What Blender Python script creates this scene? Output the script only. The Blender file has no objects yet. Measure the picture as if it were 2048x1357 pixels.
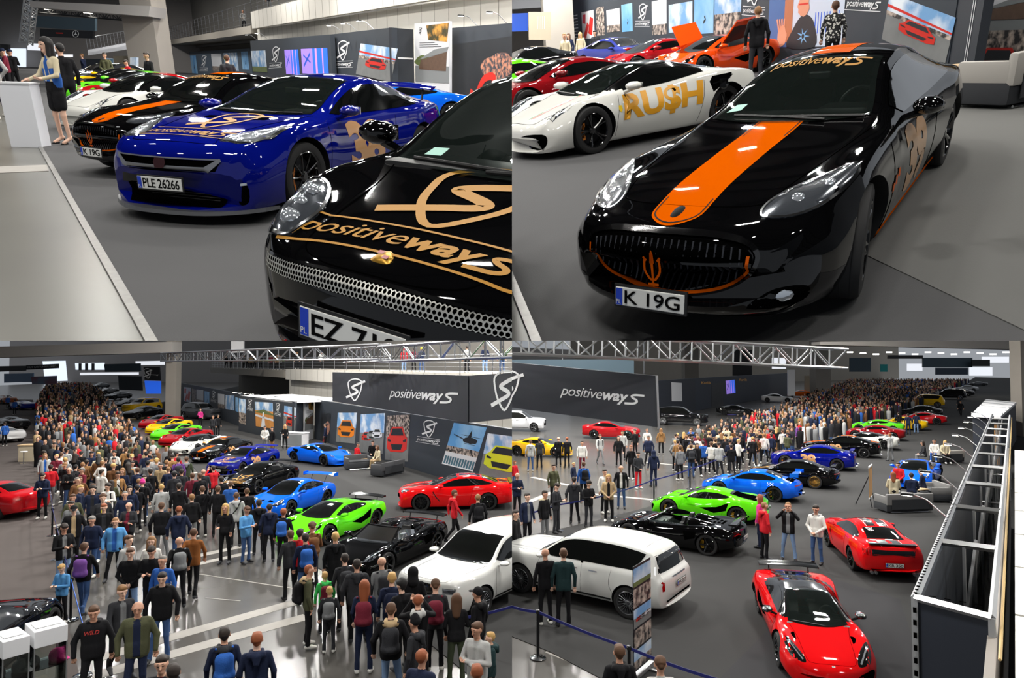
import bpy, bmesh, math, random
import numpy as np
from mathutils import Vector, Matrix
from mathutils.bvhtree import BVHTree
C = bpy.context.scene.collection
SC = bpy.context.scene
R = math.radians
random.seed(7)
rng = np.random.default_rng(7)
# ------------------------------------------------------------------ camera, light, exposure
FOC, PPX, PPY = 1350.0, 1024.0, 678.5
CAM_Z, CAM_UP = 6.25, R(2.0)
cam = bpy.data.cameras.new('camera')
cam.sensor_fit = 'HORIZONTAL'; cam.sensor_width = 36.0
cam.lens = FOC / 2048 * 36.0
cam.clip_start = 0.05; cam.clip_end = 600
cam_o = bpy.data.objects.new('camera', cam); C.objects.link(cam_o)
cam_o.location = (0, 0, CAM_Z); cam_o.rotation_euler = (R(90) + CAM_UP, 0, 0)
SC.camera = cam_o
world = bpy.data.worlds.new('hall_daylight'); SC.world = world
world.use_nodes = True
bg = world.node_tree.nodes['Background']
bg.inputs['Color'].default_value = (0.80, 0.85, 0.92, 1)
bg.inputs['Strength'].default_value = 0.38
SC.view_settings.view_transform = 'Standard'
SC.view_settings.look = 'None'
SC.view_settings.exposure = 0.0
SC.view_settings.gamma = 1.0
SC.view_settings.use_curve_mapping = False
SC.cycles.use_denoising = True
SC.cycles.max_bounces = 6
SC.cycles.diffuse_bounces = 2
SC.cycles.glossy_bounces = 3
SC.cycles.transmission_bounces = 4
SC.cycles.transparent_max_bounces = 8
SC.cycles.sample_clamp_indirect = 4.0
SC.cycles.caustics_reflective = False
SC.cycles.caustics_refractive = False
# ------------------------------------------------------------------ the four bays
# every bay is a level floor of its own; the two upper decks are raked towards the camera
def r_panel(pitch, roll):
 cp, sp = math.cos(pitch), math.sin(pitch)
 a = Matrix(((1, 0, 0), (0, -sp, -cp), (0, cp, -sp)))
 c, s = math.cos(roll), math.sin(roll)
 return Matrix(((c, -s, 0), (s, c, 0), (0, 0, 1))) @ a
RCW = Matrix(((1, 0, 0), (0, math.sin(CAM_UP), math.cos(CAM_UP)), (0, -math.cos(CAM_UP), math.sin(CAM_UP))))
BAY = {'TL': (R(21.3), R(2.2), 1.47), 'TR': (R(23.7), R(-6.2), 1.64), 'BL': (-CAM_UP, 0.0, CAM_Z), 'BR': (-CAM_UP, 0.0, CAM_Z)}
STG, RMS = {}, {}
for k, (p, r, h) in BAY.items():
 rm = r_panel(p, r); RMS[k] = np.array(rm)
 q = RCW @ rm
 STG[k] = Matrix.Translation((0, 0, CAM_Z)) @ q.to_4x4() @ Matrix.Translation((0, 0, -h))
CUR = 'BL'
def bay(k):
 global CUR
 CUR = k
def ray(px, py):
 d = RMS[CUR].T @ np.array([px - PPX, py - PPY, FOC])
 return d / np.linalg.norm(d)
def P(px, py, z=0.0):
 """floor point (or point at height z) of the current bay seen at a pixel"""
 d = ray(px, py); h = BAY[CUR][2]
 t = (z - h) / d[2]
 return np.array([d[0] * t, d[1] * t, z])
def P2(px, py, z=0.0):
 return P(px, py, z)[:2]
def wallpt(A, B, px, py):
 """(run along A->B, height) of the point a pixel meets on the upright plane through A, B"""
 d = ray(px, py); h = BAY[CUR][2]
 A = np.asarray(A, float)[:2]; B = np.asarray(B, float)[:2]
 u = (B - A) / np.linalg.norm(B - A); n = np.array([-u[1], u[0]])
 t = (A @ n) / (d[:2] @ n)
 q = d[:2] * t
 return float((q - A) @ u), float(h + d[2] * t)
def proj(p):
 q = RMS[CUR] @ (np.asarray(p, float) - np.array([0, 0, BAY[CUR][2]]))
 return q[0] / q[2] * FOC + PPX, q[1] / q[2] * FOC + PPY
# ------------------------------------------------------------------ materials
def lin(c):
 c = c / 255.0
 return c / 12.92 if c <= 0.04045 else ((c + 0.055) / 1.055) ** 2.4
def rgb(r, g, b):
 return (lin(r), lin(g), lin(b), 1.0)
MATS = {}
def mat(name, col, rough=0.6, metal=0.0, coat=0.0, emit=0.0, spec=0.5, noise=None, bump=None):
 """Principled material; noise = (scale, amount) mottles the colour in object space, bump = (scale, strength)"""
 if name in MATS: return MATS[name]
 m = bpy.data.materials.new(name); m.use_nodes = True
 nt = m.node_tree; b = nt.nodes['Principled BSDF']
 c = rgb(*col)
 b.inputs['Base Color'].default_value = c
 b.inputs['Roughness'].default_value = rough
 b.inputs['Metallic'].default_value = metal
 b.inputs['Specular IOR Level'].default_value = spec
 b.inputs['Coat Weight'].default_value = coat
 b.inputs['Coat Roughness'].default_value = 0.03
 if emit:
  b.inputs['Emission Color'].default_value = c
  b.inputs['Emission Strength'].default_value = emit
 if noise or bump:
  tc = nt.nodes.new('ShaderNodeTexCoord')
 if noise:
  nz = nt.nodes.new('ShaderNodeTexNoise'); nz.inputs['Scale'].default_value = noise[0]; nz.inputs['Detail'].default_value = 6
  mx = nt.nodes.new('ShaderNodeMix'); mx.data_type = 'RGBA'
  a = noise[1]
  mx.inputs[6].default_value = tuple(max(0, x * (1 - a)) for x in c[:3]) + (1,)
  mx.inputs[7].default_value = tuple(min(1, x * (1 + a)) for x in c[:3]) + (1,)
  nt.links.new(tc.outputs['Object'], nz.inputs['Vector'])
  nt.links.new(nz.outputs['Fac'], mx.inputs[0]); nt.links.new(mx.outputs[2], b.inputs['Base Color'])
 if bump:
  n2 = nt.nodes.new('ShaderNodeTexNoise'); n2.inputs['Scale'].default_value = bump[0]; n2.inputs['Detail'].default_value = 4
  bp = nt.nodes.new('ShaderNodeBump'); bp.inputs['Strength'].default_value = bump[1]; bp.inputs['Distance'].default_value = 0.02
  nt.links.new(tc.outputs['Object'], n2.inputs['Vector'])
  nt.links.new(n2.outputs['Fac'], bp.inputs['Height']); nt.links.new(bp.outputs['Normal'], b.inputs['Normal'])
 MATS[name] = m
 return m
def paint(name, col, metal=0.0, rough=0.22):
 return mat('paint_' + name, col, .45, metal, coat=1.0, spec=0.0)
def glass_mat(name, tint=(0.84, 0.92, 0.88), opaque=0.09):
 """thin window glass: Fresnel gloss over a tinted see-through sheet"""
 if name in MATS: return MATS[name]
 m = bpy.data.materials.new(name); m.use_nodes = True
 nt = m.node_tree; nt.nodes.clear()
 out = nt.nodes.new('ShaderNodeOutputMaterial')
 tr = nt.nodes.new('ShaderNodeBsdfTransparent'); tr.inputs['Color'].default_value = (*tint, 1)
 gl = nt.nodes.new('ShaderNodeBsdfGlossy'); gl.inputs['Roughness'].default_value = 0.02
 dk = nt.nodes.new('ShaderNodeBsdfDiffuse'); dk.inputs['Color'].default_value = (0.06, 0.085, 0.075, 1)
 fr = nt.nodes.new('ShaderNodeFresnel'); fr.inputs['IOR'].default_value = 1.52
 m1 = nt.nodes.new('ShaderNodeMixShader'); m1.inputs[0].default_value = opaque
 m2 = nt.nodes.new('ShaderNodeMixShader')
 nt.links.new(tr.outputs[0], m1.inputs[1]); nt.links.new(dk.outputs[0], m1.inputs[2])
 nt.links.new(fr.outputs[0], m2.inputs[0]); nt.links.new(m1.outputs[0], m2.inputs[1]); nt.links.new(gl.outputs[0], m2.inputs[2])
 nt.links.new(m2.outputs[0], out.inputs[0])
 MATS[name] = m
 return m
TINT = mat('tinted_glass', (10, 12, 12), 0.03, 0, coat=1.0)
CLEAR = glass_mat('clear_windscreen')
PANE = glass_mat('display_pane', (0.93, 0.97, 0.95), 0.0)
RUBBER = mat('rubber', (22, 22, 23), 0.75)
BLK = mat('black_plastic', (18, 18, 19), 0.45)
GLOSS = mat('gloss_black', (8, 8, 9), 0.12, coat=1.0)
VOID = mat('grille_void', (4, 4, 4), 0.9, spec=0.0)
CHROME = mat('chrome', (210, 212, 215), 0.12, 1.0)
SILVER = mat('silver_metal', (170, 172, 176), 0.3, 1.0)
ALU = mat('aluminium', (196, 198, 200), 0.38, 0.9)
DKMETAL = mat('dark_metal', (48, 49, 52), 0.35, 0.8)
WHITE = mat('white_board', (232, 233, 236), 0.55)
GOLD = mat('gold_film', (166, 118, 40), 0.5, spec=0.15)
SLATE = mat('slate_panel', (44, 51, 60), 0.6, noise=(0.6, 0.08))
PLATE = mat('plate_white', (225, 226, 222), 0.4)
PLATEBLUE = mat('plate_blue', (24, 62, 190), 0.4)
INK = mat('ink_black', (10, 10, 10), 0.6, spec=0.05)
LOGOW = mat('logo_white', (228, 230, 232), 0.5)
LENS = mat('lamp_lens', (205, 212, 220), 0.08, 0.7, coat=1.0)
LAMPDARK = mat('lamp_dark', (84, 89, 96), 0.15, 0.6, coat=1.0)
TAILRED = mat('tail_red', (150, 8, 10), 0.15, coat=1.0)
# ------------------------------------------------------------------ mesh helpers
def mesh_from(verts, faces, name='mesh', smooth=False):
 me = bpy.data.meshes.new(name)
 me.from_pydata([tuple(map(float, v)) for v in verts], [], [tuple(int(i) for i in f) for f in faces])
 if smooth: me.polygons.foreach_set('use_smooth', [True] * len(me.polygons))
 me.update()
 return me
class MB:
 """collects boxes, tubes, sheets and sweeps of ONE part into one mesh"""
 def __init__(s): s.v = []; s.f = []
 def add(s, V, F):
  o = len(s.v); s.v += [tuple(map(float, q)) for q in V]; s.f += [tuple(i + o for i in f) for f in F]; return s
 def box(s, c, d, rz=0.0, bev=0.0):
  x, y, z = (q / 2 for q in d)
  cs, sn = math.cos(rz), math.sin(rz)
  if bev <= 0:
   V = [(i * x, j * y, k * z) for i in (-1, 1) for j in (-1, 1) for k in (-1, 1)]
   F = [(0, 1, 3, 2), (4, 6, 7, 5), (0, 4, 5, 1), (2, 3, 7, 6), (0, 2, 6, 4), (1, 5, 7, 3)]
  else:
   bm = bmesh.new(); bmesh.ops.create_cube(bm, size=1.0)
   for v in bm.verts: v.co = Vector((v.co.x * 2 * x, v.co.y * 2 * y, v.co.z * 2 * z))
   bmesh.ops.bevel(bm, geom=bm.edges[:], offset=bev, segments=2, affect='EDGES', profile=0.6)
   bm.verts.index_update()
   V = [tuple(v.co) for v in bm.verts]; F = [tuple(v.index for v in f.verts) for f in bm.faces]; bm.free()
  V = [(c[0] + a * cs - b * sn, c[1] + a * sn + b * cs, c[2] + q) for a, b, q in V]
  return s.add(V, F)
 def tube(s, pts, r, n=8, closed=False):
  pts = [Vector(p) for p in pts]; m = len(pts)
  rr = r if isinstance(r, (list, tuple)) else [r] * m
  V = []; prev = None
  for i, p in enumerate(pts):
   t = (pts[(i + 1) % m] - pts[i - 1]) if closed else (pts[min(i + 1, m - 1)] - pts[max(i - 1, 0)])
   t.normalize()
   if prev is None:
    a = Vector((0, 0, 1)) if abs(t.z) < 0.9 else Vector((1, 0, 0))
    prev = t.cross(a).normalized()
   u = (prev - t * prev.dot(t)).normalized(); prev = u
   w = t.cross(u)
   for k in range(n):
    an = 2 * math.pi * k / n
    V.append(p + (u * math.cos(an) + w * math.sin(an)) * rr[i])
  F = []
  for i in range(m if closed else m - 1):
   j = (i + 1) % m
   for k in range(n):
    F.append((i * n + k, i * n + (k + 1) % n, j * n + (k + 1) % n, j * n + k))
  if not closed:
   F.append(tuple(range(n))[::-1]); F.append(tuple((m - 1) * n + k for k in range(n)))
  return s.add(V, F)
 def lathe(s, prof, n=24, axis='z', c=(0, 0, 0), closed=False, cap=True):
  V = []; m = len(prof)
  for r, h in prof:
   for k in range(n):
    a = 2 * math.pi * k / n
    p = (r * math.cos(a), r * math.sin(a), h)
    if axis == 'y': p = (p[0], p[2], p[1])
    if axis == 'x': p = (p[2], p[0], p[1])
    V.append((p[0] + c[0], p[1] + c[1], p[2] + c[2]))
  F = []
  for i in range(m if closed else m - 1):
   j = (i + 1) % m
   for k in range(n): F.append((i * n + k, i * n + (k + 1) % n, j * n + (k + 1) % n, j * n + k))
  if not closed and cap:
   if prof[0][0] > 1e-6: F.append(tuple(range(n))[::-1])
   if prof[-1][0] > 1e-6: F.append(tuple((m - 1) * n + k for k in range(n)))
  return s.add(V, F)
 def sheet(s, V, F, tf): return s.add([tf(v) for v in V], F)
 def mesh(s, name, smooth=False):
  me = mesh_from(s.v, s.f, name, smooth)
  bm = bmesh.new(); bm.from_mesh(me)
  bmesh.ops.remove_doubles(bm, verts=bm.verts, dist=1e-6)
  bmesh.ops.recalc_face_normals(bm, faces=bm.faces); bm.to_mesh(me); bm.free()
  if smooth: me.set_sharp_from_angle(angle=R(38))
  return me
ALL = []; KEEP = set()   # (object, bay); fittings that hang outside the views
def link(o, parent=None, mtx=None):
 C.objects.link(o)
 if parent is not None: o.parent = parent
 else: o.matrix_world = STG[CUR] @ (mtx or Matrix.Identity(4))
 ALL.append((o, CUR))
 return o
def setmat(me, m):
 me.materials.clear(); me.materials.append(m)
def obj(name, src, m, parent=None, smooth=False, mtx=None, label=None):
 me = src.mesh(name, smooth) if isinstance(src, MB) else src
 if m is not None: setmat(me, m)
 o = link(bpy.data.objects.new(name, me), parent, mtx)
 if label: o['label'] = label
 return o
def tag(o, label, cat, group=None, kind=None):
 if label: o['label'] = label
 if cat: o['category'] = cat
 if group: o['group'] = group
 if kind: o['kind'] = kind
 return o
def thing(name, label, cat, loc=(0, 0, 0), rz=0.0, group=None, scale=None):
 o = bpy.data.objects.new(name, None); o.empty_display_size = 0.2
 m = Matrix.Translation(Vector(loc)) @ Matrix.Rotation(rz, 4, 'Z')
 if scale: m = m @ Matrix.Diagonal((*scale, 1))
 link(o, None, m)
 return tag(o, label, cat, group)
def struct(name, src, m, smooth=False):
 o = obj(name, src, m, None, smooth); o['kind'] = 'structure'; return o
def dup(root, loc, rz, label=None, group=None, scale=None, parent=None):
 c = root.copy()
 C.objects.link(c); ALL.append((c, CUR))
 if parent is None:
  m = Matrix.Translation(Vector(loc)) @ Matrix.Rotation(rz, 4, 'Z')
  if scale: m = m @ Matrix.Diagonal((*scale, 1))
  c.parent = None; c.matrix_world = STG[CUR] @ m
 else: c.parent = parent
 if label: c['label'] = label
 if group: c['group'] = group
 for ch in list(root.children): dup(ch, None, None, parent=c)
 return c
# ------------------------------------------------------------------ flat artwork: outlines, strokes, lettering (2-D vertices + faces)
def poly2(pts):
 return [tuple(p) for p in pts], [tuple(range(len(pts)))]
def smooth2(pts, n=6, closed=False):
 pts = [np.array(p, float) for p in pts]; m = len(pts); out = []
 rngi = range(m if closed else m - 1)
 for i in rngi:
  p0 = pts[i - 1] if (closed or i > 0) else pts[0]; p1 = pts[i]; p2 = pts[(i + 1) % m]
  p3 = pts[(i + 2) % m] if (closed or i + 2 < m) else pts[-1]
  for k in range(n):
   t = k / n
   out.append(tuple(0.5 * ((2 * p1) + (-p0 + p2) * t + (2 * p0 - 5 * p1 + 4 * p2 - p3) * t * t + (-p0 + 3 * p1 - 3 * p2 + p3) * t ** 3)))
 if not closed: out.append(tuple(pts[-1]))
 return out
def stroke2(pts, w, closed=False):
 pts = [np.array(p, float) for p in pts]; m = len(pts); L = []; Rr = []
 ww = w if isinstance(w, (list, tuple)) else [w] * m
 for i, p in enumerate(pts):
  if closed: t = pts[(i + 1) % m] - pts[i - 1]
  else: t = pts[min(i + 1, m - 1)] - pts[max(i - 1, 0)]
  t = t / (np.linalg.norm(t) + 1e-9); n = np.array([-t[1], t[0]])
  L.append(p + n * ww[i] / 2); Rr.append(p - n * ww[i] / 2)
 V = [tuple(q) for q in L] + [tuple(q) for q in Rr]; F = []
 for i in range(m if closed else m - 1):
  j = (i + 1) % m; F.append((i, m + i, m + j, j))
 return V, F
def join2(*parts):
 V = []; F = []
 for v, f in parts:
  o = len(V); V += list(v); F += [tuple(i + o for i in q) for q in f]
 return V, F
def xf2(a, s=1.0, o=(0, 0), sx=None, sy=None, rot=0.0):
 sx = s if sx is None else sx; sy = s if sy is None else sy
 c, n = math.cos(rot), math.sin(rot)
 return [(o[0] + c * x * sx - n * y * sy, o[1] + n * x * sx + c * y * sy) for x, y in a[0]], a[1]
_tc = {}
def text2(s, size=1.0, shear=0.0, bold=0.0, spacing=1.0, fit=None):
 """lettering, baseline at 0, left edge at 0; fit = total width"""
 key = (s, shear, bold, spacing)
 if key not in _tc:
  cu = bpy.data.curves.new('lettering', 'FONT'); cu.body = s; cu.size = 1.0; cu.shear = shear; cu.offset = bold
  cu.space_character = spacing; cu.resolution_u = 3; cu.fill_mode = 'FRONT'
  o = bpy.data.objects.new('lettering', cu); C.objects.link(o)
  dg = bpy.context.evaluated_depsgraph_get(); dg.update()
  me = bpy.data.meshes.new_from_object(o.evaluated_get(dg))
  V = [(v.co.x, v.co.y) for v in me.vertices]; F = [tuple(p.vertices) for p in me.polygons]
  x0 = min(v[0] for v in V); V = [(x - x0, y) for x, y in V]
  bpy.data.objects.remove(o); bpy.data.curves.remove(cu); bpy.data.meshes.remove(me)
  _tc[key] = (V, F)
 V, F = _tc[key]
 w = max(v[0] for v in V)
 k = size if fit is None else fit / w
 return [(x * k, y * size if fit is None else y * k) for x, y in V], F
def shield2():
 """shield outline crossed by an S, unit height, centred"""
 sh = smooth2([(-0.30, 0.34), (0.0, 0.47), (0.30, 0.36), (0.29, 0.05), (0.2, -0.22), (0.0, -0.48), (-0.2, -0.22), (-0.29, 0.05)], 5, True)
 S = smooth2([(0.46, 0.37), (0.22, 0.27), (-0.08, 0.14), (-0.10, 0.07), (0.10, -0.04), (0.10, -0.13), (-0.14, -0.24), (-0.42, -0.36)], 6)
 return join2(stroke2(sh, 0.055, True), stroke2(S, 0.10))
def wordmark2(width=1.0):
 a = text2('positive', 1.0, 0.28, 0.0, 0.92)
 wa = max(v[0] for v in a[0])
 b = xf2(text2('way', 1.0, 0.28, 0.032, 1.02), 1.0, (wa + 0.03, 0))
 wb = max(v[0] for v in b[0])
 s = stroke2(smooth2([(wb + 1.0, 0.53), (wb + 0.42, 0.51), (wb + 0.20, 0.42), (wb + 0.28, 0.29), (wb + 0.50, 0.18), (wb + 0.52, 0.04), (wb + 0.30, -0.09), (wb - 0.25, -0.13)], 6), 0.145)
 k = width / (wb + 1.0)
 return xf2(join2(a, b, s), k)
def lockup2(width=1.0, bars=True):
 """shield over the word mark between two rules"""
 w = xf2(wordmark2(width), 1.0, (-width / 2, -0.42 * width))
 sh = xf2(shield2(), width * 0.72, (0.02 * width, 0.13 * width))
 parts = [w, sh]
 if bars:
  parts += [poly2([(-0.5 * width, -0.27 * width), (0.5 * width, -0.27 * width), (0.5 * width, -0.255 * width), (-0.5 * width, -0.255 * width)]),
                  poly2([(-0.55 * width, -0.50 * width), (0.5 * width, -0.50 * width), (0.5 * width, -0.485 * width), (-0.55 * width, -0.485 * width)])]
 return join2(*parts)
def norm2(a):
 V = np.array(a[0]); lo = V.min(0); d = V.max(0) - lo
 return [tuple((v - lo) / d) for v in V], a[1]
def on_plane(f, px, py):
 d = Vector(ray(px, py)); c = Vector((0, 0, BAY[CUR][2])); n = f.ux.cross(f.uy)
 return c + d * ((f.o - c).dot(n) / d.dot(n))
def pxart(name, o, f, q, art, m, off=.014):
 """artwork fitted between four sighted corners (tl, tr, br, bl) of a board"""
 a, b, c, d = [on_plane(f, *p) for p in q]; n = f.ux.cross(f.uy).normalized() * off; A = norm2(art)
 V = [(d * (1 - x) + c * x) * (1 - y) + (a * (1 - x) + b * x) * y + n for x, y in A[0]]
 return obj(name, mesh_from(V, A[1], name), m, o)
def flat(name, art, m, parent, origin, ux, uy, off=0.004, thick=0.0, label=None):
 """lay 2-D artwork on a plane: origin + x*ux + y*uy, lifted by off along the normal, as a thin sheet of real thickness"""
 ux = Vector(ux); uy = Vector(uy); n = ux.cross(uy).normalized(); o = Vector(origin)
 V = [o + ux * x + uy * y + n * off for x, y in art[0]]; F = list(art[1])
 me = mesh_from(V, F, name)
 return obj(name, me, m, parent, label=label)
# ------------------------------------------------------------------ cars
def pchip(xs, ys, x):
 xs = np.asarray(xs, float); ys = np.asarray(ys, float)
 h = np.diff(xs); d = np.diff(ys) / h
 m = np.zeros_like(ys); m[0] = d[0]; m[-1] = d[-1]
 for i in range(1, len(ys) - 1):
  if d[i - 1] * d[i] > 0:
   w1 = 2 * h[i] + h[i - 1]; w2 = h[i] + 2 * h[i - 1]
   m[i] = (w1 + w2) / (w1 / d[i - 1] + w2 / d[i])
 x = np.clip(x, xs[0], xs[-1]); i = np.clip(np.searchsorted(xs, x, 'right') - 1, 0, len(xs) - 2)
 t = (x - xs[i]) / h[i]
 return ys[i] * (1 + 2 * t) * (1 - t) ** 2 + m[i] * h[i] * t * (1 - t) ** 2 + ys[i + 1] * t * t * (3 - 2 * t) + m[i + 1] * h[i] * t * t * (t - 1)
def bspl2(ctrl, nv):
 """open quadratic B-spline through the ends of a control polygon; ctrl (n,k,3) -> (n,nv,3)"""
 k = ctrl.shape[1]; kn = np.r_[[0, 0], np.arange(0, k - 1), [k - 2, k - 2]].astype(float)
 # de Boor basis, degree 2
 ts = np.linspace(0, k - 2 - 1e-9, nv); out = np.zeros((ctrl.shape[0], nv, 3))
 kn = np.r_[0, 0, np.arange(0, k - 1), k - 2, k - 2].astype(float)
 N = np.zeros((nv, len(kn) - 1))
 for a, t in enumerate(ts):
  for i in range(len(kn) - 1): N[a, i] = 1.0 if kn[i] <= t < kn[i + 1] else 0.0
 for deg in (1, 2):
  M = np.zeros((nv, len(kn) - 1 - deg))
  for i in range(len(kn) - 1 - deg):
   d1 = kn[i + deg] - kn[i]; d2 = kn[i + deg + 1] - kn[i + 1]
   if d1 > 0: M[:, i] += (ts - kn[i]) / d1 * N[:, i]
   if d2 > 0: M[:, i] += (kn[i + deg + 1] - ts) / d2 * N[:, i + 1]
  N = M
 return np.einsum('vk,nkc->nvc', N[:, :k], ctrl)
COLS = ('zt', 'wt', 'ze', 'ws', 'zs', 'wm', 'zm', 'wb', 'zb')
class Body:
 """lofted car shell; stations give crown, panel edge, shoulder, widest line and sill from nose to tail"""
 def __init__(s, tab, bowf=0.32, bowr=0.18, axles=(1.4, -1.4), rw=0.36, arch=0.405, flare=0.03, fz=0.45):
  tab = sorted(tab, key=lambda q: -q[0]); s.tab = np.array(tab, float)
  s.xs = s.tab[::-1, 0]; s.axles = axles; s.rw = rw; s.arch = arch; s.bowf = bowf; s.bowr = bowr; s.flare = flare
  s.x0 = s.xs[0]; s.x1 = s.xs[-1]
 def val(s, c, x): return pchip(s.xs, s.tab[::-1, 1 + COLS.index(c)], np.asarray(x, float))
 def bow(s, x, y):
  f = np.clip((x - (s.x1 - 1.0)) / 1.0, 0, 1); r = np.clip(((s.x0 + 0.8) - x) / 0.8, 0, 1)
  q = np.clip(np.abs(y) / 0.92, 0, 1.15) ** 2.4
  return x - s.bowf * q * f * f + s.bowr * q * r * r
 def shell(s, sub=6, nv=26, holes=()):
  st = s.tab[:, 0]; u = []
  for a, b in zip(st[:-1], st[1:]): u += list(np.linspace(a, b, sub if abs(a - b) > 0.12 else 2, endpoint=False))
  u.append(st[-1]); u = np.array(u)
  v = {c: s.val(c, u) for c in COLS}
  fl = sum(np.exp(-((u - a) / 0.42) ** 2) for a in s.axles) * s.flare
  z0 = np.zeros_like(u)
  def pt(y, z): return np.stack([u, y, z], 1)
  ctrl = np.stack([pt(z0, v['zt']), pt(v['wt'] * 0.55, v['zt'] * 0.995), pt(v['wt'] * 0.97, v['ze'] * 0.75 + v['zt'] * 0.25), pt(v['wt'], v['ze']),
                         pt(v['ws'] * 0.35 + v['wt'] * 0.65, v['zs'] * 0.35 + v['ze'] * 0.65),
                         pt(v['ws'] * 0.96, v['zs'] + 0.012), pt(v['ws'] + fl * 0.7, v['zs'] - 0.03), pt(v['wm'] + fl, v['zm'] + 0.1), pt(v['wm'] + fl * 0.8, v['zm'] - 0.12),
                         pt(v['wb'] * 1.0 + fl * 0.3, v['zb'] + 0.05), pt(v['wb'] * 0.96, v['zb']), pt(v['wb'] * 0.5, v['zb'] - 0.005), pt(z0, v['zb'] - 0.005)], 1)
  G = bspl2(ctrl, nv)
  G[:, :, 0] = s.bow(G[:, :, 0], G[:, :, 1])
  n = len(u); V = []; idx = {}
  for i in range(n):
   for j in range(nv):
    V.append(tuple(G[i, j]))
  L = n * nv
  mir = {}
  for i in range(n):
   for j in range(nv):
    if j in (0, nv - 1): mir[(i, j)] = i * nv + j
    else: mir[(i, j)] = len(V); V.append((G[i, j, 0], -G[i, j, 1], G[i, j, 2]))
  F = []
  for i in range(n - 1):
   for j in range(nv - 1):
    a, b, c, d = i * nv + j, i * nv + j + 1, (i + 1) * nv + j + 1, (i + 1) * nv + j
    F.append((a, b, c, d))
    F.append((mir[(i, j)], mir[(i + 1, j)], mir[(i + 1, j + 1)], mir[(i, j + 1)]))
  for i, fl_ in ((0, 1), (n - 1, 0)):
   ring = [i * nv + j for j in range(nv)] + [mir[(i, j)] for j in range(nv - 2, 0, -1)]
   F.append(tuple(ring if fl_ else ring[::-1]))
  bm = bmesh.new(); vs = [bm.verts.new(q) for q in V]
  for f in F:
   try: bm.faces.new([vs[i] for i in f])
   except ValueError: pass
  bmesh.ops.remove_doubles(bm, verts=bm.verts, dist=1e-4)
  bmesh.ops.recalc_face_normals(bm, faces=bm.faces)
  s.bvh = BVHTree.FromBMesh(bm)
  return bm
 def carve(s, paintm, sub=6, nv=26, holes=()):
  """shell with wheel arches cut out; holes: window polygons opened in the shell"""
  bm = s.shell(sub, nv); me = bpy.data.meshes.new('body'); bm.to_mesh(me); bm.free()
  setmat(me, paintm); me.materials.append(BLK)
  cb = MB()
  for a in s.axles:
   hw = 1.3
   for sg in (1, -1):
    cb.lathe([(s.arch, 0.55), (s.arch, hw)], 40, 'y', (a, 0, s.rw + 0.01)) if sg > 0 else cb.lathe([(s.arch, -hw), (s.arch, -0.55)], 40, 'y', (a, 0, s.rw + 0.01))
  cm = cb.mesh('cut'); setmat(cm, BLK)
  o = bpy.data.objects.new('t1', me); c = bpy.data.objects.new('t2', cm); C.objects.link(o); C.objects.link(c)
  md = o.modifiers.new('b', 'BOOLEAN'); md.object = c; md.operation = 'DIFFERENCE'; md.solver = 'EXACT'
  try: md.material_mode = 'TRANSFER'
  except Exception: pass
  dg = bpy.context.evaluated_depsgraph_get(); dg.update()
  r = bpy.data.meshes.new_from_object(o.evaluated_get(dg))
  bpy.data.objects.remove(o); bpy.data.objects.remove(c)
  if holes:
   bm = bmesh.new(); bm.from_mesh(r); kill = []
   for view, poly in holes:
    for f in bm.faces:
     q = f.calc_center_median()
     if view == 'top': a, b, ok = q.x, q.y, f.normal.z > 0.1 and q.z > 0.6
     else:
      a, b = q.x, q.z
      ok = (f.normal.y > 0.2 and q.y > 0.2) if view == 'left' else (f.normal.y < -0.2 and q.y < -0.2)
     if ok and inside(poly, a, b): kill.append(f)
   bmesh.ops.delete(bm, geom=list(set(kill)), context='FACES'); bm.to_mesh(r); bm.free()
  r.polygons.foreach_set('use_smooth', [True] * len(r.polygons)); r.set_sharp_from_angle(angle=R(32))
  r.name = 'body'
  return r
 def hit(s, view, a, b, far=5.0):
  if view == 'top': o, d = Vector((a, b, far)), Vector((0, 0, -1))
  elif view == 'left': o, d = Vector((a, far, b)), Vector((0, -1, 0))
  elif view == 'right': o, d = Vector((a, -far, b)), Vector((0, 1, 0))
  elif view == 'front': o, d = Vector((far, a, b)), Vector((-1, 0, 0))
  elif view == 'front45': o, d = Vector((far * 0.7071 + 0.0, a, b + far * 0.7071)), Vector((-0.7071, 0, -0.7071))
  else: o, d = Vector((-far, a, b)), Vector((1, 0, 0))
  h = s.bvh.ray_cast(o, d)
  return (h[0], h[1]) if h[0] is not None else (None, None)
 def decal(s, art, view, off=0.004, step=0.05, sink=True, name='decal'):
  """2-D artwork wrapped on the shell as seen from a side; rim sinks to the shell, middle stands proud"""
  bm = bmesh.new(); vs = [bm.verts.new((x, y, 0)) for x, y in art[0]]
  for f in art[1]:
   try: bm.faces.new([vs[i] for i in f])
   except ValueError: pass
  if step:
   for ax in (0, 1):
    lo = min(v.co[ax] for v in bm.verts); hi = max(v.co[ax] for v in bm.verts)
    k = lo + step
    while k < hi:
     co = [0, 0, 0]; co[ax] = k; no = [0, 0, 0]; no[ax] = 1
     bmesh.ops.bisect_plane(bm, geom=bm.verts[:] + bm.edges[:] + bm.faces[:], plane_co=co, plane_no=no)
     k += step
  bmesh.ops.triangulate(bm, faces=bm.faces[:])
  dead = []
  for v in bm.verts:
   p, n = s.hit(view, v.co.x, v.co.y)
   if p is None: dead.append(v); continue
   edge = sink and any(e.is_boundary for e in v.link_edges)
   v.co = p + n * (0.001 if edge else off)
  if dead: bmesh.ops.delete(bm, geom=dead, context='VERTS')
  bmesh.ops.recalc_face_normals(bm, faces=bm.faces)
  me = bpy.data.meshes.new(name); bm.to_mesh(me); bm.free()
  me.polygons.foreach_set('use_smooth', [True] * len(me.polygons))
  # face outwards
  return me
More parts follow.
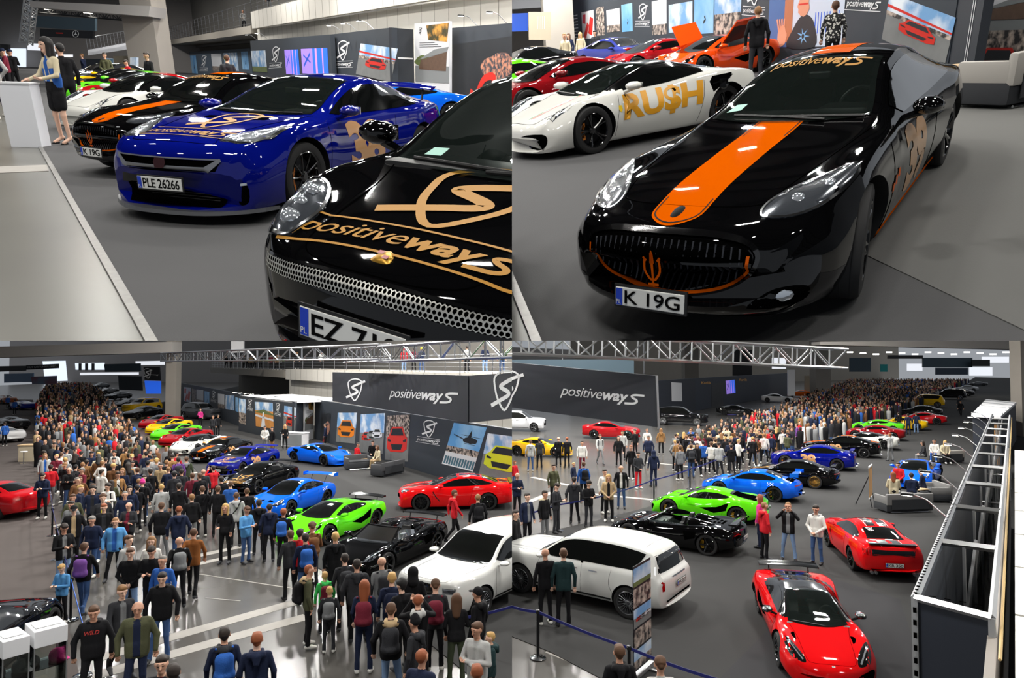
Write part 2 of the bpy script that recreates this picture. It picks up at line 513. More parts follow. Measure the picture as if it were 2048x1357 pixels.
 # window outlines taken from the station table
 def win_front(s, xc, xf, m=0.05, belly=0.14):
  xs = np.linspace(xf, xc, 9); w = s.val('wt', xs) - m
  L = [(x, y) for x, y in zip(xs, w)]
  y1 = w[-1]; fr = [(xc + belly * (1 - (y / y1) ** 2), y) for y in np.linspace(y1, -y1, 9)[1:-1]]
  y0 = w[0]; bk = [(xf + 0.05 * (1 - (y / y0) ** 2), y) for y in np.linspace(-y0, y0, 7)[1:-1]]
  return L + fr + [(x, -y) for x, y in L[::-1]] + bk
 def win_rear(s, xr, xd, m=0.06):
  xs = np.linspace(xr, xd, 7); w = s.val('wt', xs) - m
  L = [(x, y) for x, y in zip(xs, w)]
  return L + [(x, -y) for x, y in L[::-1]]
 def win_side(s, a, b, lo=0.035, hi=0.05, slope=0.0):
  xs = np.linspace(a, b, 15)
  up = s.val('ze', xs) - hi; dn = s.val('zs', xs) + lo
  U = [(x, max(z, d + 0.004)) for x, z, d in zip(xs, up, dn)]; D = [(x, d) for x, d in zip(xs, dn)]
  return U + D[::-1][1:-1]
def inside(poly, x, y):
 c = False; j = len(poly) - 1
 for i in range(len(poly)):
  xi, yi = poly[i]; xj, yj = poly[j]
  if (yi > y) != (yj > y) and x < (xj - xi) * (y - yi) / (yj - yi) + xi: c = not c
  j = i
 return c
def shrink(poly, d):
 p = np.array(poly); n = len(p); out = []
 area = 0.5 * sum(p[i - 1][0] * p[i][1] - p[i][0] * p[i - 1][1] for i in range(n))
 sg = 1 if area > 0 else -1
 for i in range(n):
  t = p[(i + 1) % n] - p[i - 1]; t = t / (np.linalg.norm(t) + 1e-9)
  out.append(tuple(p[i] + sg * d * np.array([-t[1], t[0]])))
 return out
def ring_art(poly, d):
 q = shrink(poly, d); n = len(poly)
 return list(poly) + q, [(i, (i + 1) % n, n + (i + 1) % n, n + i) for i in range(n)]
def mir(poly): return [(x, -y) for x, y in poly]
_wheels = {}
def wheel(car, loc, r, w, style, side, rimm, steer=0.0, caliper=None):
 """wheel > tyre, rim, brake; copies share meshes"""
 key = (round(r, 3), round(w, 3), style, rimm.name, caliper.name if caliper else '')
 if key not in _wheels:
  ty = MB(); rr = r * 0.735
  ty.lathe([(rr, -w / 2 + 0.01), (r * 0.86, -w / 2), (r * 0.965, -w / 2 + 0.012), (r, -w / 2 + 0.04), (r, w / 2 - 0.04), (r * 0.965, w / 2 - 0.012), (r * 0.86, w / 2), (rr, w / 2 - 0.01), (rr - 0.01, 0)], 40, 'y', closed=True)
  for k in range(3): ty.lathe([(r + 0.001, -w / 4 + k * w / 4 - 0.006), (r + 0.003, -w / 4 + k * w / 4), (r + 0.001, -w / 4 + k * w / 4 + 0.006)], 40, 'y', cap=False)
  rm = MB()
  rm.lathe([(rr, w / 2 - 0.012), (rr - 0.012, w / 2 - 0.004), (rr - 0.03, w / 2 - 0.03), (rr - 0.035, -w / 2 + 0.02), (rr, -w / 2 + 0.01)], 40, 'y', cap=False)
  rm.lathe([(0.0, w / 2 - 0.03), (0.035, w / 2 - 0.03), (0.06, w / 2 - 0.05), (0.065, w / 2 - 0.09)], 16, 'y', cap=False)
  n = {'five': 5, 'y5': 5, 'ten': 10, 'twin': 10, 'multi': 20, 'seven': 7}[style]
  for k in range(n):
   a = 2 * math.pi * k / n
   sp = [(0.05, 0.0)]
   if style in ('y5', 'seven'): arms = [(0.0, -0.13), (0.0, 0.13)]
   elif style == 'twin': arms = [(0.0, 0.06)]
   else: arms = [(0.0, 0.0)]
   for a0, a1 in arms:
    wd = {'five': 0.028, 'y5': 0.016, 'ten': 0.011, 'twin': 0.010, 'multi': 0.006, 'seven': 0.012}[style] * r / 0.35
    p0 = (math.cos(a + a0) * 0.045, w / 2 - 0.055, math.sin(a + a0) * 0.045)
    pm = (math.cos(a + a1 * 0.7) * rr * 0.6, w / 2 - 0.03, math.sin(a + a1 * 0.7) * rr * 0.6)
    p1 = (math.cos(a + a1) * (rr - 0.015), w / 2 - 0.022, math.sin(a + a1) * (rr - 0.015))
    rm.tube([p0, pm, p1], [wd * 1.25, wd, wd * 1.15], 6)
  bk = MB().lathe([(0.05, -0.01), (rr * 0.78, -0.01), (rr * 0.78, 0.012), (0.05, 0.012)], 28, 'y', (0, 0.0, 0), closed=True)
  cal = MB()
  for k in range(7):
   a = -0.55 + k * 0.18
   cal.box((math.cos(a) * rr * 0.72, 0.03, math.sin(a) * rr * 0.72), (0.075, 0.07, 0.06))
  _wheels[key] = (ty.mesh('tyre', True), rm.mesh('rim', True), bk.mesh('brake_disc', True), cal.mesh('brake_caliper'))
  for me, mm in zip(_wheels[key], (RUBBER, rimm, DKMETAL, caliper or DKMETAL)): setmat(me, mm)
 ty, rm, bk, cal = _wheels[key]
 o = bpy.data.objects.new('wheel', ty); link(o, car)
 o.location = loc; o.rotation_euler = (0, 0, (0 if side > 0 else math.pi) + steer)
 link(bpy.data.objects.new('rim', rm), o); link(bpy.data.objects.new('brake_disc', bk), o)
 if caliper: link(bpy.data.objects.new('brake_caliper', cal), o)
 return o
def mirror_part(car, side, loc, m, k=1.0, stalk=0.12):
 me = MB(); n = 14; ring = []
 prof = [(-0.11, 0.02), (-0.10, 0.55), (-0.05, 0.95), (0.03, 1.0), (0.10, 0.7), (0.13, 0.25)]
 for px, sc in prof:
  for i in range(n):
   a = 2 * math.pi * i / n
   ring.append((px * k, math.cos(a) * 0.115 * sc * k, math.sin(a) * 0.062 * sc * k))
 F = [(i * n + j, i * n + (j + 1) % n, (i + 1) * n + (j + 1) % n, (i + 1) * n + j) for i in range(len(prof) - 1) for j in range(n)]
 F.append(tuple(range(n))[::-1]); F.append(tuple((len(prof) - 1) * n + j for j in range(n)))
 me.add(ring, F)
 me.tube([(-0.0, -side * 0.03, -0.04 * k), (0.03, -side * (0.10 + stalk), -0.10 * k)], [0.03 * k, 0.022 * k], 8)
 o = obj('wing_mirror', me, m, car, True); o.location = loc
 gl = MB().box((-0.108 * k, 0, 0), (0.006, 0.15 * k, 0.08 * k), bev=0.0)
 obj('mirror_glass', gl, CHROME, o)
 return o
def number_plate(car, loc, rz, text, w=0.52, h=0.114, tilt=0.0, blue=True, pl='PL'):
 """plate > band, characters; local +x is outward"""
 o = obj('number_plate', MB().box((0, 0, 0), (0.012, w, h), bev=0.004), PLATE, car)
 o.location = loc; o.rotation_euler = (0, tilt, rz)
 fr = MB().box((-0.006, 0, 0), (0.012, w + 0.03, h + 0.03), bev=0.004); obj('plate_frame', fr, BLK, o)
 U, Wv = (0, 1, 0), (0, 0, 1)
 if blue:
  flat('country_band', poly2([(-w / 2 + 0.004, -h / 2 + 0.004), (-w / 2 + 0.05, -h / 2 + 0.004), (-w / 2 + 0.05, h / 2 - 0.004), (-w / 2 + 0.004, h / 2 - 0.004)]), PLATEBLUE, o, (0.006, 0, 0), U, Wv, 0.0015)
  flat('country_letters', text2(pl, 0.034, bold=0.02) if False else xf2(text2(pl, 0.036), 1, (-w / 2 + 0.008, -h / 2 + 0.012)), PLATE, o, (0.006, 0, 0), U, Wv, 0.003)
 a = text2(text, 1.0, 0, 0.012, 0.95); wt = max(v[0] for v in a[0]); tw = (w - 0.09) if blue else w - 0.04
 flat('plate_characters', xf2(a, 1, ((-w / 2 + 0.066) if blue else (-tw / 2), -h / 2 + 0.018), tw / wt * 1.0, h * 1.02), INK, o, (0.006, 0, 0), U, Wv, 0.003)
 return o
def cabin(car, xd, xs, zc, trim, w=0.6, wheel_y=0.36):
 """seats, dashboard and steering wheel behind clear glass"""
 fl = MB().box(((xd + xs) / 2 - 0.2, 0, zc - 0.52), (2.2, 1.4, 0.05)); obj('cabin_floor', fl, VOID, car)
 da = MB().box((xd, 0, zc - 0.10), (0.55, 1.34, 0.16), bev=0.05); da.box((xd - 0.12, wheel_y, zc - 0.02), (0.25, 0.42, 0.10), bev=0.04)
 obj('dashboard', da, BLK, car, True)
 sw = MB(); c = Vector((xd - 0.42, wheel_y, zc - 0.06)); pts = []
 for k in range(20):
  a = 2 * math.pi * k / 20
  pts.append(c + Vector((-0.06 * math.sin(a), 0.175 * math.cos(a), 0.165 * math.sin(a))))
 sw.tube(pts, 0.016, 8, True)
 for a in (0.0, math.pi, -math.pi / 2): sw.tube([c + Vector((0.03, 0, 0)), c + Vector((-0.06 * math.sin(a), 0.165 * math.cos(a), 0.16 * math.sin(a)))], 0.014, 6)
 sw.tube([c + Vector((0.02, 0, 0)), c + Vector((0.2, 0, -0.03))], 0.03, 8)
 obj('steering_wheel', sw, BLK, car, True)
 for sy in (1, -1):
  st = MB(); st.box((xs + 0.22, sy * 0.37, zc - 0.40), (0.55, 0.50, 0.18), bev=0.06)
  V = []; n = 8
  prof = [(xs, zc - 0.42, 0.24), (xs - 0.08, zc - 0.15, 0.25), (xs - 0.16, zc + 0.05, 0.22), (xs - 0.20, zc + 0.12, 0.14), (xs - 0.22, zc + 0.24, 0.12)]
  st2 = []
  for px, pz, hw in prof:
   st2 += [(px + 0.05, sy * 0.37 - hw, pz), (px + 0.05, sy * 0.37 + hw, pz), (px - 0.06, sy * 0.37 + hw, pz), (px - 0.06, sy * 0.37 - hw, pz)]
  F = [(i * 4 + j, i * 4 + (j + 1) % 4, i * 4 + 4 + (j + 1) % 4, i * 4 + 4 + j) for i in range(len(prof) - 1) for j in range(4)] + [(3, 2, 1, 0), tuple(len(prof) * 4 - 4 + j for j in range(4))]
  st.add(st2, F)
  obj('seat', st, trim, car, True)
 mr = MB().box((xd - 0.42, 0, zc + 0.22), (0.03, 0.2, 0.06), bev=0.012); obj('rear_view_mirror', mr, BLK, car)
def wiper(car, B, x0, y0, x1, y1):
 pts = []
 for t in np.linspace(0, 1, 8):
  p, n = B.hit('top', x0 + (x1 - x0) * t, y0 + (y1 - y0) * t)
  if p is not None: pts.append(p + n * 0.018)
 if len(pts) > 2: obj('windscreen_wiper', MB().tube(pts, 0.010, 6), BLK, car)
def exhaust(car, pts, r=0.045):
 for x, y, z in pts: obj('exhaust_tip', MB().lathe([(r, 0.0), (r, -0.1), (r * 0.8, -0.1), (r * 0.8, -0.02)], 16, 'x', (x, y, z)), SILVER, car, True)
def wing_part(car, x, z, span, chord, m, posts=(0.45,), zb=0.8, end=0.12, name='rear_wing', xb=None):
 """aerofoil on uprights with end plates"""
 w = MB(); n = 9; V = []
 for y in np.linspace(-span / 2, span / 2, n):
  dz = 0.03 * (1 - (2 * y / span) ** 2)
  for cx, cz in ((0.5, 0.0), (0.2, 0.03), (-0.2, 0.035), (-0.5, 0.06), (-0.5, 0.05), (-0.1, 0.0), (0.3, -0.012)):
   V.append((x + cx * chord, y, z + cz + dz))
 k = 7; F = [(i * k + j, i * k + (j + 1) % k, (i + 1) * k + (j + 1) % k, (i + 1) * k + j) for i in range(n - 1) for j in range(k)] + [tuple(range(k)), tuple((n - 1) * k + j for j in range(k))[::-1]]
 w.add(V, F)
 o = obj(name, w, m, car, True)
 if end:
  for sy in (1, -1): obj('wing_end_plate', MB().box((x, sy * span / 2, z + 0.02), (chord * 1.1, 0.012, end), bev=0.004), m, o)
 for py in posts:
  for sy in (1, -1): obj('wing_support', MB().tube([(x + 0.05, sy * py, z + 0.01), ((xb if xb is not None else x + 0.12), sy * py, zb)], 0.018, 6), BLK, o)
 return o
# ------------------------------------------------------------------ station tables:  x, zt, wt, ze, ws, zs, wm, zm, wb, zb
T_GT = [(2.36, .53, .50, .51, .64, .49, .70, .42, .58, .30), (2.34, .62, .52, .60, .68, .56, .78, .44, .66, .25), (2.29, .68, .54, .66, .73, .62, .85, .44, .74, .22),
  (2.15, .73, .56, .72, .78, .68, .91, .45, .82, .19), (1.9, .80, .60, .785, .83, .76, .93, .48, .86, .16), (1.47, .865, .64, .85, .87, .84, .93, .52, .87, .17),
  (.80, .955, .71, .94, .87, .865, .93, .55, .87, .17), (.6, 1.03, .68, .995, .86, .87, .92, .55, .87, .17), (.3, 1.19, .60, 1.14, .86, .87, .92, .55, .87, .17),
  (.0, 1.31, .545, 1.24, .86, .88, .92, .55, .87, .17), (-.5, 1.355, .52, 1.285, .87, .89, .92, .55, .87, .17), (-1.0, 1.31, .51, 1.24, .89, .92, .93, .55, .87, .17),
  (-1.47, 1.18, .54, 1.12, .91, .945, .95, .55, .87, .18), (-1.9, 1.05, .60, 1.02, .88, .95, .95, .58, .84, .22), (-2.25, .99, .62, .97, .80, .90, .88, .6, .78, .28),
  (-2.40, .92, .60, .90, .72, .80, .80, .6, .7, .32), (-2.44, .75, .5, .7, .6, .62, .66, .55, .6, .40)]
T_GTR = [(2.36, .50, .6, .48, .72, .45, .78, .35, .74, .13), (2.33, .64, .62, .62, .76, .58, .86, .40, .80, .11), (2.25, .74, .62, .72, .79, .68, .90, .42, .84, .11),
         (2.0, .80, .64, .79, .83, .77, .93, .46, .88, .12), (1.39, .90, .68, .89, .89, .87, .94, .52, .9, .14), (1.0, .95, .74, .94, .88, .88, .93, .55, .9, .14),
         (.75, 1.02, .70, .99, .86, .89, .92, .55, .9, .14), (.35, 1.20, .63, 1.15, .85, .90, .92, .55, .9, .14), (-.05, 1.33, .58, 1.27, .85, .91, .92, .55, .9, .14),
         (-.5, 1.37, .56, 1.31, .85, .92, .92, .55, .9, .14), (-1.0, 1.32, .54, 1.26, .87, .94, .93, .55, .9, .15), (-1.45, 1.20, .55, 1.14, .90, .97, .95, .58, .9, .16),
         (-1.9, 1.07, .62, 1.05, .88, .99, .95, .6, .88, .22), (-2.25, 1.03, .66, 1.01, .82, .96, .90, .62, .84, .28), (-2.35, .95, .64, .92, .78, .86, .86, .6, .8, .32),
         (-2.36, .8, .6, .77, .7, .7, .76, .55, .7, .36)]
T_911 = [(2.28, .40, .45, .38, .58, .36, .62, .32, .55, .2), (2.24, .52, .5, .50, .66, .50, .74, .38, .66, .15), (2.1, .60, .5, .59, .72, .62, .84, .42, .76, .13),
         (1.8, .68, .5, .665, .74, .73, .89, .45, .82, .13), (1.3, .78, .55, .765, .80, .82, .91, .5, .84, .14), (.95, .86, .66, .845, .82, .84, .91, .52, .84, .15),
         (.7, .96, .66, .93, .82, .85, .9, .52, .84, .15), (.35, 1.14, .60, 1.09, .82, .86, .9, .52, .84, .15), (-.05, 1.27, .54, 1.20, .82, .87, .9, .52, .84, .15),
         (-.5, 1.29, .52, 1.22, .84, .88, .91, .52, .85, .15), (-1.0, 1.20, .50, 1.13, .88, .9, .94, .53, .86, .16), (-1.4, 1.05, .50, 1.0, .90, .91, .95, .55, .86, .18),
         (-1.8, .93, .55, .91, .88, .88, .94, .55, .86, .2), (-2.1, .86, .6, .84, .8, .8, .88, .55, .8, .26), (-2.26, .72, .55, .7, .7, .66, .8, .5, .72, .32),
         (-2.29, .58, .5, .56, .6, .52, .68, .45, .6, .36)]
T_MID = [(2.27, .32, .5, .31, .62, .30, .7, .25, .66, .12), (2.24, .42, .5, .41, .68, .43, .8, .3, .74, .10), (2.1, .52, .5, .51, .72, .56, .87, .36, .8, .10),
         (1.8, .62, .52, .61, .78, .70, .92, .42, .84, .11), (1.33, .74, .58, .73, .84, .80, .95, .48, .86, .12), (1.0, .83, .66, .815, .84, .81, .94, .48, .86, .12),
         (.7, .96, .62, .92, .82, .80, .92, .48, .86, .12), (.3, 1.11, .56, 1.05, .80, .80, .92, .48, .86, .12), (-.05, 1.185, .50, 1.12, .80, .81, .92, .5, .86, .12),
         (-.4, 1.19, .48, 1.12, .82, .84, .92, .5, .87, .12), (-.9, 1.11, .47, 1.05, .88, .90, .95, .52, .88, .13), (-1.33, 1.0, .5, .96, .92, .94, .98, .55, .88, .15),
         (-1.8, .92, .6, .90, .88, .90, .97, .55, .86, .2), (-2.1, .87, .64, .86, .82, .84, .92, .55, .8, .28), (-2.26, .80, .6, .78, .74, .74, .82, .5, .72, .34),
         (-2.28, .62, .5, .6, .62, .58, .7, .45, .6, .38)]
T_ROAD = [(a, zt if a > .75 else min(zt, .86 + max(0, -a - .6) * .12), wt, ze if a > .75 else min(ze, .84 + max(0, -a - .6) * .1), ws, zs, wm, zm, wb, zb) for a, zt, wt, ze, ws, zs, wm, zm, wb, zb in T_MID]
T_PONY = [(2.40, .55, .6, .53, .7, .5, .74, .4, .68, .2), (2.38, .72, .62, .70, .76, .62, .84, .45, .76, .16), (2.28, .82, .64, .81, .80, .74, .90, .48, .82, .14),
          (1.9, .90, .66, .89, .86, .86, .93, .52, .86, .15), (1.45, .96, .68, .95, .90, .92, .95, .55, .88, .16), (1.0, 1.0, .74, .99, .89, .93, .94, .56, .88, .16),
          (.7, 1.08, .70, 1.05, .88, .93, .93, .56, .88, .16), (.3, 1.25, .62, 1.20, .86, .94, .93, .56, .88, .16), (-.1, 1.36, .57, 1.30, .86, .95, .93, .56, .88, .16),
          (-.5, 1.385, .55, 1.32, .87, .96, .93, .56, .88, .16), (-1.0, 1.32, .54, 1.26, .90, .99, .95, .56, .88, .17), (-1.35, 1.22, .55, 1.16, .92, 1.01, .96, .58, .88, .18),
          (-1.75, 1.09, .62, 1.07, .89, 1.02, .95, .6, .86, .22), (-2.15, 1.06, .68, 1.05, .84, .99, .92, .62, .84, .26), (-2.36, 1.0, .68, .98, .8, .9, .88, .62, .8, .3),
          (-2.40, .8, .62, .77, .74, .7, .8, .55, .74, .34)]
T_SUV = [(2.66, .80, .62, .78, .72, .74, .80, .6, .74, .42), (2.64, 1.05, .66, 1.03, .78, .95, .88, .62, .82, .34), (2.5, 1.13, .70, 1.12, .84, 1.05, .94, .64, .88, .30),
         (2.1, 1.18, .74, 1.17, .90, 1.10, .98, .66, .92, .30), (1.62, 1.20, .76, 1.19, .92, 1.12, .99, .68, .94, .30), (1.2, 1.21, .80, 1.20, .92, 1.13, .98, .70, .94, .30),
         (1.0, 1.27, .80, 1.25, .91, 1.14, .98, .7, .94, .30), (.65, 1.52, .74, 1.48, .91, 1.15, .98, .7, .94, .30), (.3, 1.74, .69, 1.68, .91, 1.16, .98, .7, .94, .30),
         (-.2, 1.83, .67, 1.76, .91, 1.17, .98, .7, .94, .30), (-1.0, 1.84, .66, 1.77, .92, 1.18, .98, .7, .94, .30), (-1.68, 1.79, .65, 1.72, .93, 1.19, .99, .7, .94, .30),
         (-2.1, 1.72, .65, 1.65, .92, 1.18, .98, .7, .92, .32), (-2.28, 1.60, .66, 1.54, .91, 1.16, .97, .7, .9, .34), (-2.48, 1.20, .72, 1.17, .88, 1.05, .95, .7, .88, .36),
         (-2.62, 1.02, .74, 1.0, .84, .94, .92, .65, .86, .38), (-2.66, .7, .66, .68, .76, .64, .82, .55, .76, .42)]
def D(car, B, name, art, view, m, off=0.005, step=0.06, both=False, parent=None, sink=True, label=None):
 """decal part(s): artwork (polygon or faces) wrapped on the shell; both = left and right"""
 if not isinstance(art, tuple): art = poly2(art)
 r = []
 o = obj(name, B.decal(art, view, off, step, sink, name), m, parent or car, label=label); r.append(o)
 if both:
  if view == 'left': o2 = B.decal(art, 'right', off, step, sink, name)
  else: o2 = B.decal((mir(art[0]), art[1]), view, off, step, sink, name)
  r.append(obj(name, o2, m, parent or car, label=label))
 return r
PROTO = {}
def base_car(name, label, loc, rz, scale, tab, pm, axles, rw, ww, arch, win, side, style='ten', rimm=GLOSS, caliper=None, group=None, cat='car', hero=False,
             roofm=None, steer=0.0, mirror=(.55, .98, .93), sub=6, nv=26, bow=(.32, .18), glassm=None, rear='top', track=None, frame=True, trim=None, flare=.03, cabin_at=None, openroof=False, msides=(1, -1), mirm=None):
 B = Body(tab, bow[0], bow[1], axles, rw, arch, flare)
 car = thing(name, label, cat, loc, rz, group, scale)
 xc, xf, xr, xd = win
 wf = B.win_front(xc, xf); sd = B.win_side(*side)
 holes = []
 if hero: holes = [('top', shrink(wf, .03))]
 if openroof: holes = [('top', openroof)]
 me = B.carve(pm, sub, nv, holes)
 if roofm:
  me.materials.append(roofm)
  for p in me.polygons:
   q = p.center
   if xd < q.x < xc + .1 and q.z > float(B.val('zs', q.x)) + .045 and abs(q.y) < float(B.val('ws', q.x)): p.material_index = 2
 obj('body', me, None, car)
 gm = glassm or (CLEAR if hero else TINT)
 if hero:
  D(car, B, 'windscreen_seal', ring_art(wf, .045), 'top', GLOSS, .002, .06, sink=False)
  D(car, B, 'window_seal', ring_art(sd, .04), 'left', GLOSS, .002, .08, True, sink=False)
 if win[0] is not None:
  D(car, B, 'windscreen', wf, 'top', gm, .008, .06, sink=False)
  if not openroof:
   D(car, B, 'side_window', sd, 'left', TINT, .007, .07, True, sink=False)
   if rear == 'top' and xr is not None: D(car, B, 'rear_window', B.win_rear(xr, xd), 'top', TINT, .006, .12)
 if cabin_at: cabin(car, *cabin_at)
 tr = track or float(B.val('wm', 0)) - ww / 2 + .005
 for i, a in enumerate(axles):
  for sd_ in (1, -1): wheel(car, (a, sd_ * tr, rw), rw, ww, style, sd_, rimm, steer if i == 0 else 0.0, caliper)
 if mirror:
  for sd_ in msides: mirror_part(car, sd_, (mirror[0], sd_ * mirror[1], mirror[2]), mirm or pm)
 return car, B
def seams(car, B, lines, both=True, w=.007):
 """panel gaps: thin dark lines wrapped on the shell; one part"""
 bmv = MB()
 for view, pts in lines:
  for vw, q in ((view, pts),) + (((('right', pts) if view == 'left' else (view, [(x, -y) for x, y in pts])),) if both else ()):
   pp = []
   qs = smooth2(q, 5) if len(q) > 2 else [tuple(np.array(q[0]) + (np.array(q[1]) - np.array(q[0])) * t) for t in np.linspace(0, 1, 8)]
   for x, y in qs:
    p, n = B.hit(vw, x, y)
    if p is not None: pp.append(p + n * .0005)
   if len(pp) > 1: bmv.tube(pp, w / 2, 4)
 if bmv.v: obj('panel_gap', bmv, VOID, car)
# ------------------------------------------------------------------ the models
def build_maserati(label, loc, rz, scale=(1, 1, 1), hero=False, group=None, steer=0.0, detail=2):
 red = mat('oxblood_leather', (132, 34, 30), .5)
 OR = mat('orange_film', (206, 86, 0), .5, coat=.3, spec=.0)
 pm = paint('black_gt', (5, 5, 6))
 car, B = base_car('coupe', label, loc, rz, scale, T_GT, pm, (1.47, -1.47), .345, .25, .385, (.74, -.04, -1.0, -1.75), (.52, -1.5),
                      'twin' if not hero else 'y5', GLOSS, None, group, hero=hero, mirror=(.42, 1.0, .96), sub=8 if hero else 5, nv=34 if hero else 24, steer=steer,
                      cabin_at=(.52, -.55, .95, red) if hero else None, msides=(1,) if hero else (1, -1))
 # orange stripe with pinstripes from nose to tail
 def strip(y0, y1, x0, x1): return [(x0, y0), (x1, y0), (x1, y1), (x0, y1)]
 end = smooth2([(2.04, .17), (2.19, .15), (2.265, .0), (2.19, -.15), (2.04, -.17)], 5)
 D(car, B, 'bonnet_stripe', [(.84, .185)] + end[::1] + [(.84, -.185)], 'top', OR, .003, .07, sink=False, label='orange racing stripe')
 D(car, B, 'roof_stripe', strip(-.175, .175, -1.0, -.10), 'top', OR, .003, .1, sink=False, label='orange racing stripe')
 D(car, B, 'boot_stripe', strip(-.17, .17, -2.3, -1.85), 'top', OR, .003, .1, sink=False, label='orange racing stripe')
 pin = [(.84, .165)] + smooth2([(2.04, .152), (2.18, .135), (2.245, .0), (2.18, -.135), (2.04, -.152)], 5) + [(.84, -.165)]
 D(car, B, 'pinstripe', stroke2(pin, .008), 'top', INK, .005, 0, sink=False)
 el = [(2.15 + .055 * math.cos(a), .042 * math.sin(a)) for a in np.linspace(0, 2 * math.pi, 20, endpoint=False)]
 D(car, B, 'bonnet_badge', el, 'top', INK, .008, .03)
 # grille mouth
 mouth = smooth2([(-.62, .515), (-.45, .585), (0, .60), (.45, .585), (.62, .515), (.58, .40), (.38, .315), (0, .285), (-.38, .315), (-.58, .40)], 5, True)
 GX, GZ = .86, .055
 gs = lambda q: [(x * GX, z + GZ) for x, z in q]
 mouth = gs(mouth)
 D(car, B, 'grille', mouth, 'front', VOID, .003, .05)
 D(car, B, 'grille_surround', ring_art([(x * 1.06, (y - .465) * 1.16 + .465) for x, y in mouth], .022), 'front', GLOSS, .012, .06, sink=False)
 low = [p for p in mouth]
 lo_ = smooth2([(-.60, .515), (-.57, .40), (-.38, .318), (0, .290), (.38, .318), (.57, .40), (.60, .515)], 6); lo_ = gs(lo_)
 D(car, B, 'grille_trim', stroke2(lo_, .016), 'front', OR, .016, .05, sink=False, label='orange grille edging')
 bars = MB()
 for k in range(-11, 12):
  y = k * .043
  top = .647 - .055 * (abs(y) / .52) ** 3; bot = .350 + .11 * (abs(y) / .52) ** 2.4
  pts = []
  for t in np.linspace(0, 1, 5):
   z = top + (bot - top) * t
   p, n = B.hit('front', y, z)
   if p is not None: pts.append(p + Vector((.004 - .03 * math.sin(math.pi * t) * .3, 0, 0)))
  if len(pts) > 2: bars.tube(pts, .007, 5)
 obj('grille_bars', bars, mat('grille_bar', (64, 65, 70), .35, .6), car, True)
 tri = join2(stroke2([(0, .36), (0, .56)], [.012, .018]), stroke2([(0, .50), (0, .555), (.0, .575)], [.028, .02, .004]), stroke2(smooth2([(-.045, .53), (-.05, .46), (-.02, .41), (0, .405)], 4), .014),
    stroke2(smooth2([(.045, .53), (.05, .46), (.02, .41), (0, .405)], 4), .014), stroke2([(-.035, .375), (.035, .375)], .016), stroke2([(-.055, .535), (-.035, .515)], .012), stroke2([(.055, .535), (.035, .515)], .012))
 o3 = MB(); V2 = [(2.385 + .1 * (z - .45), x, z + .035) for x, z in tri[0]]; o3.add(V2, tri[1]); obj('grille_trident', o3, OR, car, label='orange trident emblem')
 # lamps
 hl = smooth2([(2.12, .50), (2.0, .49), (1.78, .62), (1.54, .80), (1.58, .86), (1.76, .84), (1.96, .76), (2.08, .63)], 5, True)
 D(car, B, 'headlight', hl, 'top', LAMPDARK, .006, .05, True)
 for (x, y, r) in ((1.93, .63, .042), (1.76, .745, .038)):
  ci = [(x + r * math.cos(a), y + r * math.sin(a)) for a in np.linspace(0, 2 * math.pi, 18, endpoint=False)]
  D(car, B, 'headlight_lens', ci, 'top', LENS, .016, .03, True)
 D(car, B, 'headlight_rim', ring_art(hl, .012), 'top', CHROME, .009, .06, True, sink=False)
 fg = [(.70 + .04 * math.cos(a), .33 + .04 * math.sin(a)) for a in np.linspace(0, 2 * math.pi, 16, endpoint=False)]
 D(car, B, 'fog_lamp', fg, 'front', LENS, .01, .03, True)
 D(car, B, 'lower_intake', smooth2([(.52, .28), (.66, .38), (.80, .36), (.76, .27)], 4, True), 'front', VOID, .004, .05, True)
 D(car, B, 'bumper_lip', stroke2(smooth2([(.3, .20), (.6, .21), (.78, .26)], 5), .012), 'front', DKMETAL, .012, .05, True, sink=False)
 seams(car, B, [('top', [(.82, .74), (1.5, .62), (1.96, .50), (2.05, .42), (2.09, .2), (2.10, 0)]), ('left', [(1.02, .25), (.98, .5), (.95, .82)]), ('left', [(-.45, .24), (-.55, .55), (-.62, .86)])])
 # flanks: number, vents, sill line
 TAN = mat('number_film', (196, 146, 92), .35, coat=.5)
 for vw, sg in (('left', 1), ('right', -1)):
  num = text2('39', 1.0, -.18 if sg > 0 else .18, .05, .9); w = max(v[0] for v in num[0])
  if sg > 0: art = ([(.55 - x * .72, .34 + y * .66) for x, y in num[0]], num[1])
  else: art = ([(-.35 + x * .72, .34 + y * .66) for x, y in num[0]], num[1])
  D(car, B, 'race_number', art, vw, TAN, .004, .08, sink=False, label='tan race number 39')
 D(car, B, 'sill_line', stroke2([(1.05, .19), (0, .185), (-1.05, .19)], .022), 'left', OR, .008, .1, True, sink=False, label='orange sill line')
 for k in range(3): D(car, B, 'fender_vent', [(1.02 - k * .075, .50 + k * .03), (.97 - k * .075, .50 + k * .03), (.96 - k * .075, .56 + k * .03), (1.01 - k * .075, .56 + k * .03)], 'left', OR, .006, 0, True, sink=False)
 number_plate(car, (2.39, -.02, .325), 0, 'K 19G', .46, .105, tilt=-.06)
 wn = wordmark2(.86)
 D(car, B, 'windscreen_lettering', ([(.03 - 0 + (-y) * 1.15 + .12, x - .43) for x, y in wn[0]], wn[1]), 'top', GOLD, .010, 0, sink=False, label='gold lettering')
 tl = smooth2([(.45, .80), (.62, .86), (.74, .80), (.72, .72), (.55, .72)], 4, True); D(car, B, 'tail_lamp', tl, 'rear', TAILRED, .006, .05, True)
 number_plate(car, (-2.45, 0, .62), math.pi, 'K 19G', .50, .11)
 exhaust(car, [(-2.4, y, .28) for y in (-.62, -.52, .52, .62)], .04)
